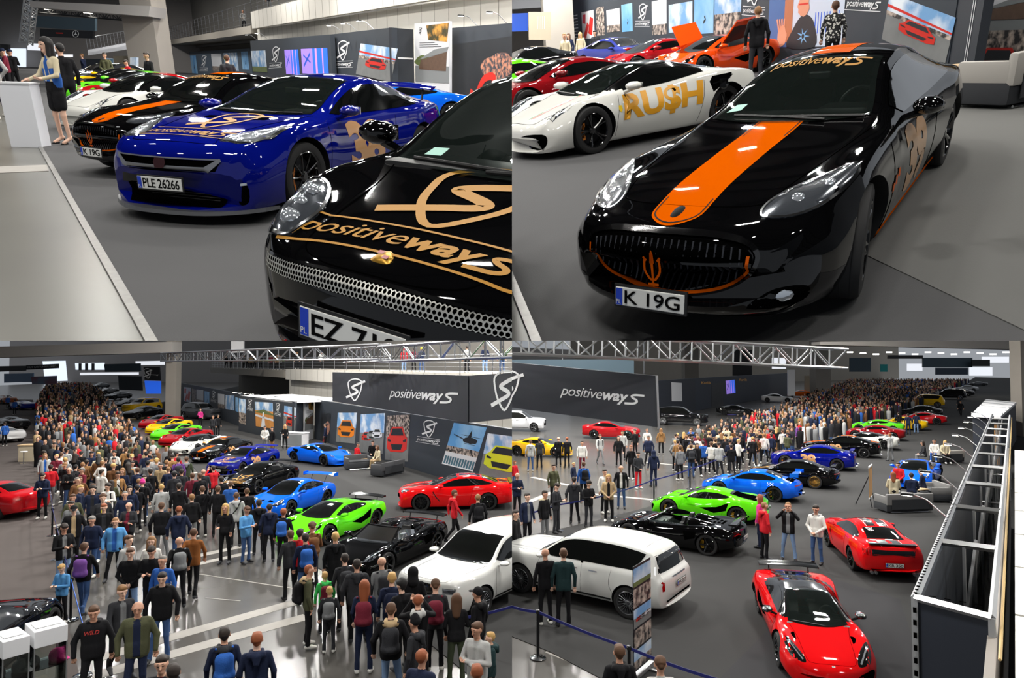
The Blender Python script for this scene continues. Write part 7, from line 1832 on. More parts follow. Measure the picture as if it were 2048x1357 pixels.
hang('light_strip', 'white light box at the right end of the far aisle', 'light', [(271, 723), (328, 722), (328, 730), (271, 731)], 130, LB)
dr = hang('gallery_door', 'white door at the back of the gallery', 'door', [(462, 683), (487, 683), (487, 705), (462, 706)], 74, WHITE)[0]
# lounge, display cases, barrier
sofa((*P2(716, 938)[:2], 0), R(-60), 'charcoal lounge sofa left of the red car print, person in red on it', 1.5, shell=(74, 75, 78)); sofa((*P2(775, 950)[:2], 0), R(150), 'dark lounge sofa before the red car print', 1.9, shell=(74, 75, 78))
low_table((*P2(736, 934)[:2], 0), 0, 'small table between the two dark lounge sofas', .5)
person(0, 0, 'sit', -60, 'red', 'white', ('short', 'dk'), label='seated man in red shirt and white trousers on the lounge sofa', loc=(*P2(712, 932), 0)); person(0, 0, 'sit', 60, 'cream', 'beige', ('long', 'br'), label='seated woman in cream on the lounge sofa', loc=(*P2(757, 938), 0)); person(0, 0, 'sit', 0, 'blk', 'blk', ('short', 'dk'), label='seated person in black at the back of the lounge', loc=(*P2(745, 926), 0))
t = thing('reception_desk', 'white reception desk with slatted front by the blue car', 'desk', (*P2(590, 893), 0), R(-20)); obj('desk_body', MB().box((0, 0, .5), (1.9, .7, 1.0), bev=.02), WHITE, t); obj('desk_panel', MB().box((0, -.36, .5), (1.7, .03, .8)), PGREY, t); obj('desk_top', MB().box((0, 0, 1.02), (2.0, .8, .04)), WHITE, t)
t = thing('counter', 'beige counter with wooden top at the left of the crowd', 'counter', (*P2(70, 922), 0), R(12)); obj('body', MB().box((0, 0, .5), (1.6, .7, 1.0)), mat('counter_cream', (214, 200, 172), .6), t); obj('counter_top', MB().box((0, 0, 1.02), (1.7, .8, .05)), mat('beech', (196, 168, 128), .5), t)
t = thing('stool', 'thin-legged white stool by the beige counter', 'stool', (*P2(47, 928), 0)); obj('seat', MB().lathe([(0, .72), (.2, .72), (.2, .76), (0, .77)], 18), WHITE, t); obj('stem', MB().lathe([(.03, 0), (.03, .72)], 10), CHROME, t); obj('foot', MB().lathe([(0, .03), (.22, .02), (.22, 0), (0, 0)], 18), CHROME, t)
CAPS = [[('char', -.18), ('grey', .16)], [('blk', -.2), ('pink', .18)]]
for i, (x0, y0, x1, y1) in enumerate(((-12, 1272, 42, 1258), (54, 1252, 120, 1236))):
 a = P2(x0, y0, 2.0); b = P2(x1, y1, 2.0); d_ = (b - a); wd = np.linalg.norm(d_); d_ /= wd; n_ = np.array([-d_[1], d_[0]]); cpos = (a + b) / 2 + n_ * -.15
 t = thing('display_case', ['glass display case with white head and grey caps at the left edge', 'glass display case with white head, black and pink caps inside'][i], 'display case', (*cpos, 0), math.atan2(d_[1], d_[0]))
 obj('plinth', MB().box((0, 0, .42), (wd, .55, .84)), WHITE, t); obj('shelf_wood', MB().box((0, 0, .86), (wd - .04, .5, .04)), mat('case_oak', (176, 142, 92), .5), t)
 obj('case_head', MB().box((0, 0, 1.87), (wd, .57, .26), bev=.008), WHITE, t)
 lid = obj('case_lid', MB().box((0, .0, 2.005), (wd - .1, .3, .012)), mat('lid_grey', (198, 198, 202), .5), t)
 g = MB()
 for sx, sy, dx, dy in ((0, -.27, wd, .008), (0, .27, wd, .008), (-wd / 2, 0, .008, .54), (wd / 2, 0, .008, .54)): g.box((sx, sy, 1.31), (dx, dy, .86))
 obj('glass_panes', g, PANE, t)
 for sx in (-1, 1):
  for sy in (-1, 1): obj('corner_post', MB().box((sx * (wd / 2 - .008), sy * .268, 1.31), (.016, .016, .86)), ALU, t)
 obj('glass_shelf', MB().box((0, 0, 1.38), (wd - .05, .5, .012)), PANE, t)
 for k, (cl, ox) in enumerate(CAPS[i]):
  cx = cpos[0] + d_[0] * ox; cy = cpos[1] + d_[1] * ox
  cm = bpy.data.objects.new('baseball_cap', acc_mesh('cap')); link(cm, None, Matrix.Translation((cx, cy, 1.37)) @ Matrix.Rotation(math.atan2(-cy, -cx) + .5 * k, 4, 'Z') @ Matrix.Scale(1.25, 4)); cm.material_slots[0].link = 'OBJECT'; cm.material_slots[0].material = cloth(cl)
  tag(cm, [['dark grey cap on the shelf of the left display case', 'pale grey cap on the shelf of the left display case'], ['black cap in the right display case', 'pink cap in the right display case']][i][k], 'cap')
posts = [(87, 930), (97, 1004), (104, 1072), (113, 1120), (141, 1240), (165, 1352)]
pl = [P2(*p) for p in posts]
for p, lb in zip(pl, ('farthest', 'fifth', 'fourth', 'third', 'second', 'nearest')): stanchion((*p, 0), '%s barrier post along the left edge of the crowd' % lb)
for i in range(5): belt(pl[i], pl[i + 1], 'blue belt stretched between the barrier posts at the left', BELTB if i == 4 else BELT)
belt(P2(930, 1330), P2(1060, 1290), 'dark blue belt running to the right edge behind the crowd')
# visitors near enough to tell apart: head-top pixel, pose, facing, clothes, hair, extras
def crowd(rows):
 for (x, y, pose, fc, tp, lg, hr, sh, ex, lb) in rows:
  H = 1.78 + rng.uniform(-.05, .05) if 'child' not in lb and 'boy' not in lb else 1.38
  person(0, 0, pose, fc, tp, lg, hr, sh, rng.choice(['white', 'blk', 'char']), ex, lb, None, H, loc=hd(x, y, H))
BP = lambda c: (('backpack', c),)
HO = lambda c: (('hood', c),)
ST = (('strap', 'blk'),)
crowd([
 (86, 947, 'phone', 20, 'navy', 'blk', ('short', 'dk'), None, HO('navy'), 'man in navy jacket reading his phone beside the left barrier'),
 (138, 936, 'cross', -20, 'blk', 'jean', ('bald', 'dk'), None, (), 'bald man in black sweater with crossed arms'),
 (165, 937, 'cross', 60, 'maroon', 'blk', ('short', 'gr'), None, (), 'grey-haired man in dark plum jacket with crossed arms'),
 (154, 956, 'relax', -40, 'brown', 'blk', ('buzz', 'gr'), None, (), 'elderly man in brown jacket behind the plum jacket'),
 (160, 972, 'relax', -60, 'navy', 'jean', ('short', 'bl'), None, (), 'blond man in navy jacket at the left of the crowd'),
 (186, 974, 'relax', 10, 'navy', 'blk', ('curly', 'dk'), 'char', (), 'curly dark-haired man in navy jacket'),
 (146, 990, 'relax', 0, 'olive', 'blk', ('short', 'br'), None, (), 'brown-haired man in olive shirt at the left of the crowd'),
 (206, 990, 'relax', 0, 'char', 'blk', ('curly', 'br'), 'yellow', (), 'man with glasses and curly brown hair in dark jacket'),
 (143, 1004, 'relax', 30, 'grey', 'blk', ('short', 'dk'), None, (), 'dark-haired man in grey check shirt near the left barrier'),
 (148, 1013, 'bulky', 0, 'blk', 'blk', ('cap', 'blk'), 'beige', (), 'man in black cap and black coat over a beige hoodie'),
 (216, 969, 'cross', 20, 'white', 'blk', ('curly', 'dk'), None, BP('blk'), 'curly-haired man in white T-shirt wearing a backpack'),
 (197, 910, 'clasp', 0, 'cream', 'ljean', ('short', 'dk'), None, BP('blk'), 'man in cream hoodie and pale jeans with backpack straps'),
 (236, 945, 'relaxw', -10, 'tan', 'blk', ('short', 'dk'), 'white', ST, 'dark-haired man in tan jacket with a cross strap'),
 (250, 984, 'relax', 0, 'navy', 'blk', ('buzz', 'gr'), None, (), 'older man in navy behind the bald man in leather'),
 (208, 1009, 'clasp', 0, 'blk', 'jean', ('short', 'rd'), 'char', (), 'red-haired man in black jacket with dark T-shirt'),
 (258, 1006, 'cross', 20, 'char', 'blk', ('bald', 'dk'), 'maroon', (), 'bald man in dark leather jacket with crossed arms'),
 (185, 1034, 'bulky', 30, 'navy', 'jean', ('short', 'gr'), None, (), 'smiling man in navy quilted jacket and jeans'),
 (128, 1049, 'phone', -20, 'blk', 'ljean', ('short', 'dk'), 'grey', (), 'man with glasses in black jacket with blue lining, phone in hand'),
 (231, 1037, 'bulky', 10, 'sky', 'blk', ('buzz', 'lb'), 'blue', (), 'fair man in bright blue rain jacket'),
 (168, 1088, 'walk', 200, 'blk', 'jean', ('short', 'br'), None, BP('purple'), 'man with purple and yellow backpack walking away in jeans'),
 (256, 1073, 'relax', -50, 'lgrey', 'char', ('short', 'br'), None, ST, 'brown-haired man in light grey hoodie'),
 (261, 1098, 'clasp', 10, 'blk', 'ljean', ('short', 'br'), None, (), 'young man in black T-shirt and pale jeans'),
 (303, 1075, 'woman', 10, 'white', 'jean', ('long', 'lb'), None, (), 'woman with long fair hair in white fleece'),
 (304, 1094, 'phone', 20, 'blk', 'blk', ('short', 'dk'), None, (), 'dark-haired man in black looking down before the fair woman'),
 (326, 1113, 'relax', 30, 'blue', 'jean', ('buzz', 'gr'), None, (), 'grey-haired man in blue check shirt'),
 (285, 961, 'relax', 180, 'blk', 'blk', ('beanie', 'pink'), None, HO('blk'), 'person in black parka and pink beanie seen from behind'),
 (323, 970, 'relax', 175, 'lgrey', 'jean', ('buzz', 'bl'), None, (), 'blond man in pale T-shirt seen from behind'),
 (323, 1007, 'bulky', 185, 'blk', 'grey', ('short', 'br'), None, (), 'man in black quilted jacket and grey trousers seen from behind'),
 (301, 939, 'relax', 170, 'blk', 'blk', ('short', 'dk'), None, (), 'dark-haired person in black behind the pink beanie'),
 (275, 937, 'relax', 160, 'navy', 'blk', ('short', 'br'), None, BP('navy'), 'person with navy backpack left of the pink beanie'),
 (90, 908, 'relax', -10, 'lgrey', 'navy', ('long', 'lb'), 'blue', (), 'fair-haired person in blue and white striped sweater'),
 (125, 1130, 'phone', 40, 'sky', 'blk', ('short', 'bl'), None, (), 'child in pale blue sweatshirt holding the barrier'),
 (188, 1214, 'bulky', 5, 'blk', 'blk', ('short', 'br'), None, HO('blk'), 'young man in black hoodie with red script, walking to the lower left'),
 (244, 1173, 'walk', -20, 'char', 'blk', ('short', 'lb'), 'grey', (), 'fair man in open dark jacket over a patterned T-shirt'),
 (276, 1205, 'bulky', 5, 'olive', 'navy', ('bald', 'dk'), 'navy', (), 'bald man in olive quilted jacket'),
 (325, 1147, 'bulky', 10, 'blk', 'jean', ('short', 'dk'), None, HO('blk'), 'dark-haired man in black quilted jacket and blue jeans'),
 (324, 1314, 'relax', 10, 'char', 'blk', ('short', 'dk'), 'maroon', (), 'dark-haired young man looking down at the bottom edge'),
 (449, 1259, 'relax', 178, 'navy', 'blk', ('short', 'dk'), None, BP('blue') + HO('char'), 'man with bright blue backpack seen from behind at the bottom'),
 (514, 1269, 'relax', 182, 'navy', 'blk', ('short', 'rd'), None, HO('navy'), 'ginger man in navy jacket seen from behind at the bottom'),
 (617, 1132, 'relax', -95, 'olive', 'blk', ('buzz', 'rd'), None, BP('blk') + HO('beige'), 'young man in olive parka with black backpack, in profile'),
 (650, 1146, 'relax', 170, 'green', 'blk', ('short', 'bl'), None, BP('maroon') + HO('green'), 'blond boy in green hoodie with maroon backpack'),
 (659, 1176, 'relax', 185, 'char', 'char', ('short', 'bl'), None, BP('grey'), 'fair boy in dark grey sweatshirt with patterned gym bag'),
 (347, 1333, 'relax', 170, 'blk', 'blk', ('short', 'dk'), None, (), 'dark head at the very bottom left of centre'),
 (358, 1014, 'bulky', 178, 'navy', 'jean', ('buzz', 'rd'), None, HO('navy'), 'ginger man in navy quilted jacket seen from behind'),
 (384, 990, 'relax', 170, 'blk', 'grey', ('short', 'lb'), None, (), 'fair person in long black coat seen from behind'),
 (387, 1059, 'walk', 190, 'rust', 'blk', ('buzz', 'br'), None, (), 'man in rust brown sweater walking away'),
 (359, 1076, 'walk', 175, 'blk', 'blk', ('bald', 'bk'), None, BP('grey'), 'person in black with grey backpack walking away'),
 (451, 1009, 'woman', 20, 'blk', 'blk', ('long', 'bl'), None, (), 'blonde woman in black tracksuit facing the camera'),
 (473, 986, 'relax', 178, 'lgrey', 'blk', ('buzz', 'br'), None, ST + HO('lgrey'), 'man in light grey hoodie with a cross strap seen from behind'),
 (493, 1014, 'phone', -40, 'sky', 'jean', ('short', 'br'), None, (), 'man in pale blue shirt and jeans holding a phone'),
 (518, 1001, 'relax', 180, 'blk', 'blk', ('short', 'dk'), None, HO('blk'), 'person in black coat right of the pale blue shirt'),
 (539, 1009, 'relax', 176, 'navy', 'blk', ('buzz', 'dk'), None, HO('navy'), 'person in navy parka seen from behind before the blue car'),
 (567, 1019, 'relax', 195, 'blk', 'blk', ('short', 'rd'), None, BP('blue'), 'person in black with blue and yellow backpack'),
 (358, 968, 'relax', 180, 'blk', 'blk', ('short', 'dk'), None, (), 'dark-haired person in black left of the long black coat'),
 (405, 974, 'relax', 170, 'blk', 'blk', ('short', 'br'), None, ST, 'brown-haired person in black with a strap before the black coupe'),
 (436, 974, 'relax', 185, 'blk', 'blk', ('short', 'br'), None, (), 'brown-haired man in black left of the grey hoodie'),
 (443, 955, 'relax', 160, 'blk', 'blk', ('short', 'dk'), None, (), 'dark-haired man in black near the black coupe nose'),
 (461, 964, 'relax', 180, 'blue', 'blk', ('buzz', 'br'), None, (), 'man in blue and black jacket before the black coupe'),
 (494, 978, 'relax', 178, 'blk', 'blk', ('buzz', 'br'), None, (), 'man in black seen from behind before the blue bonnet'),
 (427, 933, 'shoot', 160, 'red', 'blk', ('short', 'dk'), None, (), 'person in red raising a phone before the navy coupe'),
 (400, 948, 'relax', 150, 'blk', 'char', ('short', 'br'), None, (), 'brown-haired person in black left of the red jacket'),
 (385, 948, 'relax', 175, 'maroon', 'grey', ('short', 'br'), None, (), 'person in maroon shirt seen from behind'),
 (407, 940, 'relax', 180, 'char', 'blk', ('bald', 'dk'), None, (), 'bald man in charcoal before the navy bonnet'),
 (357, 916, 'relax', 175, 'purple', 'blk', ('short', 'dk'), None, BP('char'), 'person in lavender top with dark backpack'),
 (373, 915, 'relax', 180, 'camo', 'blk', ('short', 'br'), None, HO('grey'), 'person in mottled grey jacket beside the lavender top'),
 (625, 1048, 'phone', 170, 'brown', 'char', ('curly', 'br'), None, BP('brown'), 'curly-haired person with brown backpack before the green car'),
 (671, 1067, 'relax', 178, 'blk', 'blk', ('short', 'bl'), None, HO('blk'), 'blond person in black seen from behind before the green car'),
 (611, 1069, 'relax', 170, 'navy', 'jean', ('short', 'dk'), None, BP('blue'), 'person in navy with bright blue backpack at the barrier'),
 (600, 1060, 'relax', 200, 'red', 'blk', ('short', 'dk'), None, (), 'dark-haired person in red left of the brown backpack'),
 (581, 1063, 'relax', 160, 'char', 'blk', ('short', 'br'), None, (), 'person in charcoal behind the bright blue backpack'),
 (714, 1122, 'bulky', 178, 'char', 'blk', ('short', 'dk'), None, HO('char'), 'broad person in dark grey jacket before the white off-roader'),
 (690, 1110, 'relax', 170, 'char', 'blk', ('short', 'dk'), None, BP('char'), 'dark figure with charcoal backpack left of the broad jacket'),
 (729, 1163, 'woman', 185, 'navy', 'navy', ('long', 'rd'), None, BP('maroon'), 'woman with long auburn hair and plum backpack'),
 (784, 1148, 'relax', 180, 'navy', 'blk', ('short', 'bl'), None, BP('navy'), 'blond person with printed navy backpack'),
 (764, 1116, 'relax', 160, 'grey', 'char', ('bald', 'dk'), None, BP('char'), 'bald man in grey hoodie at the black open-top car'),
 (826, 1137, 'relax', 178, 'blk', 'blk', ('hoodup', 'blk'), None, (), 'person with black hood up before the dark grille'),
 (804, 1161, 'relax', 150, 'blk', 'blk', ('curly', 'bk'), None, (), 'curly black-haired person left of the hooded one'),
 (871, 1162, 'phone', 180, 'char', 'blk', ('short', 'br'), None, BP('maroon'), 'person in charcoal hoodie with maroon strap before the headlight'),
 (836, 1192, 'shoot', 178, 'blk', 'blk', ('buzz', 'rd'), None, HO('lgrey'), 'ginger person in black vest over a pale grey hood'),
 (782, 1210, 'bulky', 182, 'blk', 'ljean', ('short', 'br'), None, BP('char') + HO('beige'), 'person in black parka with fur hood and blue jeans'),
 (913, 1190, 'woman', 180, 'blk', 'camo', ('long', 'br'), None, (), 'woman with very long brown hair in black jacket'),
 (957, 1178, 'relax', 120, 'blk', 'blk', ('cap', 'blk'), None, HO('blk'), 'man in black cap and black jacket before the white wheel'),
 (831, 1235, 'relax', 120, 'char', 'blk', ('beanie', 'blk'), None, HO('char'), 'person in black beanie looking left at the bottom right'),
 (843, 1302, 'relax', -150, 'navy', 'blk', ('buzz', 'rd'), None, (), 'ginger person in navy at the bottom edge'),
 (955, 1247, 'cross', 30, 'lgrey', 'blk', ('short', 'br'), None, (), 'bearded man in light grey hoodie holding a bag'),
 (982, 1267, 'relax', 80, 'teal', 'blk', ('short', 'bl'), None, HO('teal'), 'blond boy in dark teal jacket at the lower right'),
 (954, 1334, 'relax', 170, 'cream', 'blk', ('short', 'rd'), None, (), 'auburn head at the bottom edge near the right'),
 (908, 982, 'walk', -100, 'red', 'blk', ('short', 'br'), None, HO('red'), 'man in red hoodie walking beside the red muscle car'),
 (956, 990, 'relax', 170, 'blk', 'blk', ('buzz', 'lb'), None, BP('blk'), 'person with black and lime backpack bending at the red muscle car'),
 (530, 853, 'clasp', 20, 'white', 'grey', ('short', 'dk'), None, (), 'man in white T-shirt and grey trousers by the reception desk'),
 (545, 855, 'relax', 60, 'blk', 'tan', ('short', 'dk'), None, (), 'person in black top and tan trousers beside the white T-shirt'),
 (570, 850, 'woman', 0, 'blk', 'blk', ('long', 'bl'), None, (), 'blonde woman in black behind the reception desk'),
 (483, 868, 'crouch', -60, 'white', 'ljean', ('short', 'dk'), None, (), 'person in white crouching behind the black orange-striped car'),
 (426, 832, 'relax', 10, 'char', 'blk', ('short', 'br'), None, (), 'man in charcoal standing before the grey off-roader'),
 (436, 830, 'relax', -40, 'blk', 'blk', ('short', 'dk'), None, (), 'man in black beside the charcoal jacket before the display wall'),
 (401, 818, 'woman', 0, 'pink', 'blk', ('short', 'br'), None, (), 'woman in bright pink jacket before the grey off-roader'),
 (651, 848, 'relax', 100, 'navy', 'blk', ('short', 'dk'), None, (), 'man in navy at the wall with the blossom print'),
])
wl = [o for o, b in ALL if o.get('label', '').startswith('young man in black hoodie with red script')][0]
wb_ = BVHTree.FromPolygons([v.co for v in wl.data.vertices], [tuple(p.vertices) for p in wl.data.polygons])
wa = text2('WILD', .1, .25, .02); wv = []
for x, y in wa[0]: q = Vector((1, x - .14, 1.30 + y)); h_ = wb_.ray_cast(q, Vector((-1, 0, 0)))[0]; wv.append((h_ or Vector((.13, q.y, q.z))) + Vector((.006, 0, 0)))
obj('chest_lettering', mesh_from(wv, wa[1], 'lettering'), mat('script_red', (190, 60, 56), .6), wl, label='red script on the chest')
for x, y in ((78, 838), (16, 792), (30, 800), (10, 845)): person(0, 0, 'relax', 150, 'blue', 'blk', ('short', 'dk'), label='visitor in blue at the far left stand', group='visitors at the far left stand', loc=hd(x, y))
# the rest of the crowd up the aisle
def fill_crowd(poly, step, cap, label, group, avoid, pick):
 """rows of people thinning with distance; the nearest are figures of their own, the rest one dense mass"""
 av = [tuple(a) for a in avoid]
 for o, b in ALL:
  if b == CUR and o.type == 'EMPTY' and o.get('category') in ('car', 'counter'):
   for i in (-2, -1, 0, 1, 2):
    for j in (-.8, 0, .8): v = o.matrix_world @ Vector((i * 1.1, j, 0)); av.append((v.x, v.y))
 av = np.array(av)
 pts = []; xs = [p[0] for p in poly]; ys = [p[1] for p in poly]; r = np.random.default_rng(11)
 y = min(ys)
 while y < max(ys):
  x = min(xs)
  while x < max(xs):
   q = np.array([x + r.uniform(-.3, .3) * step, y + r.uniform(-.3, .3) * step])
   if inside(poly, q[0], q[1]) and (np.hypot(*(av - q).T) > .62).all(): pts.append(q)
   x += step * (1 + max(0, y - 45) / 160)
  y += step * 1.1 * (1 + max(0, y - 45) / 160)
 pts.sort(key=lambda q: q[1])
 cols = ['blk', 'blk', 'char', 'navy', 'grey', 'olive', 'blk', 'beige', 'lgrey', 'brown', 'maroon', 'blue', 'white', 'char', 'navy', 'red', 'tan', 'blk']
 for i, q in enumerate(pts[:cap]):
  tp = cols[r.integers(len(cols))]; hr = (['short', 'short', 'buzz', 'long', 'cap', 'curly'][r.integers(6)], ['dk', 'br', 'lb', 'dk', 'bl', 'bk'][r.integers(6)])
  person(0, 0, ['relax', 'pocket', 'phone', 'clasp', 'relaxw', 'walk', 'cross'][r.integers(7)], float(r.choice([pick, pick + 40, pick - 40, 180, 0, 20])) + r.uniform(-25, 25), tp, ['blk', 'jean', 'char', 'blk', 'grey'][r.integers(5)], hr, label=label, group=group, loc=(q[0], q[1], 0), H=float(r.uniform(1.66, 1.86)))
 return pts[cap:]
def mass(pts, label, name='crowd'):
 """distant visitors packed too tightly to count"""
 src = POSES['relax']['mesh']; V0 = np.array([v.co for v in src.vertices]); r = np.random.default_rng(3)
 # light figure: profile of rings for legs and coat, plus a head
 rings = [(.0, .10, .17), (.45, .11, .16), (.85, .15, .20), (1.15, .15, .21), (1.42, .13, .22), (1.50, .06, .08)]
 V = []; F = []; MI = []; n = 8
 pal = ['blk', 'char', 'navy', 'grey', 'olive', 'beige', 'brown', 'maroon', 'blue', 'lgrey', 'red', 'tan']
 me_m = [cloth(k) for k in pal] + [mat('skin_0', SKINS[0], .5), mat('hair_dk', HAIR['dk'], .7), mat('hair_lb', HAIR['lb'], .7), cloth('jean')]
 for q in pts:
  s = r.uniform(.93, 1.05); ph = r.uniform(0, 6.28); ci = int(r.choice(len(pal), p=np.array([5, 4, 3, 2, 1, 1, 1, 1, 1, 1.5, .7, .8]) / 22)); c, sn = math.cos(ph), math.sin(ph); o = len(V)
  for z, a, b in rings:
   for k in range(n):
    t = 2 * math.pi * k / n; x, y = a * math.cos(t), b * math.sin(t); V.append((q[0] + x * c - y * sn, q[1] + x * sn + y * c, z * s))
  for i in range(len(rings) - 1):
   for k in range(n):
    F.append((o + i * n + k, o + i * n + (k + 1) % n, o + (i + 1) * n + (k + 1) % n, o + (i + 1) * n + k)); MI.append(len(pal) + 3 if i == 0 and ci % 2 else ci)
  F.append(tuple(o + (len(rings) - 1) * n + k for k in range(n))); MI.append(ci)
  o = len(V); hd_ = [(1.49, .05), (1.56, .08), (1.66, .095), (1.74, .075), (1.78, .0)]
  for z, a in hd_:
   for k in range(n): t = 2 * math.pi * k / n; V.append((q[0] + .02 * c + a * math.cos(t), q[1] + .02 * sn + a * math.sin(t), z * s))
  hi = len(pal) + 1 + int(r.random() < .3)
  for i in range(len(hd_) - 1):
   for k in range(n):
    F.append((o + i * n + k, o + i * n + (k + 1) % n, o + (i + 1) * n + (k + 1) % n, o + (i + 1) * n + k))
    front = math.cos(2 * math.pi * (k + .5) / n - ph) > -.2
    MI.append(len(pal) if (i < 2 and front) or (i == 2 and front and r.random() < .5) else hi)
 me = mesh_from(V, F, name, True)
 for m_ in me_m: me.materials.append(m_)
 me.polygons.foreach_set('material_index', np.array(MI, np.int32))
 o = link(bpy.data.objects.new(name, me)); return tag(o, label, 'crowd', None, 'stuff')
placed = [np.array((o.matrix_world.translation.x, o.matrix_world.translation.y)) for o, b in ALL if b == 'BL' and o.name.startswith('person')]
poly = [tuple(hd(x, y)[:2]) for x, y in ((86, 925), (200, 985), (330, 985), (388, 930), (345, 900), (300, 872), (262, 840), (230, 805), (205, 780), (180, 763), (95, 763), (70, 800), (72, 860))]
rest = fill_crowd(poly, .92, 50, 'visitor packed into the aisle beside the row of cars', 'visitors packed in the aisle', placed, 200)
mass(rest, 'dense crowd of visitors filling the far aisle')
# ================================================================== lower right bay: the stand seen from its back corner
bay('BR')
struct('floor_aisle', carpet([(.0, 2), (140, 2), (140, 260), (.0, 260)], -.019, -.015), CONCD)
cl = [P2(x, y) for x, y in ((1010, 1082), (1180, 1045), (1340, 1003), (1480, 955), (1640, 898), (1760, 850), (1880, 795), (1950, 755))]
cr = [P2(x, y) for x, y in ((2200, 760), (2400, 1000), (2300, 1400), (1500, 1500), (1230, 1372), (1100, 1304), (1010, 1268))]
struct('floor_carpet_stand', carpet([tuple(p) for p in cl + cr], -.015, 0), CARPETB)
a, b = P2(1440, 1357), P2(1545, 1252); dd = (b - a) / np.linalg.norm(b - a)
struct('floor_carpet_seam', carpet([tuple(a - dd * 3), tuple(b), tuple(P2(1640, 1150)), tuple(P2(1800, 1200)), tuple(P2(1850, 1357)), tuple(P2(1500, 1420))], 0, .004), mat('carpet_darker', (58, 58, 60), .95, spec=.1, noise=(.5, .07)))
for i, (x0, y0, x1, y1) in enumerate(((1140, 985, 1330, 1003), (1290, 925, 1420, 938), (1050, 1010, 1110, 985), (1060, 955, 1150, 975))): strip('trim_%d' % (11 + i), ((x0, y0), (x1, y1)), .3)
a, b = P2(1095, 1304), P2(1190, 1344); strip('trim_15', ((1090, 1304), (1192, 1346)), .05)
# cars on the stand
build_suv('white luxury off-roader seen from its tail, two men standing at its side', (2.11, 18.48, 0), R(144.3), (.97, 1.1, .96))
c, B = build_mid('red sports car with black roof and wing, nose to the camera at the bottom', (6.66, 15.46, 0), R(-102.8), (1.16, .96, .96), (212, 14, 18), 'mclaren', roofm=GLOSS, hero=True, pname='vivid_red')
build_pony('red muscle car seen from behind with black stripes', (11.3, 21.69, 0), R(79.3), (.98, .93, .97))
build_mid('bright green sports car seen from its rear flank', (7.96, 27.62, 0), R(149.1), (1.01, 1, 1.02), caliper=mat('caliper_yellow', (205, 160, 30), .4))
build_911('bright blue coupe with rear wing behind the green car', (11.16, 31.76, 0), R(148.9), (.98, 1, 1.01), col='blue', gt3=True)
build_911('black coupe with gold wheels behind the bright blue one', (*P2(1583, 945, .6), 0), R(149), style='multi', rimm=mat('rim_gold', (176, 136, 66), .3, .9))
build_gtr('navy blue coupe behind the black gold-wheeled car', (*P2(1625, 915, .6), 0), R(150))
build_maserati('black coupe with orange roof edge behind the navy one', (*P2(1680, 893, .6), 0), R(150))
build_mid('white sports car with black roof at the end of the near row', (*P2(1728, 880, .6), 0), R(150), (1, 1, 1), (214, 214, 208), 'ferrari', roofm=GLOSS, pname='pearl_white')
for px, py, col, tab, lb in ((1748, 864, (130, 16, 22), 'mid', 'dark red low car behind the white car on the stand'), (1752, 852, (88, 204, 30), 'mid', 'green low car behind the dark red one on the stand'), (1800, 846, (226, 182, 20), 'mid', 'yellow low car behind the people on the stand'), (1842, 836, (176, 18, 26), 'mid', 'red low car with its tail to the lane'),
                             (1836, 824, (18, 18, 20), 'gt', 'black coupe before the yellow tall car'), (1846, 806, (226, 178, 24), 'suv', 'yellow off-roader further along the lane'), (1896, 792, (20, 20, 22), 'suv', 'black off-roader at the end of the lane'), (1930, 778, (150, 152, 156), 'gt', 'silver coupe far along the lane'), (1918, 786, (30, 31, 34), 'gt', 'dark coupe far along the lane'), (1955, 768, (60, 62, 66), 'mid', 'grey car at the far end of the lane')):
 far_car(lb, (*P2(px, py, .6), 0), R(150), col, tab)
build_mid('bright blue low sports car facing the camera behind the lounge', (20.93, 35.17, 0), R(-128.6), (1.01, 1.01, 1.02), (10, 92, 216), 'ferrari', pname='racing_blue')
build_roadster('black open-top two-seater between the white off-roader and the green car', (*P2(1352, 1058, .5), 0), R(147), (1.02, 1.05, 1.0))
build_suv('white off-roader half hidden by the hanging banner', (*P2(1040, 842, .9), 0), R(-12), (.9, 1, 1), col=(222, 224, 228), name='off_roader', style='five')
far_car('red car under the hanging banner', (*P2(1222, 862, .6), 0), R(-15), (166, 18, 26), 'pony', name='saloon_car')
far_car('yellow low car behind visitors at the left edge', (*P2(1078, 893, .6), 0), R(-15), (236, 180, 16), 'mid')
far_car('black off-roader with shiny bonnet right of the banner edge', (*P2(1362, 834, .8), 0), R(-20), (16, 17, 19), 'suv')
far_car('black low car before the dark stand wall', (*P2(1472, 820, .6), 0), R(-22), (17, 18, 20), 'mid')
far_car('white coupe before the end of the dark stand wall', (*P2(1555, 797, .6), 0), R(-24), (222, 222, 222), 'gt')
far_car('orange low car beyond the white coupe', (*P2(1600, 787, .6), 0), R(160), (236, 104, 20), 'mid')
# hanging banners and truss
b0, b1, b2, b3 = PD(1010, 724, 30), PD(1312, 752, 27), PD(1315, 855, 27), PD(1010, 814, 30)
o, f = board('hanging_banner', 'large dark hanging banner with the word mark, over the aisle', 'banner', [b0, b1, b2, b3], .15, BAN)
pxart('word_mark', o, f, [(1122, 772), (1289, 789), (1288, 815), (1120, 797)], wordmark2(), LOGOW); pxart('shield_logo', o, f, [(988, 738), (1049, 742), (1046, 806), (986, 802)], shield2(), LOGOW)
t = board('banner_frame', 'perforated aluminium upright at the banner edge', 'frame', [PD(1312, 752, 26.9), PD(1316, 752, 26.9), PD(1320, 858, 26.9), PD(1316, 858, 26.9)], .1, ALU)
board('hanging_banner', 'slate back panel of the hanging banner, lit in the middle', 'banner', [PD(1010, 720, 33), PD(1268, 719, 33), PD(1268, 752, 33), PD(1010, 752, 33)], .12, mat('banner_blue', (70, 88, 100), .6))
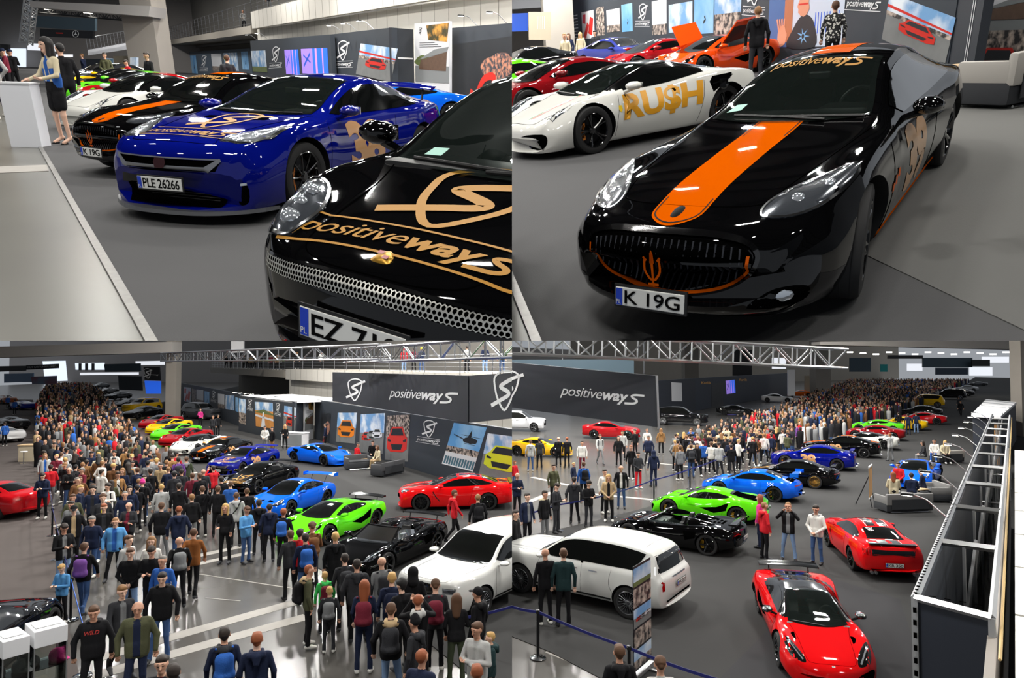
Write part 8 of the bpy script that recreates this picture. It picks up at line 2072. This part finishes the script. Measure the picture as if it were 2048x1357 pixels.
board('hanging_banner', 'small black hanging panel behind the banner', 'banner', [PD(1010, 694, 36), PD(1150, 700, 36), PD(1150, 720, 36), PD(1010, 720, 36)], .12, mat('sign_black', (20, 21, 26), .5))
truss('ceiling_truss', 'thick aluminium truss crossing above the banner', PD(1000, 684, 24), PD(1680, 718, 29), .8, 16, .06, ALU)
for x, d, y in ((1125, 30, 720), (1288, 27.5, 748)): p = PD(x, y, d); tag(obj('hanging_wire', MB().tube([p, p + np.array([0, 0, 1.3])], .02, 5), SILVER), 'thin wire from truss to banner', 'wire', 'wires from truss to banner')
# dark stand wall and hall behind
DKB = mat('stand_blue_dark', (38, 46, 60), .6)
X0, X1, X2 = P2(1310, 838), P2(1391, 822), P2(1577, 790)
def boxh(a, b, h): return line_wall(a, b, 0, h)
_, zt = wallpt(X1, X2, 1391, 757)
KA = mat('gold_sign', (206, 152, 70), .4)
o, f = board('stand_wall', 'dark blue stand wall with two gold name signs and a lit screen', 'stand', line_wall(X1, X2, 0, zt), .3, DKB)
for x0, y0, x1, y1 in ((1402, 762, 1422, 770), (1478, 756, 1494, 764)):
 r = wall_quad(X1, X2, [(x0, y0), (x1, y0), (x1, y1), (x0, y1)]); fr = Face(r); a_ = text2('Karlik', bold=.02); w_ = max(v[0] for v in a_[0]); flat('sign_letters', xf2(a_, 1, (0, fr.h * .2), fr.w / w_, fr.h * .9), KA, o, fr.o, fr.ux, fr.uy, .03)
picture(o, wall_quad(X1, X2, [(1451, 762), (1472, 760), (1471, 786), (1453, 789)]), 'neon')
flat('stand_door', rect2(0, 0, f.w * .1, zt * .8), PDK, o, f.at(f.w * .12, 0), f.ux, f.uy, .02)
board('stand_wall', 'dark blue end wall of the stand left of the name sign', 'stand', line_wall(X0, X1, 0, zt), .3, mat('stand_blue_end', (30, 36, 48), .6))
flat('poster_sheet', rect2(0, 0, 1, 1), PAPER, bpy.data.objects[o.name], *(lambda q: (q[3], Vector(q[2]) - Vector(q[3]), Vector(q[0]) - Vector(q[3])))(wall_quad(X0, X1, [(1342, 765), (1362, 765), (1364, 803), (1343, 803)])), .03)
struct('wall_back', quad_slab(line_wall((15, 172), (150, 262), 0, 32), .3), mat('back_wall_br', (150, 143, 132), .8, noise=(.2, .05)))
for x, d in ((1640, 120), (1380, 128)): struct('column', MB().box((*PD(x, 740, d)[:2], 10), (2.6, 2.6, 20)), CONCW)
for x0, y0, x1, y1, d, m, nm, lb in ((1466, 700, 1504, 752, 118, mat('sign_black', (20, 21, 26), .5), 'fabric_drop', 'tall black panel behind the truss'), (1545, 716, 1572, 738, 120, LB, 'light_box', 'small bright window behind the truss end'), (1700, 716, 1742, 744, 118, mat('banner_blue', (70, 88, 100), .6), 'hanging_banner', 'grey-blue banner over the distant crowd'), (1776, 711, 1846, 718, 120, mat('sign_black', (20, 21, 26), .5), 'hanging_sign', 'black sign over the far aisle, left of the long banner'),
                              (1846, 716, 1945, 735, 120, mat('banner_blue', (70, 88, 100), .6), 'hanging_banner', 'long grey-blue banner over the far aisle'), (1944, 720, 1980, 733, 119, mat('sign_black', (20, 21, 26), .5), 'hanging_sign', 'black sign with emblem at the right end of the long banner'), (1872, 736, 1936, 750, 150, mat('stand_dark', (40, 54, 72), .5), 'stand_wall', 'dark stand front with small round lights'), (1940, 735, 1985, 752, 170, LB, 'light_box', 'bright glazed wall right of the dark stand front'),
                              (1762, 729, 1775, 744, 110, mat('turquoise', (30, 170, 170), .5), 'fabric_banner', 'turquoise panel above the distant crowd'), (1965, 714, 2018, 726, 150, LB, 'light_box', 'white light box at the right end of the hall'), (1815, 728, 1845, 742, 165, LB, 'light_box', 'pale lit wall behind the distant crowd'), (1610, 752, 1640, 790, 125, mat('box_beige', (170, 160, 140), .7), 'display_box', 'beige box with lit doorway by the column'), (1576, 740, 1590, 792, 100, WHITE, 'white_frame', 'white upright frame at the end of the dark stand')):
 board(nm, lb, 'sign' if 'sign' in nm else 'panel', [tuple(PD(x, y, d)) for x, y in ((x0, y0), (x1, y0), (x1, y1), (x0, y1))], .3, m)
struct('beam', quad_slab([tuple(PD(1640, 684, 70)), tuple(PD(2060, 680, 70)), tuple(PD(2060, 700, 70)), tuple(PD(1640, 690, 70))], 2.0), mat('beam_pale', (176, 172, 168), .8))
for i, x in enumerate(range(1700, 2040, 26)):
 p = PD(x, 706 + (i % 3) * 2, 125); t = thing('spotlight', 'small bright spotlight in the far roof', 'spotlight', p, 0, 'spotlights in the far roof'); obj('lens', MB().lathe([(0, 0), (.5, 0), (.5, .2), (0, .2)], 10), mat('spot_glow', (255, 246, 225), .4, emit=12), t)
struct('column_right', MB().box((*PD(2046, 740, 58)[:2], 9), (1.3, 1.3, 18)), CONCW)
# back of the display wall: aluminium frame along the right
RA, RB = P2(1830, 1199, 3.2), P2(1985, 830, 3.2); rv = (RB - RA); RL = np.linalg.norm(rv); rv /= RL; rn = np.array([rv[1], -rv[0]])
RW = P2(1984, 1240, 3.2); Wd = abs((RW - RA) @ rn)
rt = thing('display_wall_frame', 'aluminium framed back of the display wall with cross bars, along the right', 'frame wall', (0, 0, 0))
fr_panel = quad_slab([(*RA, 3.2), (*RW, 3.2), (*RW, 0), (*RA, 0)], .08); obj('end_panel', fr_panel, mat('panel_navy', (34, 40, 52), .6), rt)
lpn = quad_slab([(*RB, 3.15), (*RA, 3.15), (*RA, 0), (*RB, 0)], .06); obj('side_panel', lpn, SLATE, rt)
PERF = mat('perforated_rail', (200, 202, 204), .4, .7)
def bar(nm, a, b, w=.09, m=PERF):
 a = Vector(a); b = Vector(b); obj(nm, MB().tube([a, b], w * .6, 4), m, rt)
bar('top_rail', (*RA, 3.22), (*RB, 3.22), .085); bar('top_rail', (*RW, 3.22), (*(RW + rv * RL), 3.22), .07); bar('end_rail', (*RA, 3.22), (*RW, 3.22), .085)
bar('corner_post', (*RA, 0), (*RA, 3.22), .085); bar('corner_post', (*RW, 0), (*RW, 3.22), .08)
N = 11
for i in range(1, N):
 p = RA + rv * RL * i / N; q = p + rn * Wd
 bar('cross_bar', (*p, 3.2), (*q, 3.2), .10 if i < 5 else .08, ALU)
 bar('upright', (*(p + rn * .35), .0), (*(p + rn * .35), 3.2), .05, ALU); bar('upright', (*q, 0), (*q, 3.2), .05, ALU); bar('brace', (*(p + rn * .1), 0), (*(p + rn * .5 + rv * .5), 3.2), .05, ALU)
 if i % 2: bar('low_bar', (*p, 1.6), (*q, 1.6), .06, ALU)
holes = join2(*[rect2(k * .16, -.02, k * .16 + .07, .02) for k in range(int(RL / .16))])
flat('rail_holes', holes, VOID, rt, (*RA, 3.272), (rv[0], rv[1], 0), (-rv[1], rv[0], 0), .0); flat('rail_holes', join2(*[rect2(k * .16, -.02, k * .16 + .07, .02) for k in range(int(Wd / .16))]), VOID, rt, (*RA, 3.272), (rn[0], rn[1], 0), (-rn[1], rn[0], 0), 0.0)
flat('end_rail_holes', join2(*[rect2(-.02, k * .16, .02, k * .16 + .07) for k in range(20)]), VOID, rt, Vector((*RA, 0)) - Vector((rv[0], rv[1], 0)) * .053, (rn[0], rn[1], 0), (0, 0, 1), 0.0)
st = MB().tube([(*(RW + rn * .09 - rv * 1), 3.1), (*(RW + rn * .09 + rv * RL), 3.1)], .018, 4); tag(obj('timber_batten', st, mat('batten', (206, 176, 120), .6)), 'long pale timber batten right of the frame wall', 'batten')
for i in range(9):
 p = RA + rv * (RL * (.14 + .8 * i / 9)); arm_lamp((*p, 3.25), (-rn[0], -rn[1], .1), 'arm lamp reaching over the lane from the frame wall', 'arm lamps on the frame wall')
# white parapet of the gallery at the right edge
pw0 = RW + rn * .17 - rv * 2.0
for i in range(9):
 a = pw0 + rv * (i * 2.4); q = line_wall(a, a + rv * 2.32, 1.6, 3.4)
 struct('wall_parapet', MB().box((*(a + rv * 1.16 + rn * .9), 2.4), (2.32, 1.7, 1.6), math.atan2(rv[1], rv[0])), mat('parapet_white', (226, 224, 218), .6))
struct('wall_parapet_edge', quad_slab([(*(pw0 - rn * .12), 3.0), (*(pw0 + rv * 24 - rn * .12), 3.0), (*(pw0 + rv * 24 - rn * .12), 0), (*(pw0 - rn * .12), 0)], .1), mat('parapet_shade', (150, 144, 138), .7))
# white kiosk further up the lane
kz = 3.0; kq = [P2(x, y, kz) for x, y in ((1945, 829), (2001, 832), (2031, 806), (1973, 800))]
kp = lambda z0, z1, e=0: MB().add([(*(q + (q - sum(kq) / 4) * e), z) for z in (z0, z1) for q in kq], [(3, 2, 1, 0), (4, 5, 6, 7)] + [(i, (i + 1) % 4, 4 + (i + 1) % 4, 4 + i) for i in range(4)])
t = thing('kiosk', 'white roofed kiosk with dark side wall beside the lane', 'kiosk')
obj('kiosk_walls', kp(0, 2.85), mat('panel_navy', (34, 40, 52), .6), t); obj('kiosk_roof', kp(2.86, 3.02, .05), WHITE, t)
for k in range(5): a, b = kq[0] + (kq[3] - kq[0]) * (k + .5) / 5, kq[1] + (kq[2] - kq[1]) * (k + .5) / 5; obj('roof_rib', MB().tube([(*a, 3.04), (*b, 3.04)], .06, 4), ALU, t)
a, b = kq[0] + (kq[1] - kq[0]) * .55, kq[0] + (kq[1] - kq[0]) * .9; obj('kiosk_door', quad_slab([(*a, 2.5), (*b, 2.5), (*b, 0), (*a, 0)], .05), mat('door_oak', (170, 124, 74), .5), t).location = (0, -.06, 0)
# lounge
sofa((*P2(1806, 1022)[:2], 0), R(97), 'grey and charcoal lounge sofa before the blue car, its back to the camera', 2.1, shell=(118, 117, 116)); sofa((*P2(1866, 1000)[:2], 0), R(175), 'second lounge sofa at the right of the group', 1.5, shell=(118, 117, 116)); sofa((*P2(1893, 925)[:2], 0), R(100), 'lounge sofa behind the blue car', 1.8)
low_table((*P2(1838, 1005)[:2], 0), .3, 'small beech table between the lounge sofas', .6, .6)
t = thing('easel', 'wooden slatted easel board on dark legs', 'easel', (*P2(1742, 1012), 0), R(55)); fb = MB();
for k in range(6): fb.box((-.42 + k * .168, 0, 1.05), (.06, .03, 1.3))
obj('slat_board', fb, mat('easel_timber', (168, 132, 92), .6), t); obj('board_frame', MB().box((0, 0, 1.72), (.98, .05, .06)).box((0, 0, .38), (.98, .05, .06)), WHITE, t)
for sx in (-.4, .4): obj('leg', MB().tube([(sx, 0, .5), (sx * 1.2, -.1, 0)], .02, 6), DKMETAL, t)
obj('leg', MB().tube([(0, .05, 1.3), (0, .6, 0)], .02, 6), DKMETAL, t)
W2 = P2(1598, 885); t = thing('counter', 'white cube counter between crowd and cars', 'counter', (*P2(1616, 881), 0), R(10)); obj('body', MB().box((0, 0, .5), (1.1, .9, 1.0)), WHITE, t); obj('counter_top', MB().box((0, 0, 1.01), (1.14, .94, .03)), PAPER, t)
# roll-up banner by the white car
ra = P2(1285, 1352); rz_ = math.atan2(-ra[1], -ra[0]) + R(90) + R(66)
t = thing('rollup_banner', 'tall narrow roll-up banner with photo prints standing by the white off-roader', 'banner', (*ra, 0), rz_)
o = obj('print_sheet', MB().box((0, 0, 1.22), (.85, .012, 2.05)), PDK, t)
pics = ['sky', 'people', 'race', 'people', 'fair']
for k, kd_ in enumerate(pics):
 z1 = 2.2 - k * .4; q = [(-.42, -.008, z1), (.42, -.008, z1), (.42, -.008, z1 - .36), (-.42, -.008, z1 - .36)]; picture(o, q, kd_, .004)
obj('banner_base', MB().box((0, 0, .1), (.9, .12, .09), bev=.02), ALU, t)
for sx in (-.3, .3): obj('foot', MB().box((sx, 0, .025), (.06, .6, .03), bev=.01), ALU, t)
# barrier
bp = [P2(1076, 1316), P2(1178, 1352)]; stanchion((*bp[0], 0), 'barrier post with chrome foot at the lower left of the stand')
stanchion((*P2(1258, 1297, .955), 0), 'barrier post behind the bottom edge visitor')
zb = .955
def hp(px, py): return P2(px, py, zb)
belt(hp(1012, 1210), bp[0], 'dark blue belt at the lower left of the stand'); belt(bp[0], hp(1258, 1297), 'dark blue belt crossing to the roll-up banner'); belt(hp(1258, 1297), hp(1440, 1362), 'dark blue belt leaving at the bottom edge')
up = [P2(1030, 1090), P2(1118, 1062), P2(1226, 1035), P2(1308, 1003), P2(1380, 978), P2(1462, 942), P2(1560, 905)]
for i, p in enumerate(up): stanchion((*p, 0), 'barrier post along the near edge of the aisle crowd', 'barrier posts along the aisle')
for i in range(6): belt(up[i], up[i + 1], 'blue belt along the near edge of the aisle crowd', group='blue belts along the aisle')
# people on and around the stand
crowd([
 (1034, 947, 'phone', -20, 'navy', 'blk', ('bald', 'dk'), None, (), 'bald man in navy jacket looking at his phone at the left edge'),
 (1054, 988, 'relax', -40, 'navy', 'blk', ('short', 'dk'), 'grey', (), 'dark-haired man in navy coat behind the blue belt'),
 (1089, 983, 'relax', -50, 'blk', 'grey', ('short', 'dk'), None, HO('cream'), 'young man in black jacket with cream hood and grey trousers'),
 (1112, 968, 'phone', -60, 'char', 'char', ('short', 'dk'), None, (), 'young man in charcoal holding a phone behind the belt'),
 (1148, 956, 'bulky', 175, 'char', 'blk', ('short', 'dk'), None, HO('char'), 'person in dark grey coat seen from behind at the belt'),
 (1107, 930, 'relax', -30, 'olive', 'blk', ('short', 'dk'), None, (), 'dark-haired man in olive jacket in the aisle'),
 (1147, 926, 'relax', -60, 'navy', 'jean', ('short', 'bl'), None, (), 'blond boy in navy jacket in the aisle'),
 (1177, 963, 'phone', -30, 'blk', 'char', ('curly', 'dk'), None, (), 'curly-haired person in black left of the beige trench coat'),
 (1217, 950, 'clasp', 0, 'beige', 'blk', ('long', 'bl'), 'blk', (), 'blonde woman in beige trench coat at the belt'),
 (1242, 932, 'relax', 0, 'blk', 'jean', ('bald', 'dk'), 'white', (), 'bald man in white T-shirt and black jacket, blue jeans'),
 (1209, 940, 'relax', -30, 'white', 'blk', ('short', 'dk'), None, (), 'dark-haired person in white behind the beige trench coat'),
 (1167, 925, 'relax', 160, 'blue', 'blk', ('short', 'br'), None, BP('blk'), 'person in blue with black backpack in the aisle'),
 (1307, 902, 'relax', 160, 'navy', 'navy', ('hoodup', 'navy'), None, (), 'person in hooded navy coat walking by the belt post'),
 (1029, 923, 'relax', -40, 'red', 'jean', ('short', 'rd'), None, (), 'red-haired child in red at the left edge'),
 (1030, 1022, 'relax', -60, 'blk', 'blk', ('short', 'dk'), None, (), 'dark figure cut by the left edge behind the white car'),
 (1091, 1099, 'relax', 160, 'blk', 'blk', ('bald', 'dk'), None, (), 'bald man in black leather jacket at the side of the white off-roader'),
 (1127, 1100, 'relax', 175, 'teal', 'blk', ('short', 'br'), None, (), 'brown-haired man in dark green striped sweater at the white off-roader'),
 (1117, 875, 'relax', 175, 'blk', 'blk', ('bald', 'dk'), None, (), 'bald man in black before the yellow car'),
 (1061, 881, 'relax', 180, 'lgrey', 'jean', ('short', 'br'), None, HO('lgrey'), 'man in pale grey hoodie seen from behind before the yellow car'),
 (1079, 877, 'relax', 175, 'char', 'blk', ('short', 'dk'), None, (), 'man in charcoal jacket right of the pale hoodie'),
 (1134, 875, 'relax', 160, 'blk', 'blk', ('buzz', 'rd'), None, (), 'ginger man in black right of the yellow car'),
 (1164, 883, 'relax', 0, 'white', 'maroon', ('short', 'dk'), None, (), 'young man in white T-shirt with a red round print'),
 (1200, 870, 'walk', -20, 'lgrey', 'grey', ('short', 'br'), None, BP('blk'), 'man in pale grey top before the red car'),
 (1245, 863, 'relax', 10, 'lgrey', 'blk', ('short', 'br'), None, (), 'person in pale grey hoodie behind the long-haired one'),
 (1237, 873, 'relax', 0, 'blk', 'blk', ('long', 'dk'), None, (), 'long-haired person in black with white triangle on the chest'),
 (1270, 860, 'relax', 40, 'blk', 'blk', ('short', 'dk'), None, (), 'person in black right of the red car'),
 (1294, 858, 'relax', 0, 'white', 'blk', ('short', 'br'), None, (), 'person in white beneath the banner corner'),
 (1297, 873, 'bulky', 10, 'navy', 'blk', ('short', 'dk'), None, (), 'bearded man in navy coat beneath the banner corner'),
 (1322, 858, 'relax', 175, 'tan', 'blk', ('long', 'lb'), None, HO('tan'), 'person in long tan coat seen from behind at the banner upright'),
 (1262, 892, 'relax', 30, 'blk', 'blk', ('short', 'rd'), None, (), 'red-haired person in black before the navy coat'),
 (1276, 905, 'clasp', -30, 'char', 'red', ('short', 'dk'), None, (), 'person in charcoal carrying a red bag in the aisle'),
 (1239, 1294, 'relax', 170, 'blk', 'blk', ('short', 'br'), None, HO('blk'), 'brown-haired man in black quilted jacket at the bottom edge'),
 (1321, 1318, 'phone', 170, 'lgrey', 'blk', ('short', 'br'), None, (), 'brown-haired person at the bottom edge by the roll-up banner'),
 (1520, 991, 'relax', 110, 'pink', 'navy', ('long', 'rd'), None, (), 'auburn-haired woman in pink and navy behind the red hoodie'),
 (1528, 1006, 'relax', -120, 'red', 'blk', ('buzz', 'lb'), None, HO('red'), 'fair young man in red hoodie and black trousers'),
 (1576, 1006, 'shoot', 5, 'blk', 'ljean', ('buzz', 'lb'), 'grey', (), 'man in black jacket and ripped jeans taking a picture'),
 (1632, 1012, 'clasp', 20, 'white', 'jean', ('short', 'dk'), None, HO('lgrey'), 'man in white hoodie and blue jeans beside the red muscle car'),
 (1780, 867, 'shoot', 140, 'lgrey', 'grey', ('short', 'rd'), None, (), 'person in pale T-shirt photographing beside the white car'),
 (1797, 825, 'relax', 170, 'blk', 'ljean', ('short', 'dk'), None, (), 'person in black and pale jeans before the yellow car'),
 (1832, 826, 'relax', 175, 'navy', 'ljean', ('short', 'br'), None, (), 'person in navy and pale jeans by the red car tail'),
 (1816, 828, 'relax', 180, 'navy', 'navy', ('short', 'dk'), None, (), 'dark-clothed person between the two in pale jeans'),
 (1921, 803, 'walk', 10, 'blk', 'blk', ('short', 'lb'), None, (), 'person in black walking down the lane with white shoes'),
 (1918, 795, 'relax', 150, 'char', 'blk', ('short', 'dk'), None, (), 'person in charcoal behind the walker in the lane'),
 (1500, 858, 'relax', 150, 'red', 'ljean', ('short', 'br'), None, (), 'man in red sweater at the aisle belt'),
 (1520, 861, 'phone', 110, 'blk', 'blk', ('short', 'dk'), None, (), 'man in black with a phone right of the red sweater'),
 (1549, 853, 'relax', 178, 'blk', 'tan', ('short', 'dk'), None, (), 'person in black top and tan trousers at the aisle belt'),
 (1454, 855, 'shoot', 170, 'cream', 'blk', ('short', 'br'), None, (), 'person in cream raising a phone in the crowd'),
 (1439, 863, 'relax', 175, 'cream', 'blk', ('short', 'dk'), None, (), 'person in pale yellow left of the raised phone'),
 (1474, 867, 'bulky', 175, 'navy', 'jean', ('short', 'dk'), None, (), 'broad man in navy left of the red sweater'),
 (1406, 883, 'relax', 160, 'blue', 'blk', ('short', 'dk'), None, (), 'person in blue denim jacket at the front of the crowd'),
 (1431, 878, 'relax', 175, 'blk', 'blk', ('buzz', 'br'), None, (), 'man in black at the front of the crowd'),
 (1382, 890, 'relax', 170, 'char', 'jean', ('short', 'br'), None, BP('char'), 'person in charcoal with backpack left of the denim jacket'),
 (1360, 893, 'relax', 150, 'grey', 'blk', ('short', 'br'), None, (), 'man in grey jacket at the left end of the crowd'),
 (1594, 848, 'relax', 100, 'purple', 'blk', ('short', 'br'), None, (), 'person in lilac top near the white cube counter'),
 (1576, 850, 'relax', 170, 'char', 'blk', ('short', 'dk'), None, (), 'person in charcoal left of the lilac top'),
 (1648, 838, 'woman', 60, 'white', 'white', ('long', 'bl'), None, (), 'blonde woman in white standing at the counter'),
])
for px, py, fc, tp, lg, hr, lb in ((1799, 985, 20, 'red', 'blk', ('short', 'dk'), 'seated man in red polo facing the camera'), (1788, 1012, 175, 'cream', 'blk', ('long', 'rd'), 'auburn woman in cream seated with her back to the camera'), (1824, 1014, 178, 'navy', 'blk', ('short', 'dk'), 'man in navy seated with his back to the camera'), (1848, 1003, 100, 'navy', 'blk', ('short', 'dk'), 'bearded man in navy seated sideways'),
                               (1870, 925, 10, 'white', 'blue', ('short', 'dk'), 'seated person in white and blue at the far lounge'), (1890, 928, -20, 'cream', 'blk', ('long', 'bl'), 'blonde seated person at the far lounge'), (1850, 930, 80, 'char', 'grey', ('long', 'dk'), 'dark-haired seated person at the far lounge')):
 person(0, 0, 'sit', fc, tp, lg, hr, label=lb, loc=(*P2(px, py), .06))
placed = [np.array((o.matrix_world.translation.x, o.matrix_world.translation.y)) for o, b in ALL if b == 'BR' and o.name.startswith('person')]
poly = [tuple(hd(x, y)[:2]) for x, y in ((1345, 893), (1440, 893), (1560, 868), (1640, 855), (1700, 833), (1790, 812), (1850, 790), (1905, 768), (1940, 756), (1700, 756), (1640, 775), (1580, 800), (1500, 822), (1400, 850), (1345, 866))]
rest = fill_crowd(poly, .92, 50, 'visitor packed behind the belt along the row', 'visitors packed behind the aisle belt', placed, 180)
mass(rest, 'dense crowd of visitors filling the far end of the hall')
# ================================================================== roofs and lamps
for k, sx in (('TL', -1), ('TR', 1)):
 bay(k)
 hall_roof(-60, 60, -14, 34, 9.0)  # unseen roof; dark for bonnet reflections, stops short so world light reaches far walls
 for i in range(4):
  for j in range(6):
   hall_lamp((sx * (2 + i * 5) - (3 if k == 'TR' else -1), 1 + j * 8, 8.2), (150, 190, 270, 480, 720, 1000)[j], .8, .4)
bay('TL')
for x, y in ((-20, 52), (-32, 64), (-46, 80), (-60, 96), (-22, 84)): hall_lamp((x, y, 12.6), 2600, 2.4, 1.2)  # extra unseen lamps, added to brighten the dark far hall
bay('TR')
for x, y in ((10, 52), (24, 52)): hall_lamp((x, y, 9.5), 650, 2.0, 1.0)  # further lamps out of view, added for light on the distant end
for k, sx in (('BL', -1), ('BR', 1)):
 bay(k)
 for i in range(3):
  for j in range(6):
   y = 9 + j * 10
   hall_lamp((sx * (3 + i * (5 + j * 1.6)), y, 6.25 + y * .035 + .7 + .14 * (y - 8)), (220, 480, 950, 1400, 1800, 2200)[j], .8, .4)
trim_bays()
